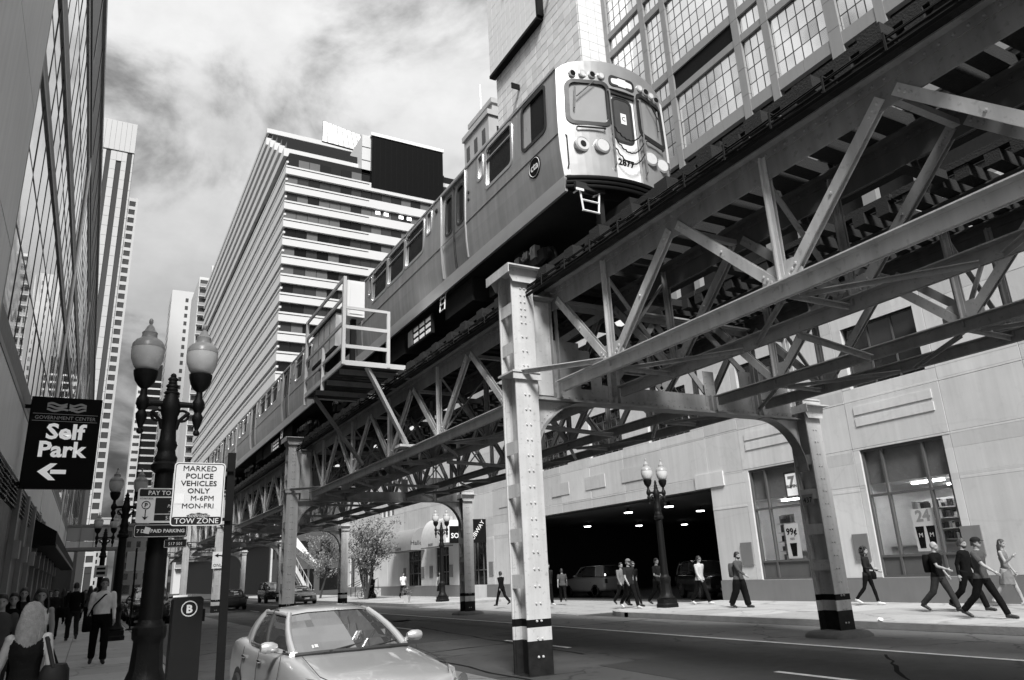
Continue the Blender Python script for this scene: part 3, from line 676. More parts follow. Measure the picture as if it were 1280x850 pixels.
# upper windows with small panes
for o in UW:
    a0, a1, b0, b1 = o
    m = MB(); pbox(m, FW, a0, a1, b0, b1, -.33, -.29); m.build('window_back', M_DARK, GB)
    nc, nr = (3, 2) if a0 < 24 else (5, 5)
    uu = [a0+(a1-a0)*k/nc for k in range(nc+1)]; vv = [b0+(b1-b0)*k/nr for k in range(nr+1)]
    curtain(GB, FW, uu, vv, -.2, [M_GLD, glassmat('dark_glass_b', .03, .06, .1)], rnd, .006, .02)
    bars(GB, FW, uu, vv, -.24, -.16, .06, M_FRAME)
for o in SQ:
    m = MB(); pbox(m, FW, o[0], o[1], o[2], o[3], -.2, -.15); m.build('window_pane', M_GLD, GB)
for o in SH:
    a0, a1, b0, b1 = o
    m = MB(); pbox(m, FW, a0, a1, b0, b1, -.3, -.22); d_ = m.build('shop_door', M_DARK, GB)
    uu = [a0, a0+(a1-a0)*.32, a0+(a1-a0)*.68, a1]; vv = [b0, b0+1.0, b1-.9, b1]
    for i in range(3):
        for j in range(3): pane(FW, uu[i]+.04, uu[i+1]-.04, vv[j]+.04, vv[j+1]-.04, -.17, rnd, .004).build('pane', M_GLD, d_)
    bars(d_, FW, uu, vv, -.2, -.12, .07, M_FRAME, 'frame_bars')
# garage interior
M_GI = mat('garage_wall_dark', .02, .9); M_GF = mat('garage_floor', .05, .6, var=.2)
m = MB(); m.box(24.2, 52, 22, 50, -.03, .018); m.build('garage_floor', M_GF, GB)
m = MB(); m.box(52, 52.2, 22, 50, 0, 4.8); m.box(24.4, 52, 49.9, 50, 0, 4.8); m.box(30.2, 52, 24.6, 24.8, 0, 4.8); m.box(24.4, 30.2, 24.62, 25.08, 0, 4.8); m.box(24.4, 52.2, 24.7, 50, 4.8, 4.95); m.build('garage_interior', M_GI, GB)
M_GL = mat('garage_lamp_lit', .9, .5, emit=9.0, var=0)
for x, y in ((30.5, 44.5), (25.6, 33.3), (35, 44.4), (25.6, 29.9), (38.9, 43.9), (30, 32.4)):
    m = MB(); m.lathe([(.06, .22), (.10, .10), (.26, .03), (.26, 0)], (x, y, 4.55), 12); s_ = m.build('garage_lamp', M_DARK, GB)
    m = MB(); m.lathe([(.24, -.005), (.22, -.04), (.1, -.05)], (x, y, 4.55), 12); m.build('lamp_glass', M_GL, s_)
# shop fronts further along
M_AWN = mat('awning_canvas', .22, .85, var=.1); M_AWN2 = mat('awning_canvas_pale', .45, .85)
def awning(y0, y1, z0, z1, d, mt, label, words=None, size=.3):
    t = thing('awning', (24, (y0+y1)/2, z0), label, 'awning'); m = MB(); n = 8
    pts = [(24.0, z1)]+[(24.0-d*math.sin(R_(90*k/n)), z0+.45+(z1-z0-.45)*math.cos(R_(90*k/n))) for k in range(1, n+1)]+[(24-d, z0), (24.0, z0)]
    m.extr([(p[0], y0, p[1]) for p in pts], (0, y1-y0, 0)); m.build('canvas', mt, t, smooth=30)
    m = MB(); m.tube([(23.98, y0, z0+.02), (24-d, y0, z0+.02), (24-d, y1, z0+.02), (23.98, y1, z0+.02)], .025, 6); m.build('frame', M_DARK, t)
    if words:
        text(words, size, 'lettering', M_BLACK, t, (24-d-.012, (y0+y1)/2, z0+.12), (0,-1,0))
        text(words, size, 'lettering', M_BLACK, t, (24-d*.45, y0-.012, z0+.45), (1,0,0))
    return t
awning(58.9, 64.9, 3.75, 5.6, 1.2, M_AWN, 'grey shop awning with lettering beside the street trees', 'Hallow', .5)
awning(53.2, 57.2, 3.8, 6.0, 1.0, M_AWN2, 'pale shop awning behind the middle street lamp', 'BAKERY', .28)
t = thing('cube_sign', (23.3, 52.0, 4.3), 'white boxy projecting shop sign behind the middle street lamp', 'shop sign')
m = MB(); m.bbox(22.6, 23.9, 51.3, 52.7, 4.0, 5.6, .06); m.build('box', M_WHITE, t, smooth=30)
text("Lu's", .55, 'lettering', M_BLACK, t, (23.25, 51.29, 4.75)); text('SALADS', .22, 'lettering', M_BLACK, t, (23.25, 51.29, 4.35))
t = thing('soup_sign', (23.4, 50.7, 4.2), 'black projecting sign with white word SOUP', 'shop sign')
m = MB(); m.bbox(22.55, 23.95, 50.5, 50.62, 3.9, 5.1, .02); m.build('panel', M_BLACK, t)
text('SOUP', .5, 'lettering', M_WHITE, t, (23.25, 50.49, 4.25), bold=.012)
t = thing('sandwich_shop_sign', (23.4, 47.8, 4.2), 'black sign with slanted white lettering over a shop door', 'shop sign')
m = MB(); m.extr([(22.75, 47.55, 3.75), (24.0, 47.55, 3.75), (24.0, 47.55, 5.35), (22.75, 47.55, 5.35)], (0, .12, 0)); m.build('panel', M_BLACK, t)
text('SUBWAY', .42, 'lettering', M_WHITE, t, (23.40, 47.535, 4.45), (.58, 0, .81), (-.81, 0, .58), bold=.02)
# steps with railings at the far end of the building
t = thing('entrance_steps', (23.4, 71.5, .15), 'low stone entrance steps with thin handrails behind the street trees', 'steps')
for k in range(4):
    m = MB(); m.box(22.2+k*.4, 23.92, 69.5, 74.0, .15+k*.17, .15+(k+1)*.17-.004); m.build('step', WM[0], t)
for y in (69.4, 71.2, 72.6, 74.1):
    m = MB(); m.tube([(22.0, y, .15), (22.0, y, 1.05), (23.6, y, 1.75), (23.6, y, .8)], .03, 6); m.build('handrail', M_BLACK, t)
# ------------------------------------------------------------------ right: tiled tower and gridded glass facade above
TW = thing('tiled_tower', (24, 37.4, 13.2), 'pale tiled tower block rising behind the train', 'building')
tm = [mat('tower_tile_%s' % n, g, .45, var=.06, scale=.8) for n, g in (('a', .64), ('b', .58), ('c', .69))]
m = MB(); m.box(24.05, 34, 31.87, 43.1, 13.25, 62); m.build('tower_core', mat('tile_joint', .06, .8), TW)
FT = plane_frame((24, 0, 0), (0, 1, 0), (-1, 0, 0)); FR = plane_frame((0, 31.82, 0), (1, 0, 0), (0, -1, 0))
st = MB(); ns = 0
for z in fr(13.3, 61.9, .66)[:-1]:
    for y in fr(31.85, 43.1, .75)[:-1]:
        dz, dy = 48.6/74, 11.25/15
        if z > 38.9 and y > 36: continue
        if 32 < z < 47 and ns < 290:
            pane(FT, y+.022, y+dy-.022, z+.022, z+dz-.022, 0, rnd, .006).build('wall_tile', tm[rnd.randrange(3)], TW); ns += 1
        else: pane(FT, y+.012, y+dy-.012, z+.012, z+dz-.012, 0, rnd, .004, st)
    for k in range(3): pane(FR, 24.06+k*.68+.012, 24.06+(k+1)*.68-.012, z+.012, z+48.6/74-.012, 0, rnd, .004, st)
st.build('wall_tiles', tm[0], TW, kind='stuff')
m = MB(); m.box(23.55, 24.03, 36.0, 43.25, 39.1, 62); m.box(23.5, 24.03, 35.9, 43.3, 38.85, 39.1); m.box(23.5, 24.03, 35.75, 36.0, 39.1, 62); bx_ = m.build('projecting_bay', M_BLACK, TW)
st = MB(); FP = plane_frame((23.55, 0, 0), (0, 1, 0), (-1, 0, 0))
for z in fr(39.1, 61.9, .66)[:-1]:
    for y in fr(36.0, 43.2, .72)[:-1]: pane(FP, y+.01, y+.71, z+.01, z+.64, .04, rnd, .004, st)
st.build('wall_tiles', tm[2], bx_, kind='stuff')
for y, z in ((40.2, 44.6), (39.6, 35.5), (34.6, 40.4)):
    m = MB(); m.box(23.3, 23.5 if y > 36.5 and z > 39 else 23.98, y-.05, y+.05, z, z+.45); m.build('wall_bracket', M_BLACK, TW)
GT = thing('glass_office_block', (26.1, 20, 13.2), 'office block facade of stone frames and gridded glass above the viaduct', 'building')
FG = plane_frame((26.1, 0, 0), (0, 1, 0), (-1, 0, 0))
M_STONE = mat('facade_stone', .25, .7, var=.10, scale=.8, streak=.08); M_MUL = mat('mullion_dark', .03, .5)
M_GB = [glassmat('office_glass_%s' % n, g, .06, .10, 1.2, metal=.9) for n, g in (('a', .85), ('b', .95), ('c', .9))]
m = MB(); m.box(26.35, 36, -10, 31.8, 13.2, 62); m.build('core', M_DARK, GT)
ver = [(31.45, 31.8), (27.9, 28.35), (26.1, 26.5), (21.15, 21.6), (19.4, 19.8), (15.9, 16.5), (13.9, 14.3), (8.9, 9.4), (7.2, 7.6)]
hor = [(13.2, 14.6), (18.2, 18.9), (22.7, 23.35), (26.75, 27.15), (28.25, 28.75), (33.15, 33.6), (34.6, 35.0), (40.0, 40.5), (41.6, 42.1), (47, 47.5), (53, 53.6)]
for a_, b_ in ver:
    z = 13.2
    while z < 60:
        m = MB(); pbox(m, FG, a_, b_, z+.01, z+1.49, -.2, .12+rnd.uniform(-.004, .004)); m.build('stone_pier', M_STONE, GT); z += 1.5
for a_, b_ in hor:
    for i in range(len(ver)-1):
        lo, hi = ver[i+1][1], ver[i][0]; k = max(1, round((hi-lo)/1.5))
        for q in range(k):
            m = MB(); pbox(m, FG, lo+(hi-lo)*q/k+.008, lo+(hi-lo)*(q+1)/k-.008, a_, b_, -.2, .09+rnd.uniform(-.004, .004)); m.build('stone_band', M_STONE, GT)
npane = 0
for i in range(len(ver)-1):
    lo, hi = ver[i+1][1], ver[i][0]
    for j in range(len(hor)-1):
        b0, b1 = hor[j][1], hor[j+1][0]
        if b0 < 19: continue
        big = (hi-lo) > 3; cu = max(1, round((hi-lo)/(.58 if big else .45))); cv = max(1, round((b1-b0)/.78))
        if 27 < b0 < 27.3 and lo > 21.5 and lo < 22:
            m = MB(); pbox(m, FG, lo, hi, b0, b1, -.3, .0); m.build('louvre_panel', M_BLACK, GT); continue
        uu = [lo+(hi-lo)*k/cu for k in range(cu+1)]; vv = [b0+(b1-b0)*k/cv for k in range(cv+1)]
        see = 22 < b0 < 35 and lo > 15 and npane+cu*cv <= 300
        if see: npane += cu*cv
        curtain(GT, FG, uu, vv, -.06, M_GB, rnd, .005, .015, see)
        bars(GT, FG, uu, vv, -.09, -.045, .04, M_MUL)
# ------------------------------------------------------------------ centre: striped office block
SB = thing('striped_office_block', (24, 125, 0), 'tall office block with white horizontal bands and dark window strips', 'building')
M_BAND = mat('white_band', .58, .6, var=.05, scale=.2); M_STRIP = glassmat('strip_glass', .012, .08, .1, .4, ior=1.5)
FLH = 3.62; NF = 21; Z0 = 38.0-FLH*8
SGL = [M_STRIP, glassmat('strip_glass_b', .04, .1, .1, ior=1.5), glassmat('strip_glass_c', .008, .05, .1, ior=1.45), mat('blind_grey', .10, .5)]
m = MB(); m.box(24.6, 60, 125.6, 250, 0, 79); m.box(24.6, 46, 149.5, 250, 79, 97); m.build('core', M_DARK, SB)
FF = plane_frame((0, 125.5, 0), (1, 0, 0), (0, -1, 0)); FS = plane_frame((24.5, 0, 0), (0, 1, 0), (-1, 0, 0))
for f in range(NF):
    z = Z0+f*FLH
    if z > 77: break
    m = MB(); m.box(24.0, 60.5, 125.0, 252, z, z+1.75); m.build('white_band', M_BAND, SB)
    if z > 20:
        us_ = fr(24.3, 57, 2.05)
        if z > 33: curtain(SB, FF, us_, [z+1.75, z+FLH], 0, SGL, rnd, .01, .04)
        else: curtain(SB, FF, us_, [z+1.75, z+FLH], 0, SGL, rnd, .01, .04, False)
        m = MB(); m.box(40-16, 40.0, 124.93, 125.0, z+1.30, z+1.38) ; m.build('black_rail', M_BLACK, SB)  # thin black line along each front band
    curtain(SB, FS, fr(125.6, 250, 4.0), [z+1.75, z+FLH], 0, [M_STRIP], rnd, .02, .05, False)
    m = MB(); m.box(24.1, 24.5, 125.4, 251, z+2.5, z+2.9); m.build('window_rail', M_BAND, SB)
for k in range(5):                                                   # stepped upper floors
    z = 79.6+k*FLH; yb = 128+k*5.2
    m = MB(); m.box(24.0, 60.0 if k < 2 else 47, yb, 252, z, z+1.75); m.build('white_band', M_BAND, SB)
    m = MB(); m.box(24.6, 60.0 if k < 2 else 46.5, yb+.6, 251, z+1.75, z+FLH); m.build('window_strip', M_STRIP, SB)
m = MB(); m.box(24.1, 47, 149, 252, 97.3, 98.4); m.build('roof_parapet', M_BAND, SB)
m = MB(); m.box(40.4, 55.8, 124.9, 150, 75.0, 86.6); pb = m.build('dark_penthouse', mat('penthouse_black', .006, .3, spec=.12), SB)
m = MB(); m.box(40.2, 56.0, 124.7, 150.2, 86.6, 87.3); m.build('roof_trim', M_WHITE, pb)
m = MB(); m.box(38.6, 40.38, 125.6, 150, 75, 86.8); m.build('side_wall', M_BAND, pb)
m = MB()
for z in (78, 81, 84): m.box(38.58, 40.3, 125.55, 125.6, z, z+.12)
m.build('wall_joint', M_BLACK, pb, kind='stuff')
for k in range(13):
    x = 41+k*1.15; m = MB(); m.box(x-.03, x+.03, 124.88, 124.9, 75.2, 86.5); m.build('mullion', M_BLACK, pb)
m = MB(); m.extr([(36.3, 149, 98.0), (46.5, 149, 97.5), (48.0, 158, 108), (38.6, 158, 109.5)], (0, 0, .4)); sl = m.build('sloping_skylight', M_WHITE, SB)
for k in range(9):
    t_ = k/8; m = MB(); m.beam((36.3+10.2*t_, 148.9, 98-.5*t_+.45), (38.6+9.4*t_, 158, 109.5-1.5*t_+.45), .12, .12); m.build('rib', M_MUL, sl)
for k in range(30):                                                  # fins of the lower storeys on the street side
    y = 127+k*3.2; m = MB(); m.box(23.7, 24.35, y, y+1.0, 24.5, 30.2); m.build('fin', M_BAND, SB)
for x, w_ in ((41.5, .9), (43.2, .9), (46.3, .9), (48.0, .9)):
    zq = Z0+FLH*16+2.6; m = MB(); m.box(x, x+w_, 125.42, 125.46, zq, zq+.7); m.build('lit_ceiling_panel', mat('lit_office_panel', .9, .5, emit=1.5, var=0), SB)
# ------------------------------------------------------------------ ornate setback tower
OB = thing('masonry_tower', (36, 78, 0), 'ornate pale masonry tower with setbacks showing above the train roof', 'building')
M_MAS = mat('limestone', .40, .8, var=.2, scale=.5, bump=.2, bscale=3)
def mass(x0, x1, y0, y1, z0, z1):
    m = MB(); m.box(x0, x1, y0, y1, z0, z1); b = m.build('setback_block', M_MAS, OB)
    m = MB(); m.box(x0-.25, x1+.25, y0-.25, y1+.25, z1-.6, z1+.15); m.build('cornice', M_MAS, b)
    z = z1-4.2
    while z > z0+.5 and z > z1-17:
        y = y0+1.0
        while y < y1-1.2:
            m = MB(); m.box(x0-.03, x0+.1, y, y+1.0, z, z+2.2); m.build('window', M_GLD, b); y += 2.4
        x = x0+1.2
        while x < x1-1.2:
            m = MB(); m.box(x, x+1.0, y0-.03, y0+.1, z, z+2.2); m.build('window', M_GLD, b); x += 2.6
        z -= 3.8
mass(40, 60, 74.5, 82, 0, 60.5); mass(40, 60, 82, 88, 0, 55); mass(39, 60, 88, 96, 0, 50); mass(42, 60, 77, 84, 60.5, 64.5)
m = MB(); m.tube([(42.6, 81.5, 64.5), (42.6, 81.5, 70)], .15, 6); m.build('flag_mast', M_WHITE, OB)
# ------------------------------------------------------------------ left: glass facade building
LB = thing('glass_facade_building', (-2.2, 50, 0), 'glass fronted building with dark floor bands and roof cornice along the left pavement', 'building')
rnd = random.Random(31)
FL = plane_frame((-2.2, 0, 0), (0, 1, 0), (1, 0, 0))
M_LPIER = mat('pier_grey', .66, .6, var=.10, scale=.6, streak=.12); M_LDARK = mat('dark_granite', .035, .35, var=.3, scale=2); M_LBAND = mat('floor_band_dark', .05, .5, var=.2); M_LEDGE = mat('band_edge_grey', .20, .5)
m = MB(); m.box(-14, -2.55, 4, 118, 0, 27); m.build('core', M_DARK, LB)
GLM = [M_GLL, glassmat('facade_glass_b', .70, .02, .26, .5, metal=.9), glassmat('facade_glass_c', .85, .03, .2, .6, metal=.9)]
bandz = [(6.8, 7.55), (13.15, 13.8), (16.1, 17.1), (21.6, 22.4)]
zcut = [fr(7.55, 13.15, 1.9), fr(13.8, 16.1, 1.15), fr(17.1, 21.6, 2.25)]
ycs = [fr(17.4, 38.0, 1.55), fr(39.4, 60, 1.55), fr(61.4, 82, 1.55), fr(83.4, 117, 1.55)]
for i, yc in enumerate(ycs):
    for j, zc_ in enumerate(zcut):
        curtain(LB, FL, yc, zc_, -.012, GLM, rnd, .004, .02, i == 0)
        m = MB()
        for y in yc: pbox(m, FL, y-.025, y+.025, zc_[0], zc_[-1], -.12, .0)
        for k, z in enumerate(zc_[1:-1]): pbox(m, FL, yc[0], yc[-1], z-.03, z+.03, -.12, -.003)
        m.build('mullions', M_MUL, LB, kind='stuff')
for a_, b_ in bandz:
    m = MB(); pbox(m, FL, 17.3, 118, a_+.16, b_, -.3, .012); bd = m.build('floor_band', M_LBAND, LB)
    m = MB(); pbox(m, FL, 17.3, 118, a_, a_+.155, -.3, .035); m.build('band_edge', M_LEDGE, bd)
for y in (38.0, 60.0, 82.0):
    m = MB(); pbox(m, FL, y+.05, y+1.35, 5.1, 22.4, -.3, .05); m.build('pier', M_LPIER, LB)
# near pier slabs, jointed
for z in fr(5.1, 41, 3.0)[:-1]:
    for y0, y1 in ((4, 10.6), (10.62, 15.9)):
        m = MB(); pbox(m, FL, y0+.01, y1-.01, z+.01, z+2.98, -.35, .2+rnd.uniform(-.003, .003)); m.build('pier_slab', M_LPIER, LB)
m = MB(); pbox(m, FL, 15.9, 16.7, 5.1, 41, -.35, .12); m.build('pier_return', M_LEDGE, LB)
m = MB(); pbox(m, FL, 16.72, 17.3, 5.1, 41, -.35, -.05); m.build('pier_reveal', M_LBAND, LB)
m = MB(); pbox(m, FL, 17.3, 118.5, 22.4, 22.9, -.5, .06); co_ = m.build('cornice', M_LBAND, LB)
m = MB(); pbox(m, FL, 17.2, 118.6, 22.9, 26.6, -.6, .03); m.build('fascia', M_LBAND, co_)
m = MB(); pbox(m, FL, 17.1, 118.7, 26.6, 27.2, -.6, .16); m.build('top_edge', M_LEDGE, co_)
for k in range(24):
    y = 18.5+k*4.1; m = MB(); pbox(m, FL, y, y+.22, 22.9, 26.6, .03, .06); m.build('rib', M_LDARK, co_)
# ground storey: stone band, louvres, storefront piers, canopy
m = MB(); pbox(m, FL, 4, 118, 5.0, 6.78, -.3, .02); m.build('stone_band', M_LPIER, LB)
for k in range(28):
    y = 18.2+k*2.2
    m = MB(); pbox(m, FL, y, y+1.8, 4.15, 4.98, -.3, -.02); f_ = m.build('louvre_frame', M_LDARK, LB)
    if k < 14:
        for q in range(6):
            z = 4.22+q*.125; m = MB(); m.extr([(-2.21, y+.06, z), (-2.21, y+.06, z+.03), (-2.14, y+.06, z-.02), (-2.14, y+.06, z-.05)], (0, 1.68, 0)); m.build('slat', M_LEDGE, f_)
for k in range(14):
    y = 17.0+k*2.9
    m = MB(); pbox(m, FL, y, y+2.85, .15, 4.1, -.3, .0); m.build('stone_panel', mat('storefront_stone', .09, .45, var=.2, scale=1.5), LB)
for k in range(9):
    y = 26.5+k*3.6
    m = MB(); pbox(m, FL, y, y+.5, .15, 4.9, -.2, .14); p_ = m.build('storefront_pier', M_LEDGE, LB)
    m = MB(); pbox(m, FL, y-.03, y+.53, 2.75, 3.25, .14, .30); m.build('wall_lamp', mat('lamp_housing_grey', .25, .5), p_)
m = MB(); m.extr([(-2.2, 35.5, 4.6), (-1.35, 35.5, 4.1), (-1.35, 35.5, 3.55), (-2.2, 35.5, 3.55)], (0, 40, 0)); cn = m.build('canopy', M_BLACK, LB)
m = MB(); m.box(-1.34, -1.31, 35.5, 75.5, 3.5, 3.62); m.build('valance', M_LDARK, cn)
# ------------------------------------------------------------------ left: two slim towers behind
def tower_front(name, label, x0, x1, y, z1, strips, mt, dk, fl, top):
    t = thing(name, ((x0+x1)/2, y, 0), label, 'building')
    m = MB(); m.box(x0, x1, y+.4, y+18, 0, z1); m.build('core', dk, t)
    F = plane_frame((0, y+.4, 0), (1, 0, 0), (0, -1, 0)); n = int((z1-top)/fl)
    for f in range(n):
        z = z1-top-(f+1)*fl
        if z < 15: break
        for a_, b_, d_ in strips:
            if d_ and not (f == 0 and d_ == 2): continue
            m = MB(); pbox(m, F, a_+.03, b_-.03, z+.05, z+fl-.05, -.1, .4); m.build('wall_panel', mt, t)
    q = max(1, int((x1-x0)/1.6))
    for k in range(q):
        m = MB(); pbox(m, F, x0+(x1-x0)*k/q+.03, x0+(x1-x0)*(k+1)/q-.03, z1-top+.5, z1, -.1, .45); m.build('parapet_panel', mt, t)
    return t
M_T1 = mat('tower_cladding', .42, .5, var=.06, scale=.1); M_T1D = glassmat('tower_strip_dark', .05, .1, .1, .3)
st_ = []; x = -13.6
for k, (w_, d_) in enumerate(((1.6, 0), (1.0, 0), (1.5, 1), (1.9, 0), (1.7, 2), (1.6, 0), (.001, 0), (1.6, 1), (.6, 0))): st_.append((x, x+w_, d_)); x += w_
tower_front('slim_tower', 'slim pale tower with dark vertical strips behind the left glass building', -13.7, x+.05, 270, 165.5, st_, M_T1, M_T1D, 3.7, 12.5)
t = thing('white_windowed_tower', (-1, 345, 0), 'narrow white tower with one column of square windows, right of the slim tower', 'building')
m = MB(); m.box(-9, 1.2, 345.3, 360, 0, 172.5); m.build('core', M_T1D, t)
F = plane_frame((0, 345, 0), (1, 0, 0), (0, -1, 0))
m = MB(); pbox(m, F, .35, 1.25, 0, 173, -.4, .1); m.build('corner_strip', M_T1, t)
m = MB(); pbox(m, F, -9, -2.2, 0, 173, -.4, .05); m.build('wall', M_T1, t)
for f in range(40):
    z = 168.5-f*4.1
    m = MB(); pbox(m, F, -2.2, .34, z+2.55, z+4.1, -.4, .05); m.build('spandrel', M_T1, t)
    m = MB(); pbox(m, F, -1.9, .2, z+.1, z+2.45, -.3, -.15); m.build('window', M_T1D, t)
# ------------------------------------------------------------------ buildings between the lamp globes
M_WS = mat('white_render', .52, .7, var=.06, scale=.1)
t = thing('white_slab_tower', (22, 335, 0), 'plain white slab tower rising between the two lamp globes', 'building')
m = MB(); m.box(18.6, 27.5, 335, 350, 0, 127); m.build('wall', M_WS, t)
for f in range(30):
    z = 122-f*3.6
    m = MB(); m.box(18.56, 18.6, 336, 349, z, z+1.6); m.build('window_strip', M_T1D, t)
    m = MB(); m.box(24.2, 25.4, 334.9, 335.0, z, z+1.7); m.build('window', M_T1D, t)
t = thing('balcony_tower', (25, 255, 0), 'white apartment tower with stacked balconies beside the striped block', 'building')
m = MB(); m.box(22.2, 34, 255, 280, 0, 103); m.build('wall', M_WS, t)
m = MB(); m.box(25.6, 34, 253.0, 255, 0, 107); m.build('wall', M_WS, t)
for f in range(28):
    z = 99-f*3.4
    for a_, b_, yy in ((22.3, 25.3, 255), (25.9, 29.5, 253)):
        m = MB(); m.box(a_+.2, b_-.2, yy-.05, yy, z+.9, z+3.0); m.build('window', M_T1D, t)
        m = MB(); m.box(a_, b_, yy-1.2, yy-.06, z, z+.25); bl = m.build('balcony', M_WS, t)
        m = MB(); m.box(a_, b_, yy-1.2, yy-1.12, z+.26, z+1.2); m.build('parapet', mat('balcony_grey', .25, .6), bl)
t = thing('dark_banded_tower', (14, 430, 0), 'distant dark glass tower with pale bands below the left lamp globe', 'building')
m = MB(); m.box(15.5, 24, 430, 450, 0, 118); m.build('core', M_GLD, t)
m = MB(); m.box(11.5, 15.4, 428, 450, 0, 108); m.build('side_wall', M_WS, t)
for f in range(28):
    z = 4*f; m = MB(); m.box(15.4, 24.1, 429.7, 430.0, z, z+.9); m.build('white_band', M_WS, t)
    m = MB(); m.box(12.0, 15.0, 427.95, 428.0, z+1, z+2.6); m.build('window', M_T1D, t)
# ------------------------------------------------------------------ low buildings closing the street
rnd = random.Random(77)
def lowblock(x0, x1, y0, y1, h, g, label, face='x'):
    t = thing('street_building', ((x0+x1)/2, y0, 0), label, 'building')
    mt = mat('brick_grey_%d' % int(g*1000), g, .8, var=.2, scale=.6)
    m = MB(); m.box(x0, x1, y0, y1, 0, h); m.build('wall', mt, t)
    m = MB(); m.box(x0-.2, x1+.2, y0-.2, y1+.2, h-.7, h+.2); m.build('cornice', mt, t)
    F = plane_frame((0, y0, 0), (1, 0, 0), (0, -1, 0)); F2 = plane_frame((x0, 0, 0), (0, 1, 0), (-1, 0, 0))
    z = 5.2
    while z < h-3:
        x = x0+1.2
        while x < x1-1.5:
            m = MB(); pbox(m, F, x, x+1.3, z, z+2, -.2, .03); m.build('window', M_GLD, t); x += 3
        y = y0+1.2
        while y < min(y1-1.5, y0+24):
            m = MB(); pbox(m, F2, y, y+1.3, z, z+2, -.2, .03); m.build('window', M_GLD, t); y += 3
        z += 3.6
    x = x0+.8
    while x < x1-3:
        m = MB(); pbox(m, F, x, x+2.6, .5, 3.4, -.2, .03); m.build('shop_window', M_GLD, t); x += 3.4
    return t
lowblock(-14, -2.4, 131, 160, 30, .05, 'dark low building past the end of the left glass building')
lowblock(24, 50, 108, 122, 17, .07, 'grey low building behind the station stairs', 'x')
lowblock(17, 40, 262, 290, 16, .04, 'dark low building closing the right side of the far street')
lowblock(-12, 7, 470, 490, 40, .30, 'pale building closing the far end of the street')
lowblock(9, 22, 300, 320, 24, .03, 'dark low building under the far end of the viaduct')
# glazed footbridge over the pavement
t = thing('glazed_footbridge', (-.3, 72, 5.0), 'small glazed enclosed footbridge over the left pavement', 'footbridge')
m = MB(); m.box(-2.05, 1.9, 72, 74.4, 5.0, 5.22); m.build('deck', M_LEDGE, t)
m = MB(); m.box(-2.05, 1.9, 72, 74.4, 6.85, 7.05); m.build('roof', M_LEDGE, t)
for k in range(4):
    m = MB(); m.box(-2.0+k*.98, -1.06+k*.98, 72.05, 72.1, 5.75, 6.82); m.build('pane', glassmat('milky_glass', .35, .2, .05), t)
    m = MB(); m.box(-2.0+k*.98, -1.06+k*.98, 72.04, 72.1, 5.23, 5.70); m.build('panel', M_LPIER, t)
    m = MB(); m.box(-2.04+k*.98, -2.0+k*.98, 71.98, 72.12, 5.22, 6.85); m.build('post', M_LEDGE, t)
m = MB(); m.box(1.62, 1.84, 72.1, 72.3, .1, 5.0); m.build('leg', M_LEDGE, t)
# ================================================================== the train
RT = 7.665                                     # rail top
SEC = [(1.355, 9.04), (1.385, 9.3), (1.41, 9.6), (1.42, 9.9), (1.42, 10.3), (1.41, 10.7), (1.395, 11.1), (1.38, 11.5), (1.28, 11.59), (1.10, 11.67), (.8, 11.725), (.4, 11.76), (0, 11.77)]
def hx(z):
    if z <= SEC[0][1]: return SEC[0][0]
    for (a, b), (c, d) in zip(SEC[:-1], SEC[1:]):
        if b <= z <= d: return a+(c-a)*(z-b)/(d-b)
    return 0.0
def zroof(x):
    x = abs(x); 
    for (a, b), (c, d) in zip(SEC[7:-1], SEC[8:]):
        if c <= x <= a: return b+(d-b)*(a-x)/(a-c)
    return 11.5
def shell(m, P, us, vs, ops, depth):
    """outer skin P(u,v,off) on a grid with openings and their reveals"""
    us = sorted(set(us)|{x for o in ops for x in o[:2]}); vs = sorted(set(vs)|{x for o in ops for x in o[2:]})
    for i in range(len(us)-1):
        for j in range(len(vs)-1):
            if inopen((us[i]+us[i+1])/2, (vs[j]+vs[j+1])/2, ops): continue
            m.add([P(us[i],vs[j],0),P(us[i+1],vs[j],0),P(us[i+1],vs[j+1],0),P(us[i],vs[j+1],0)], [(0,1,2,3)])
    for a0, a1, b0, b1 in ops:
        for (p, q) in (((a0,b0),(a1,b0)),((a1,b0),(a1,b1)),((a1,b1),(a0,b1)),((a0,b1),(a0,b0))):
            n = 4
            for k in range(n):
                s0 = (p[0]+(q[0]-p[0])*k/n, p[1]+(q[1]-p[1])*k/n); s1 = (p[0]+(q[0]-p[0])*(k+1)/n, p[1]+(q[1]-p[1])*(k+1)/n)
                m.add([P(*s0,0),P(*s1,0),P(*s1,-depth),P(*s0,-depth)], [(0,3,2,1)])
def rrect(a0, a1, b0, b1, r, n=4):
    pts = []
    for cx_, cy_, s in ((a1-r, b0+r, -90), (a1-r, b1-r, 0), (a0+r, b1-r, 90), (a0+r, b0+r, 180)):
        pts += [(cx_+r*math.cos(R_(s+90*k/n)), cy_+r*math.sin(R_(s+90*k/n))) for k in range(n+1)]
    return pts
def framering(P, o, r, w_, lift, m=None, out=.012):
    """raised ring with rounded inner corners; the outside is square-cornered enough to cover the opening"""
    m = m or MB(); a0, a1, b0, b1 = o
    inn = rrect(a0+w_*.5, a1-w_*.5, b0+w_*.5, b1-w_*.5, r); outp = rrect(a0-w_*.6-r*.25, a1+w_*.6+r*.25, b0-w_*.6-r*.25, b1+w_*.6+r*.25, r*1.2+w_)
    n = len(inn)
    vs = [P(*p, -.03) for p in inn]+[P(*p, lift) for p in inn]+[P(*p, lift) for p in outp]+[P(*p, -.01) for p in outp]
    fs = []
    for k in range(n):
        q = (k+1) % n
        for a_, b_ in ((0, 1), (1, 2), (2, 3)): fs.append((a_*n+k, a_*n+q, b_*n+q, b_*n+k))
    m.add(vs, fs); return m
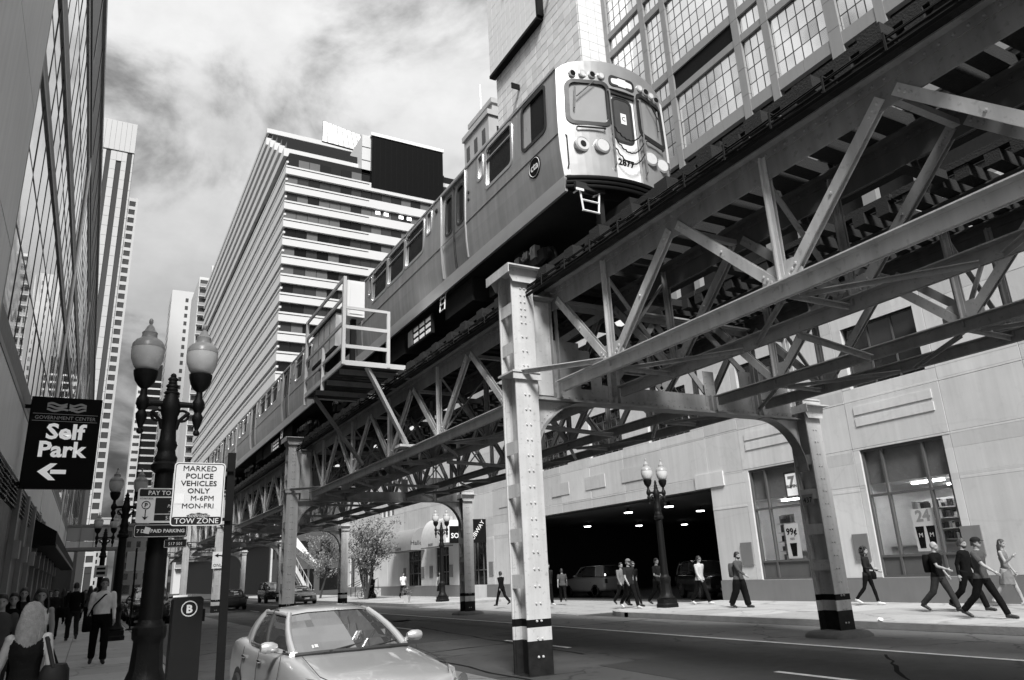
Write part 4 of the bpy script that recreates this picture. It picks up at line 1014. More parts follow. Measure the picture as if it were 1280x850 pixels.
def panequad(P, o, off, m=None, nu=3, nv=3):
    m = m or MB(); a0, a1, b0, b1 = o
    for i in range(nu):
        for j in range(nv):
            u0, u1 = a0+(a1-a0)*i/nu, a0+(a1-a0)*(i+1)/nu; v0, v1 = b0+(b1-b0)*j/nv, b0+(b1-b0)*(j+1)/nv
            m.add([P(u0,v0,off),P(u1,v0,off),P(u1,v1,off),P(u0,v1,off)], [(0,1,2,3)])
    return m
M_TG = glassmat('train_window_glass', .02, .05, .05, 1.0, ior=1.6); M_WS_G = glassmat('train_windscreen', .30, .07, .10, 1.2, ior=2.2, var=.5)
M_GASK = mat('gasket_black', .02, .5); M_SSD = mat('stainless_worn', .33, .45, metal=.85, var=.2, scale=.8, streak=.25, bump=.05, bscale=2.0); M_CREAM = mat('end_paint_pale', .40, .34, metal=.45, var=.14, scale=1.6, streak=.1)
LEN = 18.9; M_LENS = mat('lamp_lens_clear', .62, .12, var=.1, scale=20, coat=.8)
def train_car(yf, label, lead):
    T = thing('train_car', (8.65, yf, RT), label, 'train car', 'cars of the elevated train')
    bulge = .38 if lead else .06
    def PS(side):                              # side surface: u runs along the car, v is height
        def P(u, v, off): return (8.65+side*(hx(v)+off), yf+u, v)
        return P
    def PF(u, v, off):                         # front surface: u across, v is height
        x = u*hx(min(v, 11.5))/1.42
        z = v if v <= 11.5 else 11.5+(v-11.5)*(zroof(x)-11.5)/.51
        return (8.65+x, yf-bulge*(1-(u/1.42)**2)-off, z)
    wins = [(.45, 1.40, 10.34, 11.40), (1.92, 3.18, 10.36, 11.42), (3.36, 3.60, 10.78, 11.42), (6.55, 6.85, 10.78, 11.42), (7.10, 8.50, 10.42, 11.44), (8.62, 10.05, 10.42, 11.44), (10.17, 11.62, 10.42, 11.44), (11.75, 12.0, 10.78, 11.42),
            (15.1, 15.35, 10.78, 11.42), (15.6, 16.85, 10.36, 11.42), (17.2, 18.1, 10.36, 11.40)]
    doors = [(4.35, 5.80, 9.06, 11.46), (12.65, 14.10, 9.06, 11.46)]
    vs_ = [9.04, 9.3, 9.6, 9.9, 10.3, 10.7, 11.1, 11.5]
    us_ = fr(0, LEN, .9)
    body = MB()
    for side in (-1, 1):
        m = MB(); shell(m, PS(side), us_, vs_, wins+doors, .06)
        if side > 0: m.f = [f[::-1] for f in m.f]
        body.add(m.v, m.f)
    ring = [(SEC[k][0], SEC[k][1]) for k in range(7, 13)]; ring = ring+[(-a, b) for a, b in ring[-2::-1]]
    body.loft([[(8.65+a, yf+u, b) for a, b in ring] for u in fr(0, LEN, 1.5)], close=False, cap=False)
    body.loft([[(8.65+a, yf+LEN, b) for a, b in ((-1.35, 9.04), (-1.42, 10), (-1.38, 11.5), (-.8, 11.725), (.8, 11.725), (1.38, 11.5), (1.42, 10), (1.35, 9.04))], [(8.65, yf+LEN+.02, 10.3)]*8], cap=False)
    B = body.build('body', M_SS, T, smooth=35)
    m = MB()                                   # skirt rail and floor
    for s in (-1, 1): m.prof((8.65+s*1.33, yf, 8.87), (8.65+s*1.33, yf+LEN, 8.87), [(-.03,-.16),(.03,-.16),(.04,.0),(.04,.165),(-.03,.165)] if s > 0 else [(-.04,.0),(-.03,-.16),(.03,-.16),(.03,.165),(-.04,.165)])
    m.build('skirt', M_SSB, T)
    m = MB(); m.box(7.36, 9.94, yf+.02, yf+LEN-.02, 8.75, 9.03); m.build('floor', M_DARK, T)
    m = MB(); m.box(7.45, 9.85, yf+.1, yf+LEN-.1, 9.1, 9.15); m.build('interior_floor', M_GI, B)
    m = MB(); m.box(8.4, 8.9, yf+1.7, yf+LEN-.5, 9.15, 11.4); m.build('interior_seats', M_GI, B)
    m = MB()                                   # drip rail along the roof edge
    for s in (-1, 1): m.beam((8.65+s*1.385, yf, 11.53), (8.65+s*1.385, yf+LEN, 11.53), .035, .05)
    m.build('drip_rail', M_SSB, B)
    sides = (-1, 1) if not lead else (-1, 1)
    for side in sides:
        P = PS(side)
        for k, o in enumerate(wins):
            small = o[1]-o[0] < .4
            f = framering(P, o, .05 if small else .10, .05, .014).build('window', M_SSB if not (lead and k == 0) else M_GASK, B, smooth=40)
            panequad(P, o, -.035).build('pane', M_TG, f, smooth=40)
            if not small and k != 0:
                m = MB(); m.beam(P(o[0], o[3]-.30, -.02), P(o[1], o[3]-.30, -.02), .03, .05, (side, 0, 0)); m.build('transom', M_SSB, f)
            if lead and k == 0:
                m = MB(); a_ = o[0]+(o[1]-o[0])*.66; m.add([P(a_,o[2]+.03,-.02),P(o[1]-.02,o[2]+.03,-.02),P(o[1]-.02,o[3]-.03,-.02),P(a_,o[3]-.03,-.02)], [(0,1,2,3)]); m.build('slid_panel', mat('slid_pane_pale', .35, .3), f)
        for o in doors:
            m = MB(); mid = (o[0]+o[1])/2
            for a0, a1 in ((o[0]+.02, mid-.012), (mid+.012, o[1]-.02)):
                q = MB(); lw = (a0+.16, a1-.16, 10.2, 11.25)
                def PD(u, v, off): return P(u, v, off-.045)
                shell(q, PD, [a0, a1], [v for v in vs_ if v < 11.46]+[11.46, 9.07], [lw], .03)
                if side > 0: q.f = [f[::-1] for f in q.f]
                d = q.build('door_leaf', M_SSD, B, smooth=35)
                framering(PD, lw, .09, .04, .012).build('window_frame', M_GASK, d, smooth=40)
                panequad(PD, lw, -.02).build('pane', M_TG, d)
                m2 = MB(); m2.tube([PD(a0+.02, v, .02) for v in (9.1, 9.6, 10.2, 10.8, 11.4)], .012, 5); m2.build('edge_strip', M_GASK, d)
            m = MB()
            for u in (o[0]-.03, o[1]+.03): m.tube([P(u, v, .012) for v in (9.08, 9.5, 10, 10.5, 11.0, 11.47)], .028, 6)
            m.tube([P(u, 11.48, .012) for u in fr(o[0]-.03, o[1]+.03, .3)], .028, 6); m.build('door_surround', M_SSB, B, smooth=60)
            m = MB(); m.lathe([(.07, -.02), (.07, .03), (.03, .05)], (0, 0, 0), 10); m.v = [P(o[1]+.35+y_, 11.2+z_, x_) for z_, y_, x_ in m.v]; m.build('door_light', M_GASK, B)
            for vq in (10.55, 10.75):
                m = MB(); m.lathe([(.05, 0), (.045, .02)], (0, 0, 0), 8); m.v = [P(o[0]-.22+y_, vq+z_, x_) for z_, y_, x_ in m.v]; m.build('door_button', M_GASK, B)
        if lead and side < 0:                  # round black badge
            m = MB(); m.lathe([(.24, .004), (.24, .012), (.225, .012)], (0, 0, 0), 28); m.v = [P(.97+y_, 9.74+z_, x_) for z_, y_, x_ in m.v]; bd = m.build('badge', M_BLACK, B)
            m = MB()
            m.tube([P(.97+.205*math.cos(R_(10*k)), 9.74+.205*math.sin(R_(10*k)), .014) for k in range(37)], .006, 4); m.build('badge_ring', M_WHITE, bd)
            q = P(.97, 9.67, .016); text('cta', .25, 'lettering', M_WHITE, bd, q, (0, -1, 0), (0, 0, 1), bold=.003)
        m = MB(); m.beam(P(1.68, 9.05, .004), P(1.68, 11.5, .004), .02, .006, (side, 0, 0)); m.build('panel_seam', M_SSD, B)
        m = MB(); m.tube([P(u, 9.98, .006) for u in fr(0, LEN, .9)], .012, 4); m.build('belt_moulding', M_SSD, B)
    # end of the car
    wl = (-1.22, -.40, 10.24, 11.20); wrr = (.40, 1.22, 10.24, 11.20); dr = (-.33, .33, 9.06, 11.14)
    ops = [wl, wrr, dr]
    m = MB(); shell(m, PF, fr(-1.42, 1.42, .142), vs_+[11.75, 12.01], ops, .07)
    E_ = m.build('end_face', M_CREAM if lead else M_SS, T, smooth=35)
    for o in (wl, wrr):
        f = framering(PF, o, .11, .05, .02).build('windscreen', M_GASK, E_, smooth=40); panequad(PF, o, -.03).build('pane', M_WS_G, f, smooth=40)
        m = MB(); c = (o[0]+o[1])/2; m.tube([PF(c+(.12 if o is wl else -.12), 11.22, .05), PF(c-(.26 if o is wl else -.26), 10.82, .045)], .014, 5); m.tube([PF(c-(.26 if o is wl else -.26)-.02, 11.05, .035), PF(c-(.26 if o is wl else -.26)-.05, 10.55, .035)], .018, 5); m.build('wiper', M_GASK, f)
        m = MB(); m.tube([PF(c-.28, 10.10, .02), PF(c-.28, 10.10, .06), PF(c+.28, 10.10, .06), PF(c+.28, 10.10, .02)], .018, 6); m.build('grab_bar', M_GASK, E_)
        if lead:
            for k in range(4):                 # marker lamps over the windscreen
                u = c+(-.30+.2*k)*(1 if o is wl else -1); q = PF(u, 11.385, 0)
                m = MB(); m.lathe([(.075, -.06), (.085, .0), (.085, .03), (.065, .035)], (0, 0, 0), 14); m.v = [(q[0]+a_, q[1]-c_, q[2]+b_) for a_, b_, c_ in m.v]; h = m.build('marker_lamp', M_SSB, E_, smooth=40)
                m = MB(); m.lathe([(.062, .036), (.05, .02), (.01, .012)], (0, 0, 0), 14); m.v = [(q[0]+a_, q[1]-c_-.004, q[2]+b_) for a_, b_, c_ in m.v]; m.build('lens', M_BLACK if k % 2 == 0 else M_LENS, h, smooth=40)
            for k, u in enumerate((c-.20, c+.20)):   # headlamps
                q = PF(u, 9.72, 0)
                m = MB(); m.lathe([(.15, -.06), (.165, .0), (.165, .035), (.135, .045)], (0, 0, 0), 18); m.v = [(q[0]+a_*1.1, q[1]-c_, q[2]+b_) for a_, b_, c_ in m.v]; h = m.build('headlamp', M_SSB, E_, smooth=40)
                m = MB(); m.lathe([(.13, .045), (.11, .02), (.05, .0), (.01, -.01)], (0, 0, 0), 18); m.v = [(q[0]+a_*1.1, q[1]-c_-.004, q[2]+b_) for a_, b_, c_ in m.v]; m.build('lens', M_LENS, h, smooth=40)
                if k == 0 and o is wl:
                    m = MB(); m.lathe([(.07, .055), (.06, .06), (.01, .06)], (0, 0, 0), 14); m.v = [(q[0]+a_, q[1]-c_, q[2]+b_) for a_, b_, c_ in m.v]; m.build('bulb_cover', M_DARK, h)
    # end door, recessed
    m = MB(); y = yf-bulge+.09
    m.box(8.33, 8.97, y, y+.03, 9.06, 11.14); d = m.build('end_door', M_WHITE if lead else M_SSD, E_)
    Pd = lambda u, v, off: (8.65+u, y-off, v)
    o = (-.22, .22, 9.98, 10.98); framering(Pd, o, .10, .03, .01).build('window_frame', M_GASK, d, smooth=40); panequad(Pd, o, .004).build('pane', mat('door_pane_grey', .06, .15), d)
    if lead:
        m = MB(); m.box(8.60, 8.74, y-.012, y-.006, 10.40, 10.65); st_ = m.build('sticker', M_PAPER, d)
        text('C', .14, 'lettering', M_BLACK, st_, (8.67, y-.014, 10.48))
        text('2877', .20, 'car_number', M_BLACK, d, (8.63, y-.006, 9.42), bold=.006)
        m = MB(); m.box(8.33, 8.97, y-.05, y, 11.05, 11.14); m.build('door_header', M_GASK, d)
        o = (-.30, .30, 11.24, 11.43); framering(PF, o, .05, .04, .014).build('destination_frame', M_GASK, E_, smooth=40); panequad(PF, o, .006).build('destination_sign', M_WHITE, E_)
        for k, (z0, sag) in enumerate(((10.25, .32), (10.0, .36), (9.75, .36))):   # safety chains across the door
            m = MB(); n = 16
            for q in range(n):
                def cp(t): return Vector((8.25+.80*t, yf-bulge-.04-.02*math.sin(math.pi*t), z0-sag*4*t*(1-t)))
                p0, p1 = cp(q/n), cp((q+1)/n); m.tube([p0, p0.lerp(p1, .5)+Vector((0, -.012 if q % 2 else .012, .008)), p1], .014, 5)
            m.build('chain', M_DARK, E_)
        m = MB()
        for x in (8.26, 9.04): m.tube([(x, yf-bulge-.005, 9.25), (x, yf-bulge-.06, 9.3), (x, yf-bulge-.06, 11.0), (x, yf-bulge-.005, 11.05)], .016, 6)
        m.build('door_rail', M_SSD, E_)
        m = MB()
        for u in (-1.33, 1.33): q = PF(u, 9.3, 0); m.tube([(q[0], q[1]-.01, 9.2), (q[0], q[1]-.06, 9.25), (q[0], q[1]-.06, 9.9), (q[0], q[1]-.01, 9.95)], .014, 6)
        m.build('corner_grab', M_GASK, E_)
        for s in (-1, 1):
            m = MB(); a0, a1 = (-1.415, -1.30) if s < 0 else (1.30, 1.415)
            panequad(PF, (a0, a1, 9.06, 11.45), .006, nv=8, nu=1).build('corner_stripe', M_WHITE, E_)
        m = MB()                               # anticlimber
        pts = [PF(u, 9.0, .05) for u in fr(-1.40, 1.40, .2)]
        for z in (8.98, 8.90, 8.82): m.tube([(p[0], p[1]+(9.0-z)*.4, z) for p in pts], .045, 6)
        m.build('anticlimber', M_BLACK, T, smooth=60)
        m = MB(); m.box(7.42, 8.1, yf-.20, yf-.12, 8.72, 8.86); m.build('bumper_light_box', M_GASK, T)
        m = MB(); m.box(7.40, 7.58, yf-.215, yf-.20, 8.66, 8.71); m.build('small_plate', M_WHITE, T)
        m = MB()
        for x in (7.52, 7.98): m.tube([(x, yf+.05, 8.75), (x, yf-.16, 8.72), (x+(.05 if x < 7.7 else -.05), yf-.16, 8.28)], .02, 6)
        for z in (8.28, 8.50): m.tube([(7.55, yf-.16, z), (7.95, yf-.16, z)], .02, 6)
        m.build('front_step', M_WHITE, T)
        m = MB(); m.box(8.4, 8.9, yf-.55, yf+.6, 8.2, 8.55); m.tube([(8.65, yf-.7, 8.37), (8.65, yf-.3, 8.37)], .16, 8); m.build('coupler', M_DARK, T)
        m = MB(); m.box(8.02, 8.12, yf-.1, yf+.05, 7.95, 8.8); m.build('hose_bracket', M_DARK, T)
    # running gear
    for yb in (yf+2.7, yf+LEN-2.7):
        m = MB()
        for s in (-1, 1):
            x = 8.65+s*.98
            m.extr([(x-.05, yb-1.25, 7.95), (x-.05, yb-1.25, 8.2), (x-.05, yb-.5, 8.25), (x-.05, yb-.3, 8.05), (x-.05, yb+.3, 8.05), (x-.05, yb+.5, 8.25), (x-.05, yb+1.25, 8.2), (x-.05, yb+1.25, 7.95), (x-.05, yb+.4, 7.82), (x-.05, yb-.4, 7.82)], (.1, 0, 0))
            for dy in (-.85, .85): m.box(x-.09, x+.09, yb+dy-.14, yb+dy+.14, 7.9, 8.2)
        m.box(7.75, 9.55, yb-.2, yb+.2, 8.05, 8.6); bg_ = m.build('bogie', M_DARK, T)
        for dy in (-.85, .85):
            for s in (-1, 1):
                m = MB(); m.lathe([(.06, -.07), (.32, -.05), (.36, -.05), (.36, .0), (.40, .02), (.40, .05), (.06, .06)], (0, 0, 0), 20); x = 8.65+s*.72
                m.v = [(x+c_*(-s), yb+dy+a_, RT+.36+b_) for a_, b_, c_ in m.v]; m.build('wheel', M_RAIL, bg_, smooth=40)
        m = MB()
        for q in range(6): m.box(7.55+random.uniform(0, .1), 7.7, yb-1+q*.35, yb-1+q*.35+.2, 8.05+random.uniform(0, .15), 8.35); m.tube([(7.52, yb-1+q*.35, 8.3), (7.5, yb-.9+q*.35, 8.15), (7.56, yb-.75+q*.35, 8.28)], .018, 5)
        m.build('brake_gear', M_SSD, bg_)
    for (a_, b_, z0, z1, nm) in ((4.6, 6.3, 8.1, 8.72, 'equipment_box'), (9.3, 11.3, 8.05, 8.72, 'equipment_box'), (11.6, 13.4, 8.15, 8.72, 'equipment_box')):
        m = MB(); m.bbox(7.5, 9.8, yf+a_, yf+b_, z0, z1, .03); m.build(nm, M_DARK, T)
    m = MB(); m.box(7.42, 7.5, yf+7.0, yf+8.75, 8.0, 8.55); rb = m.build('resistor_box', M_DARK, T)
    for i in range(3):
        for j in range(3):
            m = MB()
            for q in range(4): m.box(7.405, 7.42, yf+7.08+i*.45+q*.09, yf+7.08+i*.45+q*.09+.05, 8.05+j*.17, 8.05+j*.17+.10)
            m.build('vent', M_WHITE, rb, kind='stuff')
    m = MB(); m.box(7.40, 7.42, yf+8.42, yf+8.74, 8.05, 8.5); m.build('cover_plate', M_SSD, rb)
    m = MB()
    for y in (yf+5.95, yf+6.25): m.tube([(7.38, y, 8.75), (7.34, y, 8.3)], .018, 5)
    for z in (8.32, 8.48, 8.64): m.tube([(7.345, yf+5.95, z), (7.345, yf+6.25, z)], .016, 5)
    m.build('side_step', M_WHITE, T)
    return T
train_car(10.55, 'leading stainless steel train car with pale end face and round badge', True)
train_car(29.85, 'second train car, partly behind the steel service platform', False)
train_car(49.15, 'third train car, farthest of the train down the street', False)
# ================================================================== service platform beside the track
PL = thing('service_platform', (5.4, 19.1, 7.3), 'pale steel service platform with railings bracketed off the viaduct', 'platform')
M_PLT = mat('galvanised_pale', .58, .5, var=.1, scale=3)
X0, X1, Y0, Y1, ZF = 5.42, 7.15, 19.1, 23.4, 7.34
m = MB(); m.box(X0, X1+.1, Y0, Y0+.05, ZF-.02, ZF+.12); m.box(X0, X0+.05, Y0+.052, Y1, ZF-.02, ZF+.12); m.box(X0, X1, Y1-.05, Y1, ZF-.02, ZF+.12); m.build('edge_beam', M_PLT, PL)
for k in range(16):
    y = Y0+.07+k*.267; m = MB(); m.box(X0+.06, X1, y, y+.22, ZF+.02, ZF+.06); m.build('floor_plank', M_WOOD, PL)
for y in (Y0+.6, Y0+1.9, Y0+3.2):
    m = MB(); m.tee((X0+.1, y, ZF+.01), (X1+.6, y, ZF+.01), .12, .14, .014); m.build('joist', M_STEEL2, PL)
for x, y, z in ((X0+.03, Y0+.03, 9.92), (6.74, Y0+.03, 9.02), (X0+.03, Y1-.03, 9.92), (X0+.03, (Y0+Y1)/2, 8.4)):
    m = MB(); m.beam((x, y, ZF-.25 if y > Y0+1 else ZF), (x, y, z), .09, .09); m.build('post', M_PLT, PL)
for z in (9.0, 8.42, 7.86):
    m = MB(); m.box(X0+.08, 6.70, Y0-.01, Y0+.04, z-.05, z+.05 if z < 8.9 else z+.03); m.build('front_rail', M_PLT, PL)
for z in (9.88, 9.30, 8.55, 7.9):
    m = MB(); m.box(X0+.0, X0+.05, Y0+.08, Y1-.08, z-.05, z+.05); m.build('side_rail', M_STEEL, PL)
m = MB(); m.beam((6.15, Y0+.1, ZF), (7.62, 20.0, 5.36), .11, .11); m.build('brace', M_PLT, PL)
m = MB(); m.beam((5.7, Y1-.3, ZF-.02), (7.62, 24.1, 5.36), .1, .1); m.build('brace', M_STEEL2, PL)
m = MB(); m.box(7.35, 7.85, 19.8, 20.25, 5.27, 5.34); m.build('brace_shoe', M_PLT, PL)
t = thing('white_cabinet', (5.98, 20.0, ZF), 'bright white equipment cabinet standing on the service platform', 'cabinet')
m = MB(); m.bbox(5.72, 6.26, 19.8, 20.35, 9.0, 10.12, .02); cb = m.build('box', mat('cabinet_white', .85, .4, var=.03), t)
m = MB(); m.box(5.80, 6.18, 19.78, 19.797, 9.08, 10.04); m.build('door', mat('cabinet_white', .85), cb)
m = MB(); m.box(5.92, 6.06, 20.0, 20.14, ZF+.06, 8.99); m.build('pedestal', M_DARK, t)
t = thing('equipment_locker', (5.75, 21.6, ZF), 'long pale equipment locker behind the platform side rails', 'cabinet')
m = MB(); m.box(5.62, 6.1, 20.6, 23.1, 8.3, 9.35); lk = m.build('box', M_WHITE, t)
m = MB(); m.box(5.58, 6.14, 20.55, 23.15, 9.35, 9.45); m.box(5.58, 6.14, 20.55, 23.15, 8.2, 8.3); m.build('trim', M_BLACK, lk)
for y in (21.2, 21.85, 22.5): m = MB(); m.box(5.605, 5.62, y-.03, y+.03, 8.32, 9.33); m.build('seam', M_STEEL2, lk)
for y in (20.8, 22.9): m = MB(); m.box(5.8, 5.95, y-.05, y+.05, ZF+.06, 8.2); m.build('leg', M_DARK, t)
# ================================================================== street lamps
M_GLOBE = mat('lamp_globe', .55, .25, var=.12, scale=6, spec=.6); M_GLOBET = mat('lamp_globe_cap', .28, .35, var=.2, scale=8)
def twin_lamp(label, loc, rz=0.0, signs=False):
    t = thing('street_lamp', loc, label, 'street lamp', 'twin globe street lamps', rz); k = dict(parent=t, world=False)
    m = MB(); rr = []
    for r, z in ((.36, 0), (.36, .12), (.33, .16), (.33, .30)): rr.append([(sx*r, sy*r, z) for sx, sy in ((-1,-.6),(-.6,-1),(.6,-1),(1,-.6),(1,.6),(.6,1),(-.6,1),(-1,.6))])
    m.loft(rr); m.lathe([(.30,.30),(.31,.36),(.25,.42),(.205,.55),(.185,.85),(.185,.92),(.21,.96),(.215,1.04),(.21,1.10),(.17,1.14),(.15,1.20)], (0,0,0), 16, 8, .03); m.build('base', M_LAMPOST, smooth=35, **k)
    m = MB(); m.lathe([(.146,1.20),(.140,1.6),(.130,2.4),(.118,3.30)], (0,0,0), 24, 12, .045); m.build('shaft', M_LAMPOST, smooth=60, **k)
    m = MB(); m.lathe([(.135,3.28),(.185,3.32),(.19,3.40),(.15,3.44),(.16,3.50),(.13,3.56),(.12,3.62),(.145,3.70),(.115,3.78),(.10,4.0),(.105,4.12),(.13,4.2),(.14,4.30),(.11,4.42),(.07,4.5)], (0,0,0), 14); m.build('collar', M_LAMPOST, smooth=40, **k)
    m = MB()                                   # leafy ornament on top
    for i in range(7): m.ell((0, 0, 4.46+i*.055), .11-.011*i+(.02 if i % 2 else 0), .07-.006*i, .05, 8, 4)
    m.build('ornament', M_LAMPOST, smooth=50, **k)
    for s in (-1, 1):
        x = s*.385
        m = MB(); m.tube([(0, 0, 4.30), (s*.12, 0, 4.34), (s*.26, 0, 4.34), (x, 0, 4.32)], [.06, .05, .045, .055], 8)
        m.tube([(s*.05, 0, 4.10)]+[(s*(.17+.085*math.cos(R_(a_))), 0, 4.16+.085*math.sin(R_(a_))) for a_ in range(-120, 211, 30)], .022, 6)
        m.tube([(s*.10, 0, 3.95), (s*.13, 0, 4.08), (s*.26, 0, 4.22)], .03, 6); a_ = m.build('arm', M_LAMPOST, smooth=50, **k)
        m = MB(); m.lathe([(.02,3.86),(.045,3.88),(.045,3.92),(.025,3.95),(.05,4.02),(.075,4.10),(.08,4.16),(.05,4.22),(.07,4.26),(.095,4.32),(.085,4.40),(.05,4.46),(.045,4.56),(.09,4.60),(.14,4.68),(.165,4.78),(.17,4.84)], (x,0,0), 14); m.build('holder', M_LAMPOST, a_, smooth=40, world=False)
        m = MB(); m.lathe([(.13,4.84),(.185,4.92),(.222,5.03),(.232,5.14),(.228,5.20)], (x,0,0), 20); g_ = m.build('globe', M_GLOBE, a_, smooth=60, world=False)
        m = MB(); m.lathe([(.232,5.20),(.222,5.27),(.18,5.33),(.115,5.37),(.105,5.42),(.11,5.46),(.075,5.50),(.05,5.56),(.018,5.60),(.03,5.63),(.03,5.67),(.01,5.70)], (x,0,0), 20); m.build('globe_cap', M_GLOBET, a_, smooth=40, world=False)
    return t
L0 = twin_lamp('black twin globe street lamp nearest the camera, carrying parking signs', (.80, 12.0, .15))
L0.scale = (1, 1, .972)
def lamp_at(label, loc, rz=0.0):
    c = copy_tree(L0, None, loc, rz); c['label'] = label; OFF[c.name] = Vector(loc); c.scale = (1, 1, 1); return c
lamp_at('twin globe street lamp standing in front of the dark garage entrance', (19.62, 23.6, .15))
lamp_at('twin globe street lamp in front of the sandwich and soup shops', (19.50, 45.0, .15))
lamp_at('twin globe street lamp among the street trees', (21.2, 64.0, .15))
lamp_at('twin globe street lamp just left of the pay to park sign', (.86, 29.5, .15))
lamp_at('twin globe street lamp farthest down the left pavement', (.50, 47.0, .15))
# ================================================================== signs on the lamp and on posts
M_SIGNW = mat('sign_white', .52, .45, var=.06, scale=5, spots=.06); M_SIGNB = mat('sign_black', .012, .5, spec=.15); M_SGREY = mat('sign_grey', .42, .5)
def border(x0, x1, z0, z1, y, w_, parent, mt, r=.03):
    m = MB(); P = lambda u, v, off: (u, y-off, v)
    a_ = rrect(x0, x1, z0, z1, r); b_ = rrect(x0+w_, x1-w_, z0+w_, z1-w_, max(.005, r-w_)); n = len(a_)
    vs_ = [(p[0], y, p[1]) for p in a_]+[(p[0], y, p[1]) for p in b_]+[(p[0], y-.002, p[1]) for p in a_]+[(p[0], y-.002, p[1]) for p in b_]
    m.add(vs_, [f for k in range(n) for f in ((2*n+k, 2*n+(k+1)%n, 3*n+(k+1)%n, 3*n+k), (k, (k+1)%n, 2*n+(k+1)%n, 2*n+k), (3*n+k, 3*n+(k+1)%n, n+(k+1)%n, n+k))]); return m.build('border', mt, parent)
def plate(name, x0, x1, z0, z1, y, parent, mt, r=.03, th=.006):
    m = MB(); m.extr([(p[0], y, p[1]) for p in rrect(x0, x1, z0, z1, r)], (0, th, 0)); return m.build(name, mt, parent)
# police sign on its own post
PS_ = thing('police_parking_sign', (1.2, 8.0, .15), 'white marked police vehicles only sign on a leaning black post', 'road sign')
m = MB(); m.chan((1.19, 8.02, .10), (1.155, 8.02, 3.02), .075, .04, .012, (0, -1, 0)); m.build('post', M_BLACK, PS_)
y = 7.985; x0, x1, z0, z1 = .62, 1.095, 2.29, 2.905
pl_ = plate('panel', x0, x1, z0, z1, y, PS_, M_SIGNW, .035)
m = MB(); m.extr([(p[0], y-.002, p[1]) for p in rrect(x0+.012, x1-.012, z0+.010, z0+.085, .02)], (0, .0015, 0)); m.build('lower_band', M_SIGNB, pl_)
border(x0+.010, x1-.010, z0+.010, z1-.010, y-.0005, .006, pl_, M_SIGNB, .03)
for s_, zz, sz, xx in (('MARKED', 2.822, .072, .855), ('POLICE', 2.748, .070, .855), ('VEHICLES', 2.676, .070, .855), ('ONLY', 2.604, .068, .855), ('M-6PM', 2.532, .068, .895), ('MON-FRI', 2.458, .066, .86)):
    text(s_, sz, 'lettering', M_SIGNB, pl_, (xx, y-.002, zz), bold=.0006, xs=1.12)
text('TOW ZONE', .072, 'lettering', M_SIGNW, pl_, (.86, y-.005, 2.312), bold=.0012, xs=1.02)
m = MB(); m.extr([(.87+.10*math.cos(R_(12*k))*(1+.15*math.sin(k*2.3)), y-.0045, 2.385+.026*math.sin(R_(12*k))*(1+.2*math.cos(k*1.7))) for k in range(30)][::-1], (0, .002, 0)); stk = m.build('sticker', mat('sticker_dark', .035, .6, var=.6, scale=40), pl_)
text('SoBriago', .052, 'scrawl', M_SGREY, stk, (.87, y-.008, 2.37), shear=.2)
m = MB(); m.box(.645, .73, y-.003, y-.001, 2.50, 2.60); m.build('faded_patch', mat('sign_faded', .55, .6), pl_)
for z in (2.35, 2.84): m = MB(); m.box(1.09, 1.17, 7.99, 8.02, z-.015, z+.015); m.build('bracket', M_BLACK, PS_)
# pay to park signs strapped to the lamp
PP = thing('pay_to_park_sign', (.83, 11.72, 2.5), 'white pay to park sign with arrow on the nearest lamp post', 'road sign')
y = 11.70; pl_ = plate('panel', .47, 1.22, 2.60, 3.08, y, PP, M_SIGNW, .03)
m = MB(); m.extr([(p[0], y-.003, p[1]) for p in rrect(.49, 1.20, 2.965, 3.065, .02)], (0, .002, 0)); m.build('header', M_SIGNB, pl_)
text('PAY TO PARK', .085, 'lettering', M_SIGNW, pl_, (.86, y-.006, 2.985), bold=.001)
text('AT PAY BOX', .03, 'lettering', M_SIGNB, pl_, (.585, y-.003, 2.925))
m = MB(); m.extr([(p[0], y-.003, p[1]) for p in rrect(.70, 1.20, 2.63, 2.945, .01)], (0, .002, 0)); m.build('dark_field', M_SIGNB, pl_)
m = MB(); m.box(.70, 1.20, y-.0055, y-.003, 2.715, 2.725); m.build('rule', M_SIGNW, pl_)
text('ParkBox', .06, 'lettering', M_SIGNW, pl_, (.96, y-.006, 2.81), shear=.2); text('517 501', .07, 'lettering', M_SIGNW, pl_, (.96, y-.006, 2.645)); text('DRIVER SIDE', .025, 'lettering', M_SIGNW, pl_, (.96, y-.006, 2.905)); text('PAY STATION', .025, 'lettering', M_SIGNW, pl_, (.96, y-.006, 2.745))
m = MB(); m.tube([(.585+.052*math.cos(R_(15*k)), y-.004, 2.845+.052*math.sin(R_(15*k))) for k in range(25)], .005, 4); m.beam((.585, y-.003, 2.78), (.585, y-.003, 2.67), .012, .004, (0,1,0)); m.extr([(.545, y-.005, 2.69), (.585, y-.005, 2.64), (.625, y-.005, 2.69), (.585, y-.005, 2.675)], (0, .003, 0)); m.build('parking_symbol', M_SIGNB, pl_)
text('P', .08, 'lettering', M_SIGNB, pl_, (.585, y-.003, 2.817), bold=.002)
PK = thing('paid_parking_sign', (.83, 11.72, 2.4), 'black paid parking strip sign under the pay to park sign', 'road sign')
pl_ = plate('panel', .46, 1.15, 2.40, 2.585, y, PK, M_SIGNB, .03); border(.47, 1.14, 2.41, 2.575, y-.001, .006, pl_, M_SIGNW, .03)
text('7 D    PAID PARKING', .066, 'lettering', M_SIGNW, pl_, (.805, y-.003, 2.468), bold=.0015)
m = MB(); m.extr([(.585, y-.006, 2.465), (.655, y-.006, 2.45), (.675, y-.006, 2.53), (.605, y-.006, 2.55)], (0, .003, 0)); m.build('sticker', M_SIGNW, pl_)
m = MB()
for z in (2.45, 2.7, 2.95): m.box(.62, 1.0, 11.707, 11.88, z-.01, z+.01)
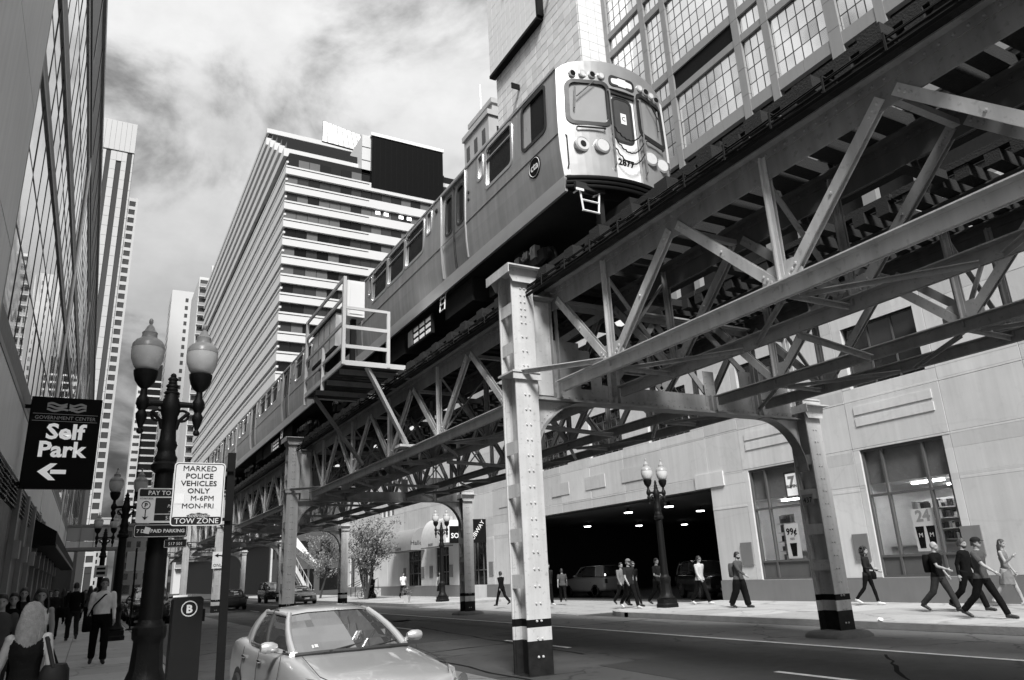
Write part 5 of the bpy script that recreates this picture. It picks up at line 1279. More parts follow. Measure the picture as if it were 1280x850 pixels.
m.build('strap', M_DARK, PP)
PN = thing('zone_number_sign', (1.02, 11.75, 2.3), 'small zone number plate below the paid parking sign', 'road sign')
pl_ = plate('panel', .86, 1.16, 2.26, 2.375, 11.74, PN, M_SIGNB, .015); text('517 501', .058, 'lettering', M_SIGNW, pl_, (1.01, 11.737, 2.295)); border(.865, 1.155, 2.265, 2.37, 11.739, .004, pl_, M_SIGNW, .012)
# pay box with round B
BX = thing('parking_pay_box', (.93, 8.7, .15), 'black upright parking pay box with a white circled letter B', 'pay box')
m = MB(); m.extr([(p[0], 8.6, p[1]) for p in [(.77, .15), (1.06, .15), (1.055, 1.60), (1.03, 1.625), (.80, 1.625), (.775, 1.60)]], (0, .3, 0)); bd = m.build('body', mat('box_black', .008, .5, var=.2, spec=.15), BX)
m = MB(); m.tube([(.925+.072*math.cos(R_(12*k)), 8.597, 1.51+.072*math.sin(R_(12*k))) for k in range(31)], .0055, 4); m.build('ring', M_SIGNW, bd)
text('B', .105, 'letter', M_SIGNW, bd, (.925, 8.597, 1.473), bold=.004)
m = MB(); m.extr([(.77, 8.68, 1.627), (.90, 8.62, 1.627), (.95, 8.70, 1.627), (.84, 8.78, 1.627)], (0, 0, .018)); m.build('paper_on_top', M_WHITE, bd)
m = MB(); m.box(1.058, 1.085, 8.65, 8.75, 1.38, 1.5); m.build('side_handle', M_BLACK, bd)
# hanging car park sign
M_LETTER_GLOW = mat('lettering_added_glow', .78, .5, var=0, emit=.22)  # self-glow added to whiten letters that stand in shade
SP = thing('self_park_sign', (-1.1, 25, 4.6), 'black hanging self park sign with a white arrow', 'hanging sign')
y = 25.0; x0, x1, z0, z1 = -2.03, -.22, 4.58, 7.24
m = MB(); m.bbox(x0, x1, y, y+.22, z0, z1, .03); pl_ = m.build('box', mat('sign_box_black', .006, .5, spec=.1), SP)
yy = y-.006
text('Self', .62, 'lettering', M_LETTER_GLOW, pl_, (-1.08, yy, 6.02), bold=.02, xs=1.1); text('Park', .62, 'lettering', M_LETTER_GLOW, pl_, (-1.12, yy, 5.50), bold=.02, xs=1.05)
text('GOVERNMENT CENTER', .145, 'lettering', M_SGREY, pl_, (-1.12, yy, 6.58), xs=1.0)
for z in (6.53, 6.74): m = MB(); m.box(-1.95, -.30, yy-.002, yy+.004, z-.006, z+.006); m.build('rule', M_SGREY, pl_)
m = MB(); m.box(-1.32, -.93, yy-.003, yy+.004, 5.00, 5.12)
m.extr([(-1.64, yy-.003, 5.06), (-1.34, yy-.003, 5.30), (-1.17, yy-.003, 5.30), (-1.40, yy-.003, 5.06), (-1.17, yy-.003, 4.82), (-1.34, yy-.003, 4.82)][::-1], (0, .007, 0)); m.build('arrow', M_LETTER_GLOW, pl_)
m = MB()                                       # waving flag emblem
for (xa, xb, s) in ((-1.62, -1.12, 1), (-1.06, -.62, -1)):
    n = 10
    for r_ in range(3):
        top = [(xa+(xb-xa)*k/n, 7.06-.085*r_+.03*math.sin(k*.7*s+r_)) for k in range(n+1)]
        m.add([(p[0], yy-.003, p[1]) for p in top]+[(p[0], yy-.003, p[1]-.062) for p in top], [(k+1+n, k+2+n, k+1, k) for k in range(n)])
for k in range(4): m.ell((-1.22+.12*k, yy-.004, 6.88-.01*k), .03, .004, .03, 8, 4)
m.build('flag_emblem', M_SGREY, pl_)
for z in (4.72, 6.95): m = MB(); m.box(-2.22, x0, y+.06, y+.16, z-.05, z+.05); m.build('bracket', M_BLACK, SP)
# pole with two white plates down the pavement
t = thing('two_plate_pole', (1.45, 36, .15), 'thin pole carrying two white plates side by side on the left kerb', 'road sign')
m = MB(); m.tube([(1.66, 36, .15), (1.62, 36, 3.4)], .035, 8); m.build('pole', M_BLACK, t); m = MB(); m.lathe([(.18, .15), (.16, .19), (.05, .22)], (1.66, 36, 0), 10); m.build('foot', M_BLACK, t)
for a_, b_ in ((1.28, 1.58), (1.66, 1.96)): plate('panel', a_, b_, 2.48, 3.26, 35.95, t, M_SIGNW, .03)
# small box sign on the left
t = thing('number_sign', (.3, 40, 2.4), 'small white square sign beyond the left lamp posts', 'road sign')
m = MB(); m.tube([(.42, 40, .15), (.42, 40, 3.0)], .03, 6); m.build('pole', M_BLACK, t); pl_ = plate('panel', .15, .68, 2.35, 2.85, 39.95, t, M_SIGNW, .02)
m = MB(); m.box(.24, .59, 39.945, 39.949, 2.45, 2.58); m.box(.24, .59, 39.945, 39.949, 2.66, 2.76); m.build('symbol', M_SIGNB, pl_)
# bracket sign on the column by the trees
t = thing('white_street_plate', (21.6, 62.5, 3.2), 'small white plate on the lamp among the trees', 'road sign')
m = MB(); m.box(21.35, 22.1, 63.6, 63.62, 3.3, 4.1); m.build('panel', M_SIGNW, t)
# ================================================================== trees
M_LEAF = [mat('leaf_%s' % n, g, .55, var=.2, scale=4) for n, g in (('dark', .10), ('mid', .15), ('pale', .20))]
M_BARK = mat('bark', .04, .9, var=.4, scale=8, bump=.5, bscale=30)
def tree(label, x, y, h, rad, seed, stems):
    rn = random.Random(seed); t = thing('street_tree', (x, y, .15), label, 'tree', 'street trees')
    m = MB(); tips = []
    for s in range(stems):
        a_ = s*2.4+rn.random(); lean = .18 if stems > 1 else .05
        p = [Vector((x, y, .1))]; d = Vector((math.cos(a_)*lean, math.sin(a_)*lean, 1)).normalized()
        for k in range(5):
            d = (d+Vector((rn.uniform(-.15,.15), rn.uniform(-.15,.15), .05))).normalized(); p.append(p[-1]+d*h*.13)
        m.tube(p, [.11, .10, .085, .07, .055, .04], 7)
        for k in range(2, 6):
            for q in range(3):
                b = rn.uniform(0, 6.28); e_ = p[k]+Vector((math.cos(b)*rad*.55*rn.uniform(.6,1.2), math.sin(b)*rad*.55*rn.uniform(.6,1.2), h*rn.uniform(.08,.25))); mid = p[k].lerp(e_, .5)+Vector((0,0,.1))
                m.tube([p[k], mid, e_], [.04, .025, .01], 5); tips += [mid, e_]
    m.build('trunk', M_BARK, t, smooth=50)
    cl = []
    for k in range(34):
        b = rn.uniform(0, 6.28); zz = rn.betavariate(2.0, 2.2); r = rad*math.sin(math.pi*min(1, .15+.85*zz))**.6*rn.uniform(.25, 1.0)
        cl.append(Vector((x+math.cos(b)*r, y+math.sin(b)*r, h*(.40+.58*zz))))
    cl += tips
    for mi in range(3):
        m = MB()
        for c in cl:
            cr = rn.uniform(.28, .55)
            for q in range(15):
                d = Vector((rn.gauss(0,1), rn.gauss(0,1), rn.gauss(0,.8)))*cr*.6; c2 = c+d; s = rn.uniform(.07, .13)
                u = Vector((rn.gauss(0,1), rn.gauss(0,1), rn.gauss(0,1))).normalized(); v = u.orthogonal().normalized(); w_ = u.cross(v)
                m.add([c2-v*s, c2-w_*s*.45+u*.01, c2+v*s, c2+w_*s*.45+u*.01], [(0,1,2,3)])
        m.build('crown', M_LEAF[mi], t, kind='stuff')
    return t
tree('small leafy street tree beside the white plate and lamp', 19.6, 60.5, 6.9, 2.4, 4, 3)
tree('denser street tree seen beyond the far railway column', 19.3, 73.5, 6.8, 2.1, 8, 1)
# ================================================================== bicycle, planter, bollards, station stairs
def bicycle(x, y):
    t = thing('bicycle', (x, y, .15), 'bicycle leaning by the street tree trunk', 'bicycle'); z = .15+.34
    for dx in (-.52, .52):
        m = MB(); m.tube([(x+dx+.33*math.cos(R_(15*k)), y, z+.33*math.sin(R_(15*k))) for k in range(25)], .018, 5); w_ = m.build('wheel', M_RUB, t, smooth=60)
        m = MB()
        for k in range(8): m.tube([(x+dx, y, z), (x+dx+.32*math.cos(R_(45*k)), y, z+.32*math.sin(R_(45*k)))], .003, 3)
        m.build('spokes', M_CHR, w_, kind='stuff')
    m = MB(); A = (x-.52,y,z); B_ = (x-.05,y,z-.03); C_ = (x-.2,y,z+.5); D = (x+.34,y,z+.5); E2 = (x+.52,y,z)
    for p, q in ((A,B_),(A,C_),(B_,C_),(B_,D),(C_,D),(D,E2)): m.tube([p, q], .017, 6)
    m.build('frame', M_BLACK, t)
    m = MB(); m.tube([(x+.34,y,z+.5),(x+.33,y,z+.66)], .015, 6); m.tube([(x+.36,y-.26,z+.68),(x+.33,y,z+.66),(x+.36,y+.26,z+.68)], .014, 6); m.build('handlebar', M_CHR, t)
    m = MB(); m.tube([C_, (x-.23,y,z+.62)], .014, 6); m.ell((x-.23, y, z+.65), .14, .07, .04); m.build('saddle', M_RUB, t)
bicycle(20.3, 62.4)
t = thing('planter_tub', (17.9, 47.0, .15), 'small white planter tub with a dark shrub near the far kerb', 'planter')
m = MB(); m.lathe([(.20, .15), (.26, .55), (.27, .60), (.22, .60)], (17.9, 47, 0), 4); m.build('tub', M_SGREY, t)
m = MB(); rn = random.Random(2)
for k in range(260):
    c2 = Vector((17.9+rn.gauss(0,.16), 47+rn.gauss(0,.16), .72+abs(rn.gauss(0,.16)))); v = Vector((rn.gauss(0,1), rn.gauss(0,1), rn.gauss(0,1))).normalized(); w_ = v.orthogonal().normalized()
    m.add([c2-v*.06, c2-w_*.025, c2+v*.06, c2+w_*.025], [(0,1,2,3)])
m.build('shrub', M_LEAF[0], t, kind='stuff')
ST = thing('station_stairs', (22, 93, .15), 'covered stairs climbing to the elevated station, with pale slanted canopy', 'stairs')
n = 26
for k in range(n):
    z = .15+k*.27; xx = 22.6-k*.16; m = MB(); m.box(xx-.2, xx, 90+k*.0, 92.4, z, z+.06); m.build('tread', M_STEEL2, ST)
for yb in (89.95, 92.42):
    m = MB(); m.extr([(22.7, yb, .15), (22.3, yb, .15), (18.2, yb, 7.0), (18.6, yb, 7.3)], (0, .05, 0)); m.build('stringer', M_STEEL, ST)
    m = MB(); m.tube([(22.6, yb, 1.2), (18.5, yb, 8.1)], .04, 6)
    for k in range(0, 26, 2): m.tube([(22.6-k*.16, yb, .3+k*.27), (22.6-k*.16, yb, 1.2+k*.27)], .02, 5)
    m.build('railing', M_STEEL, ST)
m = MB(); m.extr([(23.2, 89.7, 3.4), (23.2, 89.7, 3.6), (18.2, 89.7, 9.6), (18.2, 89.7, 7.6)], (0, 3, 0)); m.build('canopy', M_WHITE, ST)
m = MB(); m.box(22.8, 24.6, 89.2, 89.3, 4.2, 5.2); sgn = m.build('sign_panel', M_BLACK, ST); text('WELLS', .4, 'lettering', M_SIGNW, sgn, (23.7, 89.19, 4.75)); text('TO TRAINS', .25, 'lettering', M_SIGNW, sgn, (23.7, 89.19, 4.4))
text('B    F', .7, 'lettering', M_SIGNW, ST, (23.9, 89.19, 3.3), bold=.02)
for xx in (22.75, 18.4): m = MB(); m.box(xx-.1, xx+.1, 92.2, 92.4, .1, 7 if xx < 20 else 3.6); m.build('post', M_STEEL, ST)
# ================================================================== cars
def lerp(a, b, t): return a+(b-a)*t
SEDAN = dict(L=5.0, st=[(0.0,.50,.40,.66),(.08,.70,.30,.72),(.25,.83,.22,.78),(.6,.90,.20,.85),(1.1,.915,.20,.91),(1.55,.92,.20,.965),(2.2,.92,.20,.985),(3.0,.92,.20,.99),(3.8,.92,.20,1.01),(4.2,.915,.20,1.05),(4.6,.89,.22,1.04),(4.9,.82,.28,.98),(5.0,.68,.36,.86)],
    bot=[(0,1.42,.985),(.42,1.47,.985),(.735,1.66,.975),(.80,2.65,.985),(.80,3.5,1.0),(.70,4.12,1.04),(.40,4.30,1.045),(0,4.34,1.045)],
    top=[(0,2.40,1.375),(.36,2.43,1.37),(.575,2.52,1.345),(.62,3.0,1.375),(.615,3.45,1.37),(.56,3.72,1.335),(.34,3.80,1.345),(0,3.83,1.35)], crown=.065, wr=.325, wy=(.98, 3.85))
SUV = dict(L=5.0, st=[(0.0,.62,.45,.98),(.08,.80,.36,1.04),(.3,.90,.30,1.08),(.8,.93,.28,1.12),(1.3,.94,.28,1.16),(1.6,.94,.28,1.18),(2.4,.94,.28,1.2),(3.4,.94,.28,1.2),(4.4,.94,.30,1.2),(4.85,.92,.34,1.18),(5.0,.84,.42,1.1)],
    bot=[(0,1.42,1.18),(.44,1.46,1.18),(.78,1.62,1.18),(.84,2.5,1.2),(.84,3.5,1.2),(.82,4.75,1.19),(.5,4.88,1.19),(0,4.90,1.19)],
    top=[(0,2.12,1.78),(.38,2.14,1.78),(.66,2.22,1.75),(.69,2.8,1.80),(.69,3.5,1.80),(.66,4.55,1.77),(.42,4.68,1.78),(0,4.70,1.78)], crown=.05, wr=.38, wy=(.95, 3.95))
def car(label, loc, rz, paint, spec=SEDAN, fine=False, name='car', cat='car', group='cars in the street', glass=None):
    T = thing(name, loc, label, cat, group, rz); K = dict(parent=T, world=False); L_ = spec['L']; glass = glass or M_CARG
    def sec(y, w_, zb, zt):
        mz = (zb+zt)/2
        half = [(0,zb),(w_*.86,zb),(w_*.97,zb+.10),(w_,mz-.05),(w_*.995,mz+.10),(w_*.965,zt-.09),(w_*.90,zt-.025),(w_*.72,zt+.004),(w_*.36,zt+.022),(0,zt+.028)]
        return [(a_, y, b_) for a_, b_ in half]+[(-a_, y, b_) for a_, b_ in half[-2:0:-1]]
    sts = spec['st']; rings = []
    for i in range(len(sts)-1):
        n = 2
        for k in range(n):
            t = k/n; rings.append(sec(*[lerp(sts[i][q], sts[i+1][q], t) for q in range(4)]))
    rings.append(sec(*sts[-1]))
    m = MB(); m.loft(rings[::-1]); body = m.build('body', paint, smooth=180, **K)
    sb = body.modifiers.new('subsurf', 'SUBSURF'); sb.levels = sb.render_levels = 2
    # wheel housings and wheels
    for yy in spec['wy']:
        for s in (-1, 1):
            w_ = .92; r = spec['wr']
            m = MB(); m.lathe([(r*1.18, .0), (r*1.18, .012), (.02, .012)], (0,0,0), 24); m.v = [(s*(w_*.985+c_), yy+a_, r+.01+max(b_, -.25)) for a_, b_, c_ in m.v]; m.build('wheel_arch', M_RUB, body, world=False)
            m = MB(); m.lathe([(r*.6, -.2), (r, -.19), (r, .0), (r*.93, .03), (r*.68, .035)], (0,0,0), 28); m.v = [(s*(w_+.0+c_), yy+a_, r+b_) for a_, b_, c_ in m.v]; wh = m.build('wheel', M_RUB, smooth=40, **K)
            m = MB(); m.lathe([(r*.70, .03), (r*.66, .02), (r*.6, .0)], (0,0,0), 24)
            for q in range(6): a_ = q*math.pi/3; m.beam((math.cos(a_)*.05, math.sin(a_)*.05, .015), (math.cos(a_)*r*.64, math.sin(a_)*r*.64, .012), .06, .02)
            m.v = [(s*(w_+.005+c_), yy+a_, r+b_) for a_, b_, c_ in m.v]; m.build('rim', M_SSB, wh, smooth=40, world=False)
    bot, top = spec['bot'], spec['top']
    def G(i, t, s, out=0.0):                  # greenhouse surface, i runs round from windscreen centre to rear window centre
        k = min(int(i), len(bot)-2); f = i-k
        b = [lerp(bot[k][q], bot[k+1][q], f) for q in range(3)]; c = [lerp(top[k][q], top[k+1][q], f) for q in range(3)]
        bul = .035*4*t*(1-t)+out; x = lerp(b[0], c[0], t); y = lerp(b[1], c[1], t); z = lerp(b[2], c[2], t)
        nx = 1.0 if 2 <= i <= 5 else .3*i if i < 2 else .3*(7-i); ny = -.9 if i < 1.6 else (.9 if i > 5.4 else 0)
        return (s*(x+bul*nx*(1 if 1.6 < i < 5.4 else .2)), y+bul*ny, z+bul*.35)
    def patch(nm, i0, i1, t0, t1, mt, par, out=0.0, both=False, nu=6, nv=5):
        m = MB()
        for s in ((-1, 1) if both else (1,)):
            for a_ in range(nu):
                for b_ in range(nv):
                    q = [G(lerp(i0,i1,(a_+da)/nu), lerp(t0,t1,(b_+db)/nv), s, out) for da, db in ((0,0),(1,0),(1,1),(0,1))]
                    m.add(q if s > 0 else q[::-1], [(0,1,2,3)])
        return m.build(nm, mt, par, smooth=50, world=False)
    roof = MB(); prev = None                  # roof panel
    n = len(top); 
    cxy = (0, (top[0][1]+top[-1][1])/2)
    rr = []
    for f, dz in ((1.0, 0), (.93, .022), (.75, spec['crown']*.72), (.4, spec['crown']*.95), (.02, spec['crown'])):
        ring = []
        for s in (1, -1):
            seq = top if s > 0 else top[::-1]
            for q, p in enumerate(seq):
                if s < 0 and (q == 0 or q == n-1): continue
                ring.append((s*p[0]*f, cxy[1]+(p[1]-cxy[1])*f, lerp(p[2], 1.372 if spec is SEDAN else 1.79, 1-f)+dz))
        rr.append(ring)
    roof.loft(rr, cap=False); roof.build('roof', paint, body, smooth=50, world=False)
    wsn = patch('windscreen', 0, 1.93, .03, .97, glass, T, both=True); wsn.location = (0,0,0)
    patch('rear_window', 5.15, 7, .05, .95, glass, T, both=True)
    for s in (-1, 1):
        def sp(nm, i0, i1):
            m = MB()
            for a_ in range(6):
                for b_ in range(5):
                    q = [G(lerp(i0,i1,(a_+da)/6), lerp(.06,.90,(b_+db)/5), s) for da, db in ((0,0),(1,0),(1,1),(0,1))]; m.add(q if s > 0 else q[::-1], [(0,1,2,3)])
            return m.build(nm, glass, T, smooth=50, world=False)
        sp('side_window', 2.12, 2.97); sp('side_window', 3.06, 4.35)
        for i0, w_, nm in ((2.02, .05, 'front_pillar'), (3.02, .045, 'centre_pillar'), (4.4, .06, 'rear_pillar'), (5.05, .07, 'rear_pillar')):
            m = MB(); m.tube([G(i0, t, s, -.012) for t in (-.02, .25, .5, .75, 1.02)], w_ if 'front' not in nm else [.055, .05, .045, .042, .04], 8); m.build(nm, paint if 'centre' not in nm else M_RUB, body, smooth=60, world=False)
        patch_ = MB()
        for a_ in range(4):
            for b_ in range(4):
                q = [G(lerp(4.4,5.1,(a_+da)/4), lerp(0,1,(b_+db)/4), s, .004) for da, db in ((0,0),(1,0),(1,1),(0,1))]; patch_.add(q if s > 0 else q[::-1], [(0,1,2,3)])
        patch_.build('quarter_panel', paint, body, smooth=50, world=False)
        m = MB(); m.tube([G(i, .985, s, .008) for i in (2.0, 2.5, 3.0, 3.5, 4.0, 4.5, 5.0)], .022, 6); m.build('roof_rail', paint, body, smooth=60, world=False)
        m = MB(); m.tube([G(i, .02, s, .012) for i in (2.0, 2.5, 3.0, 3.5, 4.0, 4.5)], .014, 5); m.build('belt_trim', M_CHR, body, smooth=60, world=False)
        # mirror, handles, door gaps, lamps
        bz = bot[2][2]; my = bot[2][1]+.28
        m = MB(); rg = []
        for f, sc in ((0,.5),(.3,.95),(.75,1.0),(1,.7)): rg.append([(s*(.87+.20*f), my-.05+(.075*math.cos(a_))*sc*1.0, bz+.075+(.062*math.sin(a_))*sc) for a_ in [R_(q*36) for q in range(10)]])
        m.loft(rg if s < 0 else [r_[::-1] for r_ in rg]); m.beam((s*.80, my, bz+.02), (s*.90, my-.03, bz+.05), .05, .04); m.build('door_mirror', paint, smooth=50, **K)
        for hy in (2.62, 3.55):
            m = MB(); m.ell((s*.915, hy, .86), .022, .10, .022, 8, 5); m.build('door_handle', M_CHR, body, smooth=50, world=False)
        m = MB()
        for gy in (1.62, 2.72, 3.62): m.tube([(s*.923, gy, .30), (s*.927, gy, .55), (s*.925, gy+.01, .75), (s*.885, gy+.02, .965)], .004, 4)
        m.build('door_gap', M_RUB, body, world=False, kind='stuff')
        m = MB(); m.loft([[(s*.86,.33,.60),(s*.70,.09,.60),(s*.62,.07,.70),(s*.78,.30,.795),(s*.875,.62,.80),(s*.90,.60,.70)], [(s*.88,.30,.60),(s*.72,.045,.60),(s*.63,.025,.71),(s*.80,.30,.835),(s*.895,.68,.842),(s*.93,.62,.70)]] if s > 0 else [[(s*.88,.30,.60),(s*.72,.045,.60),(s*.63,.025,.71),(s*.80,.30,.835),(s*.895,.68,.842),(s*.93,.62,.70)], [(s*.86,.33,.60),(s*.70,.09,.60),(s*.62,.07,.70),(s*.78,.30,.795),(s*.875,.62,.80),(s*.90,.60,.70)]])
        m.v = [(a_*.955, b_+.03, c_-.012) for a_, b_, c_ in m.v]; hl = m.build('headlight', M_HLG, smooth=30, **K)
        for q, (hx_, hy_) in enumerate(((.74, .13), (.84, .32))):
            m = MB(); m.lathe([(.06, 0), (.05, -.03), (.01, -.04)], (0,0,0), 12); m.v = [(s*hx_+a_, hy_-c_-.05, .71+b_) for a_, b_, c_ in m.v]; m.build('bulb', M_CHR, hl, smooth=40, world=False)
        m = MB(); m.box(s*.80-.1, s*.80+.06, L_-.06, L_-.005, .72 if spec is SEDAN else .8, .90 if spec is SEDAN else 1.05); m.build('tail_light', mat('tail_lamp', .06, .2), **K)
    m = MB()
    for x_ in (-.36, .12): m.tube([(x_, bot[0][1]-.02, bot[0][2]+.012), (x_+.45, bot[0][1]+.13, bot[0][2]+.055)], .010, 5)
    m.build('wiper', M_RUB, T, world=False)
    m = MB(); m.tube([(a_, b_-.04, c_+.006) for a_, b_, c_ in [(-.73, 1.62, .965)]+[( -bot[1][0], bot[1][1], bot[1][2]), (0, bot[0][1], bot[0][2]), (bot[1][0], bot[1][1], bot[1][2])]+[(.73, 1.62, .965)]], .022, 5); m.build('cowl', M_RUB, body, world=False)
    m = MB(); m.box(-.42, .42, -.02, .05, .48, .66); m.build('grille', M_RUB, **K)
    m = MB(); m.box(-.20, .20, -.035, -.021, .40, .52); m.build('number_plate', M_WHITE, **K)
    if fine:
        m = MB(); m.tube([(x_, 2.36 if abs(x_) < .06 else 2.38, 1.34) for x_ in (-.10, 0, .10)], .02, 6); m.box(-.06, .06, 2.40, 2.44, 1.29, 1.34); m.build('inner_mirror', M_RUB, T, world=False)
        m = MB()
        for s in (-1, 1): m.tube([(s*.40, 1.35, .995), (s*.47, .9, .945), (s*.56, .45, .865)], .010, 5)
        m.v = []; m.f = []; m.mi = []
        m = MB()
        for s in (-1, 1): m.tube([(s*.70, 1.40, .972), (s*.745, .95, .925), (s*.76, .5, .85), (s*.66, .28, .80)], .005, 4)
        m.build('bonnet_gap', M_RUB, body, world=False)
        for a_, b_ in ((1.32, .10), (1.22, .11)):
            q0, q1, q2, q3 = [G(i, t, -1, .004) for i, t in ((a_, b_), (a_-.07 if b_ < .105 else a_-.12, b_), (a_-.07 if b_ < .105 else a_-.12, b_+.07), (a_, b_+.07))]; m = MB(); m.add([q0, q1, q2, q3], [(0,1,2,3)]); m.build('windscreen_sticker', M_SGREY, T, world=False)
    return T
M_CARG = glassmat('car_glass', .05, .015, .02, 1.5, ior=4.0); M_HLG = glassmat('headlight_glass', .30, .06, .0, ior=1.5)
M_SILV = mat('silver_paint', .52, .30, metal=.5, var=0, coat=1.0); M_CGREY = mat('grey_car_paint', .20, .3, metal=.4, var=.03, coat=.5); M_CBLK = mat('black_car_paint', .015, .22, var=0, coat=.5); M_CWHT = mat('pale_car_paint', .34, .35, metal=.2, var=.03, coat=.4)
nc = car('silver sedan parked nose towards the camera at the left kerb', (2.70, 7.15, 0), R_(1.5), M_SILV, fine=True); nc.scale = (.88, .95, 1.0)
car('grey sedan parked beyond the second railway column', (15.3, 62.2, 0), R_(0), M_CGREY)
car('dark off-road car parked behind the grey sedan', (15.2, 72.6, 0), 0, M_CBLK, SUV)
car('dark car with bright windscreen parked at the left kerb behind the lamp post', (2.9, 43.0, 0), 0, M_CBLK, SUV)
car('second dark car in the row at the left kerb', (2.9, 50.5, 0), 0, M_CBLK)
car('dark sedan driving under the viaduct far down the street', (9.2, 63, 0), R_(180), M_CBLK)
car('pale off-road car inside the dark garage entrance', (27.9, 43.0, .02), R_(180), M_CWHT, SUV)
car('black pickup nosing out of the garage behind the man in the white shirt', (26.6, 27.7, .02), R_(-24), M_CBLK, SUV)
# ================================================================== people
from mathutils.bvhtree import BVHTree
SKIN = mat('skin_light', .27, .55, var=.05); SKIN2 = mat('skin_mid', .24, .55, var=.05)
CLO = {n: mat('cloth_'+n, g, .9, var=.2, scale=9, bump=.35, bscale=28, spec=.08) for n, g in (('black', .006), ('charcoal', .018), ('grey', .065), ('midgrey', .15), ('pale', .40), ('white', .72), ('denim', .03))}
HAIR = {n: mat('hair_'+n, g, .5, var=.4, scale=30, bump=.5, bscale=90) for n, g in (('black', .012), ('brown', .035), ('blonde', .17), ('grey', .2))}
SHOE = {'dark': mat('shoe_dark', .015, .5), 'light': mat('shoe_light', .5, .6)}
PENDING = []
def dirv(fwd, out=0.0, side=1):                # unit vector hanging down, swung forward (deg) and out
    f, o = R_(fwd), R_(out); return Vector((side*math.sin(o), math.sin(f)*math.cos(o), -math.cos(f)*math.cos(o)))
def person(label, x, y, face, h=1.75, z=.15, shirt='grey', legs='black', skin=SKIN, hair='brown', long_hair=False, fem=False, thigh=(22,-20), knee=(6,28), arm=(-18,20), elbow=(14,22), sleeve='short', shoes='dark', skirt=None, shorts=False, lean=3, cap=False, shades=False, bald=False, beard=False, curly=False, strands=0, voxel=.014, waist=.88, legw=1.0, headturn=0, bulk=1.0, group=None, out=(9,9), untuck=True):
    """face: heading in degrees, 0 looks along +Y (away), 180 looks towards the camera end of the street"""
    k = h/1.75; sc = lambda p: Vector(p)*k
    m = MB()
    SK, SH, LG, SO, TO = 0, 1, 2, 3, 4
    sw = .165 if fem else .19
    hipw = .095
    # legs
    feet = []
    pel = Vector((0, 0, .93))
    for i, s in ((0, -1), (1, 1)):
        hip = pel+Vector((s*hipw, 0, -.02)); th = dirv(thigh[i], 1.5, s); kn = hip+th*.43; sh_ = dirv(thigh[i]-knee[i], .5, s); an = kn+sh_*.42
        toe_d = Vector((s*.10, 1, 0)).normalized(); pitch = min(0, (thigh[i]-knee[i]))*.5
        toe_d = (toe_d*math.cos(R_(pitch))+Vector((0,0,math.sin(R_(pitch))))).normalized()
        m.cur = SK if (skirt or shorts) else LG
        a_ = 1.0*bulk if not fem else .95
        if shorts: m.cur = LG
        m.tube([hip+Vector((0,0,.06)), hip.lerp(kn,.35), hip.lerp(kn,.75)], [.102*a_, .095*a_*legw, .086*a_*legw] if not (skirt or shorts) and not fem else [.098*a_, .088*a_, .07*a_], 10)
        m.cur = SK if (skirt or shorts) else LG
        m.tube([hip.lerp(kn,.7), kn, kn.lerp(an,.3), kn.lerp(an,.75), an], [.086*a_*legw, .078*a_*legw, .075*a_*legw, .070*a_*legw, .068*a_*legw] if not (skirt or shorts) and not fem else [.068*a_, .06*a_, .062*a_, .05*a_, .048*a_], 10)
        m.cur = SO
        heel = an-toe_d*.05+Vector((0,0,-.045)); m.tube([heel+toe_d*-.01, an+toe_d*.06+Vector((0,0,-.045)), an+toe_d*.15+Vector((0,0,-.058)), an+toe_d*.20+Vector((0,0,-.062))], [.04, .044, .04, .028], 8); m.tube([an+Vector((0,0,.02)), an+Vector((0,0,-.04))], [.047, .045], 8)
        feet.append(an.z-.10)
    # torso
    L_ = R_(lean); rot = Matrix.Rotation(-L_, 3, 'X')
    def T_(p): return pel+rot@(Vector(p)-pel)
    m.cur = TO
    tor = [(.84,.165,.12),(.93,.168,.125),(1.02,.16,.118),(1.12,.158,.115),(1.25,.178,.125),(1.36,.185,.118),(1.43,.15,.095),(1.48,.07,.065)] if not fem else [(.84,.155,.115),(.93,.155,.115),(1.03,.125,.095),(1.12,.118,.09),(1.25,.14,.118),(1.34,.145,.105),(1.42,.115,.08),(1.47,.055,.055)]
    rings = [[T_((rx*bulk*math.cos(R_(a_*22.5)), ry*bulk*math.sin(R_(a_*22.5)), zz)) for a_ in range(16)] for zz, rx, ry in tor]
    m.loft(rings)
    if not skirt:
        m.cur = LG; m.loft([[T_((rx*bulk*math.cos(R_(a_*22.5)), ry*bulk*math.sin(R_(a_*22.5)), zz)) for a_ in range(16)] for zz, rx, ry in ((.78,.12,.09),(.84,.15,.108),(.92,.152,.11))])
    if skirt:
        m.cur = SH if skirt == 'dress' else 5; hem = .55
        m.loft([[T_((rx*math.cos(R_(a_*22.5))*(1+.05*math.cos(a_*2.3)), ry*math.sin(R_(a_*22.5))*(1+.05*math.cos(a_*1.9)), zz)) for a_ in range(16)] for zz, rx, ry in ((1.0,.14,.11),(.9,.175,.135),(.75,.20,.165),(hem,.225,.19))])
    m.cur = SK; m.tube([T_((0,-.012,1.44)), T_((0,.004,1.56))], [.06 if not fem else .05, .055 if not fem else .046], 10)
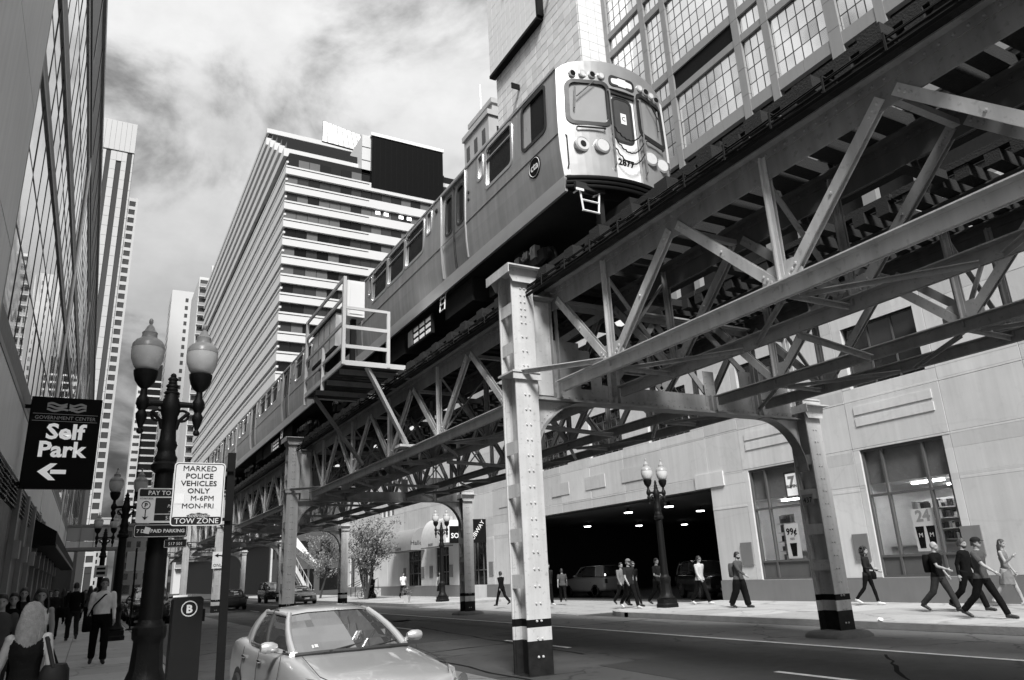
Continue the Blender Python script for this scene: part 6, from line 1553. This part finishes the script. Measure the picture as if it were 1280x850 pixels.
    # arms and hands
    for i, s in ((0, -1), (1, 1)):
        shd = T_((s*sw, 0, 1.40)); ua = rot@dirv(arm[i], out[i], s); el = shd+ua*.29; fa = rot@dirv(arm[i]+elbow[i], out[i]*.4, s); wr0 = el+fa*.25
        m.cur = SH if sleeve != 'none' else SK
        m.ell(tuple(shd), .068*bulk if sleeve != 'none' else .055, .066 if sleeve != 'none' else .055, .070 if sleeve != 'none' else .056, 10, 6); cut = .72 if sleeve == 'short' else 1.0
        m.tube([shd, shd.lerp(el,.5), shd.lerp(el,cut)], [.066*bulk, .066*bulk, .068*bulk] if sleeve == 'short' else [.064*bulk, .058*bulk, .052*bulk] if sleeve == 'long' else [.052, .046, .043], 9)
        m.cur = SH if sleeve == 'long' else SK
        m.tube([shd.lerp(el,.6), el, el.lerp(wr0,.4), wr0], [.042, .041, .038 if sleeve != 'long' else .042, .027 if sleeve != 'long' else .034], 9)
        m.cur = SK; pd = fa; sd = Vector((s, 0, 0)); sd = (sd-pd*sd.dot(pd)).normalized(); fd = pd.cross(sd)*s*-1.0
        if fd.y < 0: fd = -fd
        pc = wr0+pd*.05; m.tube([wr0, wr0+pd*.03, pc+pd*.03], [.026, .033, .032], 8)
        for q, (off, ln) in enumerate(((-.027,.066),(-.009,.076),(.009,.072),(.027,.058))):
            b0 = pc+pd*.03+fd*off; b1 = b0+pd*ln*.55-sd*.010; b2 = b1+pd*ln*.35-sd*.022; m.tube([b0-pd*.02, b0, b1, b2], [.010,.0105,.0095,.008], 6)
        b0 = pc-pd*.025+fd*.026; m.tube([b0, b0+fd*.028+pd*.018-sd*.008, b0+fd*.034+pd*.052-sd*.016], [.013,.012,.009], 6)
    # head
    hr = rot@Vector((0,0,1)); hb = T_((0,.012,1.635)); Rh = Matrix.Rotation(R_(headturn), 3, 'Z')
    def H(p): return hb+Rh@Vector(p)
    m.cur = SK
    def ell_h(c, rx, ry, rz, seg=14, rg=9):
        n0 = len(m.v); m.ell((0,0,0), rx, ry, rz, seg, rg)
        for q in range(n0, len(m.v)): m.v[q] = tuple(H(Vector(m.v[q])+Vector(c)))
    ell_h((0,-.008,.022), .077, .096, .098); ell_h((0,.026,-.045), .058, .066, .060); ell_h((0,.045,-.078), .034, .036, .028)
    ell_h((0,.094,-.012), .012, .020, .026, 8, 5); ell_h((0,.084,-.052), .026, .014, .012, 8, 5); ell_h((0,.08,.028), .055, .016, .012, 10, 5)
    for s in (-1, 1): ell_h((s*.078,-.006,-.012), .012, .022, .032, 8, 5)
    lo = min(feet)
    for q in range(len(m.v)): v = Vector(m.v[q]); m.v[q] = tuple((v-Vector((0,0,lo)))*k)
    base = thing('person', (x, y, z), label, 'person', group, R_(face))
    # raw mesh -> remeshed continuous body
    me = m.mesh('body_raw', [skin, CLO[shirt], CLO[legs], SHOE[shoes]]); me.materials.clear()
    o = bpy.data.objects.new('body', me); COL.objects.link(o); o.parent = base
    md = o.modifiers.new('remesh', 'REMESH'); md.mode = 'VOXEL'; md.voxel_size = voxel; md.use_smooth_shade = True
    sm = o.modifiers.new('smooth', 'SMOOTH'); sm.factor = .5; sm.iterations = 2 if voxel < .02 else 1
    PENDING.append((o, list(m.v), list(m.f), list(m.mi), (waist-lo)*k if not skirt else -1, h*.82, [skin, CLO[shirt], CLO[legs], SHOE[shoes]]))
    HH = lambda p: (H(p)-Vector((0,0,lo)))*k
    # eyes
    e = MB()
    for s in (-1, 1):
        n0 = len(e.v); e.ell((0,0,0), .012, .006, .006, 8, 5)
        for q in range(n0, len(e.v)): e.v[q] = tuple(HH(Vector(e.v[q])+Vector((s*.031,.085,.006))))
    e.build('eyes', HAIR['black'], base, world=False)
    if shades:
        e = MB(); pts = [HH((a_,b_,.010)) for a_, b_ in ((-.082,0),(-.07,.07),(-.03,.096),(0,.098),(.03,.096),(.07,.07),(.082,0))]; e.tube(pts, [.006,.012,.02,.012,.02,.012,.006], 6); e.build('sunglasses', M_RUB, base, world=False)
    hm = HAIR[hair]
    if not bald:
        e = MB(); n = 30; rg = []
        rn = random.Random(label); GJ = [rn.uniform(-.04, .04) for _ in range(n)]
        for i in range(9):
            t = i/8; ph = math.pi*.5*(1-t)*1.0; ring = []
            for q in range(n):
                a_ = 2*math.pi*q/n; front = math.sin(a_)            # +1 at the face
                low = lerp(-.055, .058, max(0, front)**.6) if not long_hair else lerp(-.11, .06, max(0, front)**.5)
                zz = lerp(low, .132, math.sin(t*math.pi/2)); rr = math.cos(t*math.pi/2)**.72
                j = 1+GJ[q]+rn.uniform(-.012, .012)
                ring.append(HH((.088*rr*math.cos(a_)*j, -.012+(.108*rr*math.sin(a_) if front < 0 else .097*rr*math.sin(a_))*j, zz)))
            rg.append(ring)
        e.loft(rg, cap=False)
        if long_hair:
            ln = .30; rg = []
            for i in range(7):
                t = i/6; ring = []
                for q in range(n):
                    a_ = math.pi+math.pi*(q/(n-1)) if q < n else 0
                    w_ = .090+.045*math.sin(t*2.6)-.02*t; j = 1+GJ[q]*1.6+rn.uniform(-.015, .015)
                    ring.append(HH((w_*math.cos(a_)*j, -.02+(.105+.02*t)*math.sin(a_)*j, -.02-ln*t)))
                rg.append(ring)
            rg2 = [[p+Vector((0,.012,0)) for p in r_] for r_ in rg]
            e.loft(rg, close=False, cap=False); e.loft([r_[::-1] for r_ in rg2], close=False, cap=False)
        if curly:
            for _ in range(150):
                u = rn.uniform(-1, 1); a_ = rn.uniform(0, 6.283); r_ = math.sqrt(1-u*u); px, py, pz = .115*r_*math.cos(a_), -.03+.115*r_*math.sin(a_), .0+.15*u
                if py > .02 and pz < .07: continue
                q0 = len(e.v); rr_ = rn.uniform(.018, .034); e.ell((0,0,0), rr_, rr_, rr_, 7, 4)
                for q in range(q0, len(e.v)): e.v[q] = tuple(HH(Vector(e.v[q])+Vector((px, py, pz))))
        for _ in range(strands):
            a_ = math.pi+rn.uniform(-.35, math.pi+.35); ln = rn.uniform(.26, .36); pts = []
            for i in range(9):
                t = i/8
                if t < .45:
                    b_ = t/.45*math.pi/2; px, py, pz = .094*math.sin(b_)*math.cos(a_), -.014+.112*math.sin(b_)*math.sin(a_), .136*math.cos(b_)
                else:
                    u = (t-.45)/.55; w_ = 1+.30*math.sin(u*2.4); px, py, pz = .094*w_*math.cos(a_), -.014+.112*(1+.18*u)*math.sin(a_), -ln*u
                pts.append(HH((px+rn.uniform(-.004, .004), py+rn.uniform(-.004, .004), pz)))
            e.tube(pts, [.004, .006, .007, .008, .009, .010, .010, .008, .003], 5)
        e.build('hair', hm, base, smooth=70, world=False)
    if beard:
        e = MB(); n0 = len(e.v); e.ell((0,0,0), .062, .062, .05, 12, 7)
        for q in range(n0, len(e.v)): v = Vector(e.v[q]); e.v[q] = tuple(HH(v+Vector((0,.033,-.066))))
        e.build('beard', hm, base, smooth=70, world=False)
    if cap:
        e = MB(); rg = []
        for zz, r_ in ((.035,1.07),(.065,1.05),(.10,.85),(.125,.45),(.13,.05)): rg.append([HH((.084*r_*math.cos(R_(q*22.5)), -.006+.104*r_*math.sin(R_(q*22.5)), zz+.012)) for q in range(16)])
        e.loft(rg); e.loft([[HH((a_, b_, .055)) for a_, b_ in ((-.06,.085),(-.05,.15),(0,.175),(.05,.15),(.06,.085))], [HH((a_, b_, .045)) for a_, b_ in ((-.06,.085),(-.05,.15),(0,.175),(.05,.15),(.06,.085))]]); e.build('cap', CLO['charcoal'] if cap is True else CLO[cap], base, smooth=60, world=False)
    base['_s'] = 0; del base['_s']
    return base
def bag(name, label, x, y, z, sx, sy, sz, rz, mt, cat='bag', strap=None, flap=True):
    t = thing(name, (x, y, z), label, cat, None, R_(rz)); m = MB(); rg = []
    for f, s in ((-1,.78),(-.85,.95),(0,1.0),(.7,.92),(1,.7)):
        rg.append([(sx*s*math.copysign(abs(math.cos(R_(q*22.5)))**.6, math.cos(R_(q*22.5))), sy*s*math.copysign(abs(math.sin(R_(q*22.5)))**.6, math.sin(R_(q*22.5))), sz*f) for q in range(16)])
    m.loft(rg); m.build('body', mt, t, smooth=50, world=False)
    if flap: m = MB(); m.loft([[(sx*.9*math.cos(R_(q*30)), -sy*.3+sy*.85*math.sin(R_(q*30)), sz*f) for q in range(12)] for f in (-.6, .1)]); m.build('pocket', mt, t, smooth=50, world=False)
    if strap:
        m = MB(); m.tube(strap, .018, 6); m.build('strap', mt, t, smooth=60, world=False)
    return t
def rl(p, face, dx, dy):                       # local offset (right, forward) of someone standing at p facing face
    a_ = R_(face); return (p[0]+dx*math.cos(a_)-dy*math.sin(a_), p[1]+dx*math.sin(a_)+dy*math.cos(a_))
GR = 'people on the right pavement'; GL = 'people on the left pavement'
person('bearded man in grey shirt and wide black trousers walking past the shop', 20.14, 20.23, 197, 1.86, shirt='grey', legs='black', hair='black', beard=True, sleeve='long', legw=1.35, bulk=1.1, arm=(-10,34), elbow=(20,25), thigh=(14,-14), knee=(4,14), group=GR)
person('woman with dark curly hair standing at the right shop window', 22.4, 16.75, 200, 1.80, shirt='charcoal', legs='black', hair='black', long_hair=True, curly=True, fem=True, sleeve='long', elbow=(60,75), arm=(10,10), thigh=(14,-16), knee=(4,26), shoes='light', group=GR)
q = rl((22.4, 16.75), 200, -.22, .06); bag('handbag', 'black handbag held by the curly haired woman', q[0], q[1], 1.08, .10, .17, .13, 200, CLO['black'], 'bag', [(0, .12, .12), (0, .05, .34), (0, -.05, .34), (0, -.12, .12)])
q = rl((20.14, 20.23), 197, 0, -.21); bag('backpack', 'grey backpack worn by the bearded man', q[0], q[1], 1.42, .16, .10, .24, 197, CLO['grey'], 'backpack')
p = (20.4, 13.05); person('bald man in black T-shirt and jeans with a backpack', *p, 186, 1.86, shirt='black', legs='denim', bald=True, sleeve='short', arm=(-4,28), elbow=(38,46), thigh=(24,-20), knee=(6,28), bulk=1.05, group=GR)
q = rl(p, 186, 0, -.20); bag('backpack', 'black backpack worn by the bald man', q[0], q[1], 1.42, .16, .10, .24, 186, CLO['black'], 'backpack')
person('man in black walking half hidden between the bald man and the man in the cap', 20.9, 12.55, 186, 1.88, shirt='black', legs='black', sleeve='long', hair='brown', beard=True, thigh=(22,-20), arm=(10,-18), group=GR)
person('man in dark cap and grey T-shirt striding past the others', 18.72, 10.9, 186, 1.88, shirt='grey', legs='black', cap=True, hair='brown', sleeve='short', thigh=(25,-22), knee=(4,24), arm=(-10,38), elbow=(20,20), bulk=1.02, group=GR)
person('long haired woman in a pale dress at the right edge of the picture', 23.1, 12.72, 190, 1.82, shirt='midgrey', hair='brown', long_hair=True, fem=True, sleeve='none', skirt='dress', thigh=(18,-18), knee=(5,22), arm=(0,20), elbow=(30,110), shoes='light', group=GR)
person('man in sunglasses and pale shirt walking out of the garage shade', 21.3, 23.5, 188, 1.84, shirt='pale', legs='black', shades=True, hair='black', sleeve='long', thigh=(20,-18), knee=(3,18), arm=(-16,18), shoes='light', group=GR)
person('man in dark short sleeved shirt half behind the garage lamp post', 20.32, 24.95, 195, 1.80, shirt='charcoal', legs='black', hair='black', arm=(0,10), elbow=(25,70), thigh=(10,-14), group=GR)
person('man in grey shirt at the back of the group of three walkers', 19.75, 26.6, 178, 1.74, shirt='midgrey', legs='charcoal', hair='black', sleeve='long', group=GR)
person('man in dark T-shirt and grey cap at the front of the group of three walkers', 18.55, 24.5, 178, 1.86, shirt='charcoal', legs='black', cap='midgrey', hair='grey', sleeve='short', thigh=(24,-18), shoes='light', group=GR)
person('woman in sunglasses and black top in the group of three walkers', 19.45, 25.4, 178, 1.76, shirt='black', legs='black', hair='brown', fem=True, shades=True, sleeve='short', group=GR)
person('man in dark jacket standing at the left edge of the garage entrance', 18.85, 31.1, 182, 1.84, shirt='charcoal', legs='black', hair='black', sleeve='long', shoes='light', thigh=(8,-8), knee=(2,6), group=GR)
person('man in grey T-shirt seen from behind entering the garage', 20.9, 33.1, 330, 1.62, shirt='grey', legs='black', hair='black', sleeve='short', group=GR)
person('person in black walking behind the nearest railway column', 17.9, 34.0, 20, 1.62, shirt='black', legs='black', hair='black', sleeve='long', group=GR)
person('man in white shirt standing by the planter tub', 21.4, 57.0, 185, 1.85, shirt='white', legs='black', hair='black', sleeve='short', voxel=.02, thigh=(8,-8), group=GR)
person('woman in pale top and dark skirt behind the middle street lamp', 20.9, 48.6, 150, 1.78, shirt='midgrey', legs='black', hair='brown', long_hair=True, fem=True, skirt='skirt', sleeve='none', voxel=.02, group=GR)
person('person in dark clothes with a black cap beside the bicycle', 20.9, 63.0, 180, 1.75, shirt='charcoal', legs='black', cap=True, voxel=.02, thigh=(0,0), knee=(0,0), group=GR)
# left pavement
p = (.33, 20.6); person('man in white shirt and black trousers with a shoulder bag', *p, 180, 1.84, shirt='white', legs='black', hair='brown', waist=1.0, sleeve='long', thigh=(14,-10), knee=(3,14), arm=(6,-4), elbow=(16,14), headturn=0, lean=2, bulk=1.06, group=GL)
q = rl(p, 180, .27, .04); bag('shoulder_bag', 'black shoulder bag on the hip of the man in the white shirt', q[0], q[1], 1.02, .10, .16, .17, 180, CLO['black'], 'bag', [(0, .0, .15), (-.10, .13, .40), (-.30, .10, .62), (-.42, 0, .66), (-.30, -.14, .5), (-.06, -.12, .15)])
p = (-.42, 8.3); person('blonde woman in a black dress seen from behind', *p, 355, 1.50, shirt='black', legs='black', hair='blonde', long_hair=True, strands=260, fem=True, sleeve='none', skirt='dress', voxel=.010, bulk=1.12, arm=(8,-12), elbow=(10,20), out=(16,14), group=GL)
q = rl(p, 355, .24, -.06); bag('handbag', 'black leather handbag hanging from the blonde woman\'s shoulder', q[0], q[1], .95, .12, .17, .17, 355, mat('bag_leather', .006, .7, spec=.15), 'bag', [(0, .12, .15), (-.08, .06, .36), (-.09, -.02, .40), (0, -.12, .15)])
person('woman in a white sleeveless dress walking towards the camera', -.64, 14.5, 182, 1.66, shirt='white', hair='brown', long_hair=True, strands=120, fem=True, sleeve='none', skirt='dress', arm=(4,-6), elbow=(16,12), group=GL)
person('woman in dark patterned top near the left facade', -1.18, 19.5, 182, 1.72, shirt='charcoal', legs='charcoal', hair='brown', long_hair=True, fem=True, sleeve='none', group=GL)
person('dark haired man at the far left edge of the picture', -1.08, 13.6, 180, 1.60, shirt='grey', legs='charcoal', hair='black', sleeve='long', group=GL)
person('dark haired woman between the left edge and the patterned top', -1.12, 16.2, 180, 1.62, shirt='black', legs='black', hair='black', long_hair=True, fem=True, sleeve='long', group=GL)
p = (-.36, 31.0); person('man in black seen from behind with a slung sports bag', *p, 5, 1.86, shirt='black', legs='charcoal', hair='black', sleeve='long', group=GL, voxel=.018, thigh=(10,-12))
q = rl(p, 5, -.34, -.05); bag('sports_bag', 'dark sports bag slung beside the man in black', q[0], q[1], 1.1, .18, .30, .17, 20, CLO['black'], 'bag')
p = (.35, 44); person('pale shirted walker with a rucksack deep in the left crowd', *p, 0, 1.78, shirt='midgrey', legs='black', hair='black', sleeve='short', group=GL, voxel=.02)
rn = random.Random(12); proto = None
FAR = []
for i, (x_, y_) in enumerate(((-1.0, 33), (-1.4, 39), (.1, 41), (-.9, 46), (-.1, 50), (-1.3, 55), (.5, 57), (-.6, 62), (.2, 66), (-1.2, 70), (-.3, 75))):
    if i < 3:
        FAR.append(person('distant dark clothed pedestrian in the crowd on the left pavement', x_, y_, rn.choice((0, 180)), rn.uniform(1.68, 1.84), shirt=('charcoal', 'black', 'grey')[i], legs='black', hair=('black', 'brown', 'black')[i], fem=i == 2, long_hair=i == 2, voxel=.022, sleeve='long', group='distant pedestrians on the left pavement'))
    else:
        FAR.append(('copy', i % 3, (x_, y_, .15), R_(rn.choice((0, 180))+rn.uniform(-12, 12))))
# convert every raw body into one continuous surface and hand the clothes over by nearest face
bpy.context.view_layer.update(); dg = bpy.context.evaluated_depsgraph_get()
from mathutils import noise as mnoise
for o, V_, F_, MI, wz, neck, mats in PENDING:
    me = bpy.data.meshes.new_from_object(o.evaluated_get(dg)); o.modifiers.clear(); old = o.data; o.data = me; bpy.data.meshes.remove(old)
    me.materials.clear()
    for q in mats: me.materials.append(q)
    bv = BVHTree.FromPolygons([Vector(v) for v in V_], F_)
    idx = []
    # clothes win over skin where they overlap
    for pl_ in me.polygons:
        c = pl_.center; hit = bv.find_nearest(c); mi_ = MI[hit[2]] if hit[2] is not None else 1
        if mi_ == 5: mi_ = 2
        elif mi_ in (2, 4): mi_ = 1 if (wz < 0 and mi_ == 4) or (wz >= 0 and c.z > wz) else 2
        idx.append(mi_)
    cs = [v.co.copy() for v in me.vertices]; nn = [v.normal.copy() for v in me.vertices]; flat = []     # creases in the clothes
    for c, q in zip(cs, nn):
        if .12 < c.z < neck: c = c+q*(mnoise.noise(Vector((c.x*16, c.y*16, c.z*9)))*.007+mnoise.noise(c*5)*.006)
        flat += (c.x, c.y, c.z)
    me.vertices.foreach_set('co', flat)
    me.polygons.foreach_set('material_index', idx); me.polygons.foreach_set('use_smooth', [True]*len(idx)); me.update(); me.name = 'body'
for f in FAR:
    if isinstance(f, tuple):
        c = copy_tree(FAR[f[1]], None, f[2], f[3])
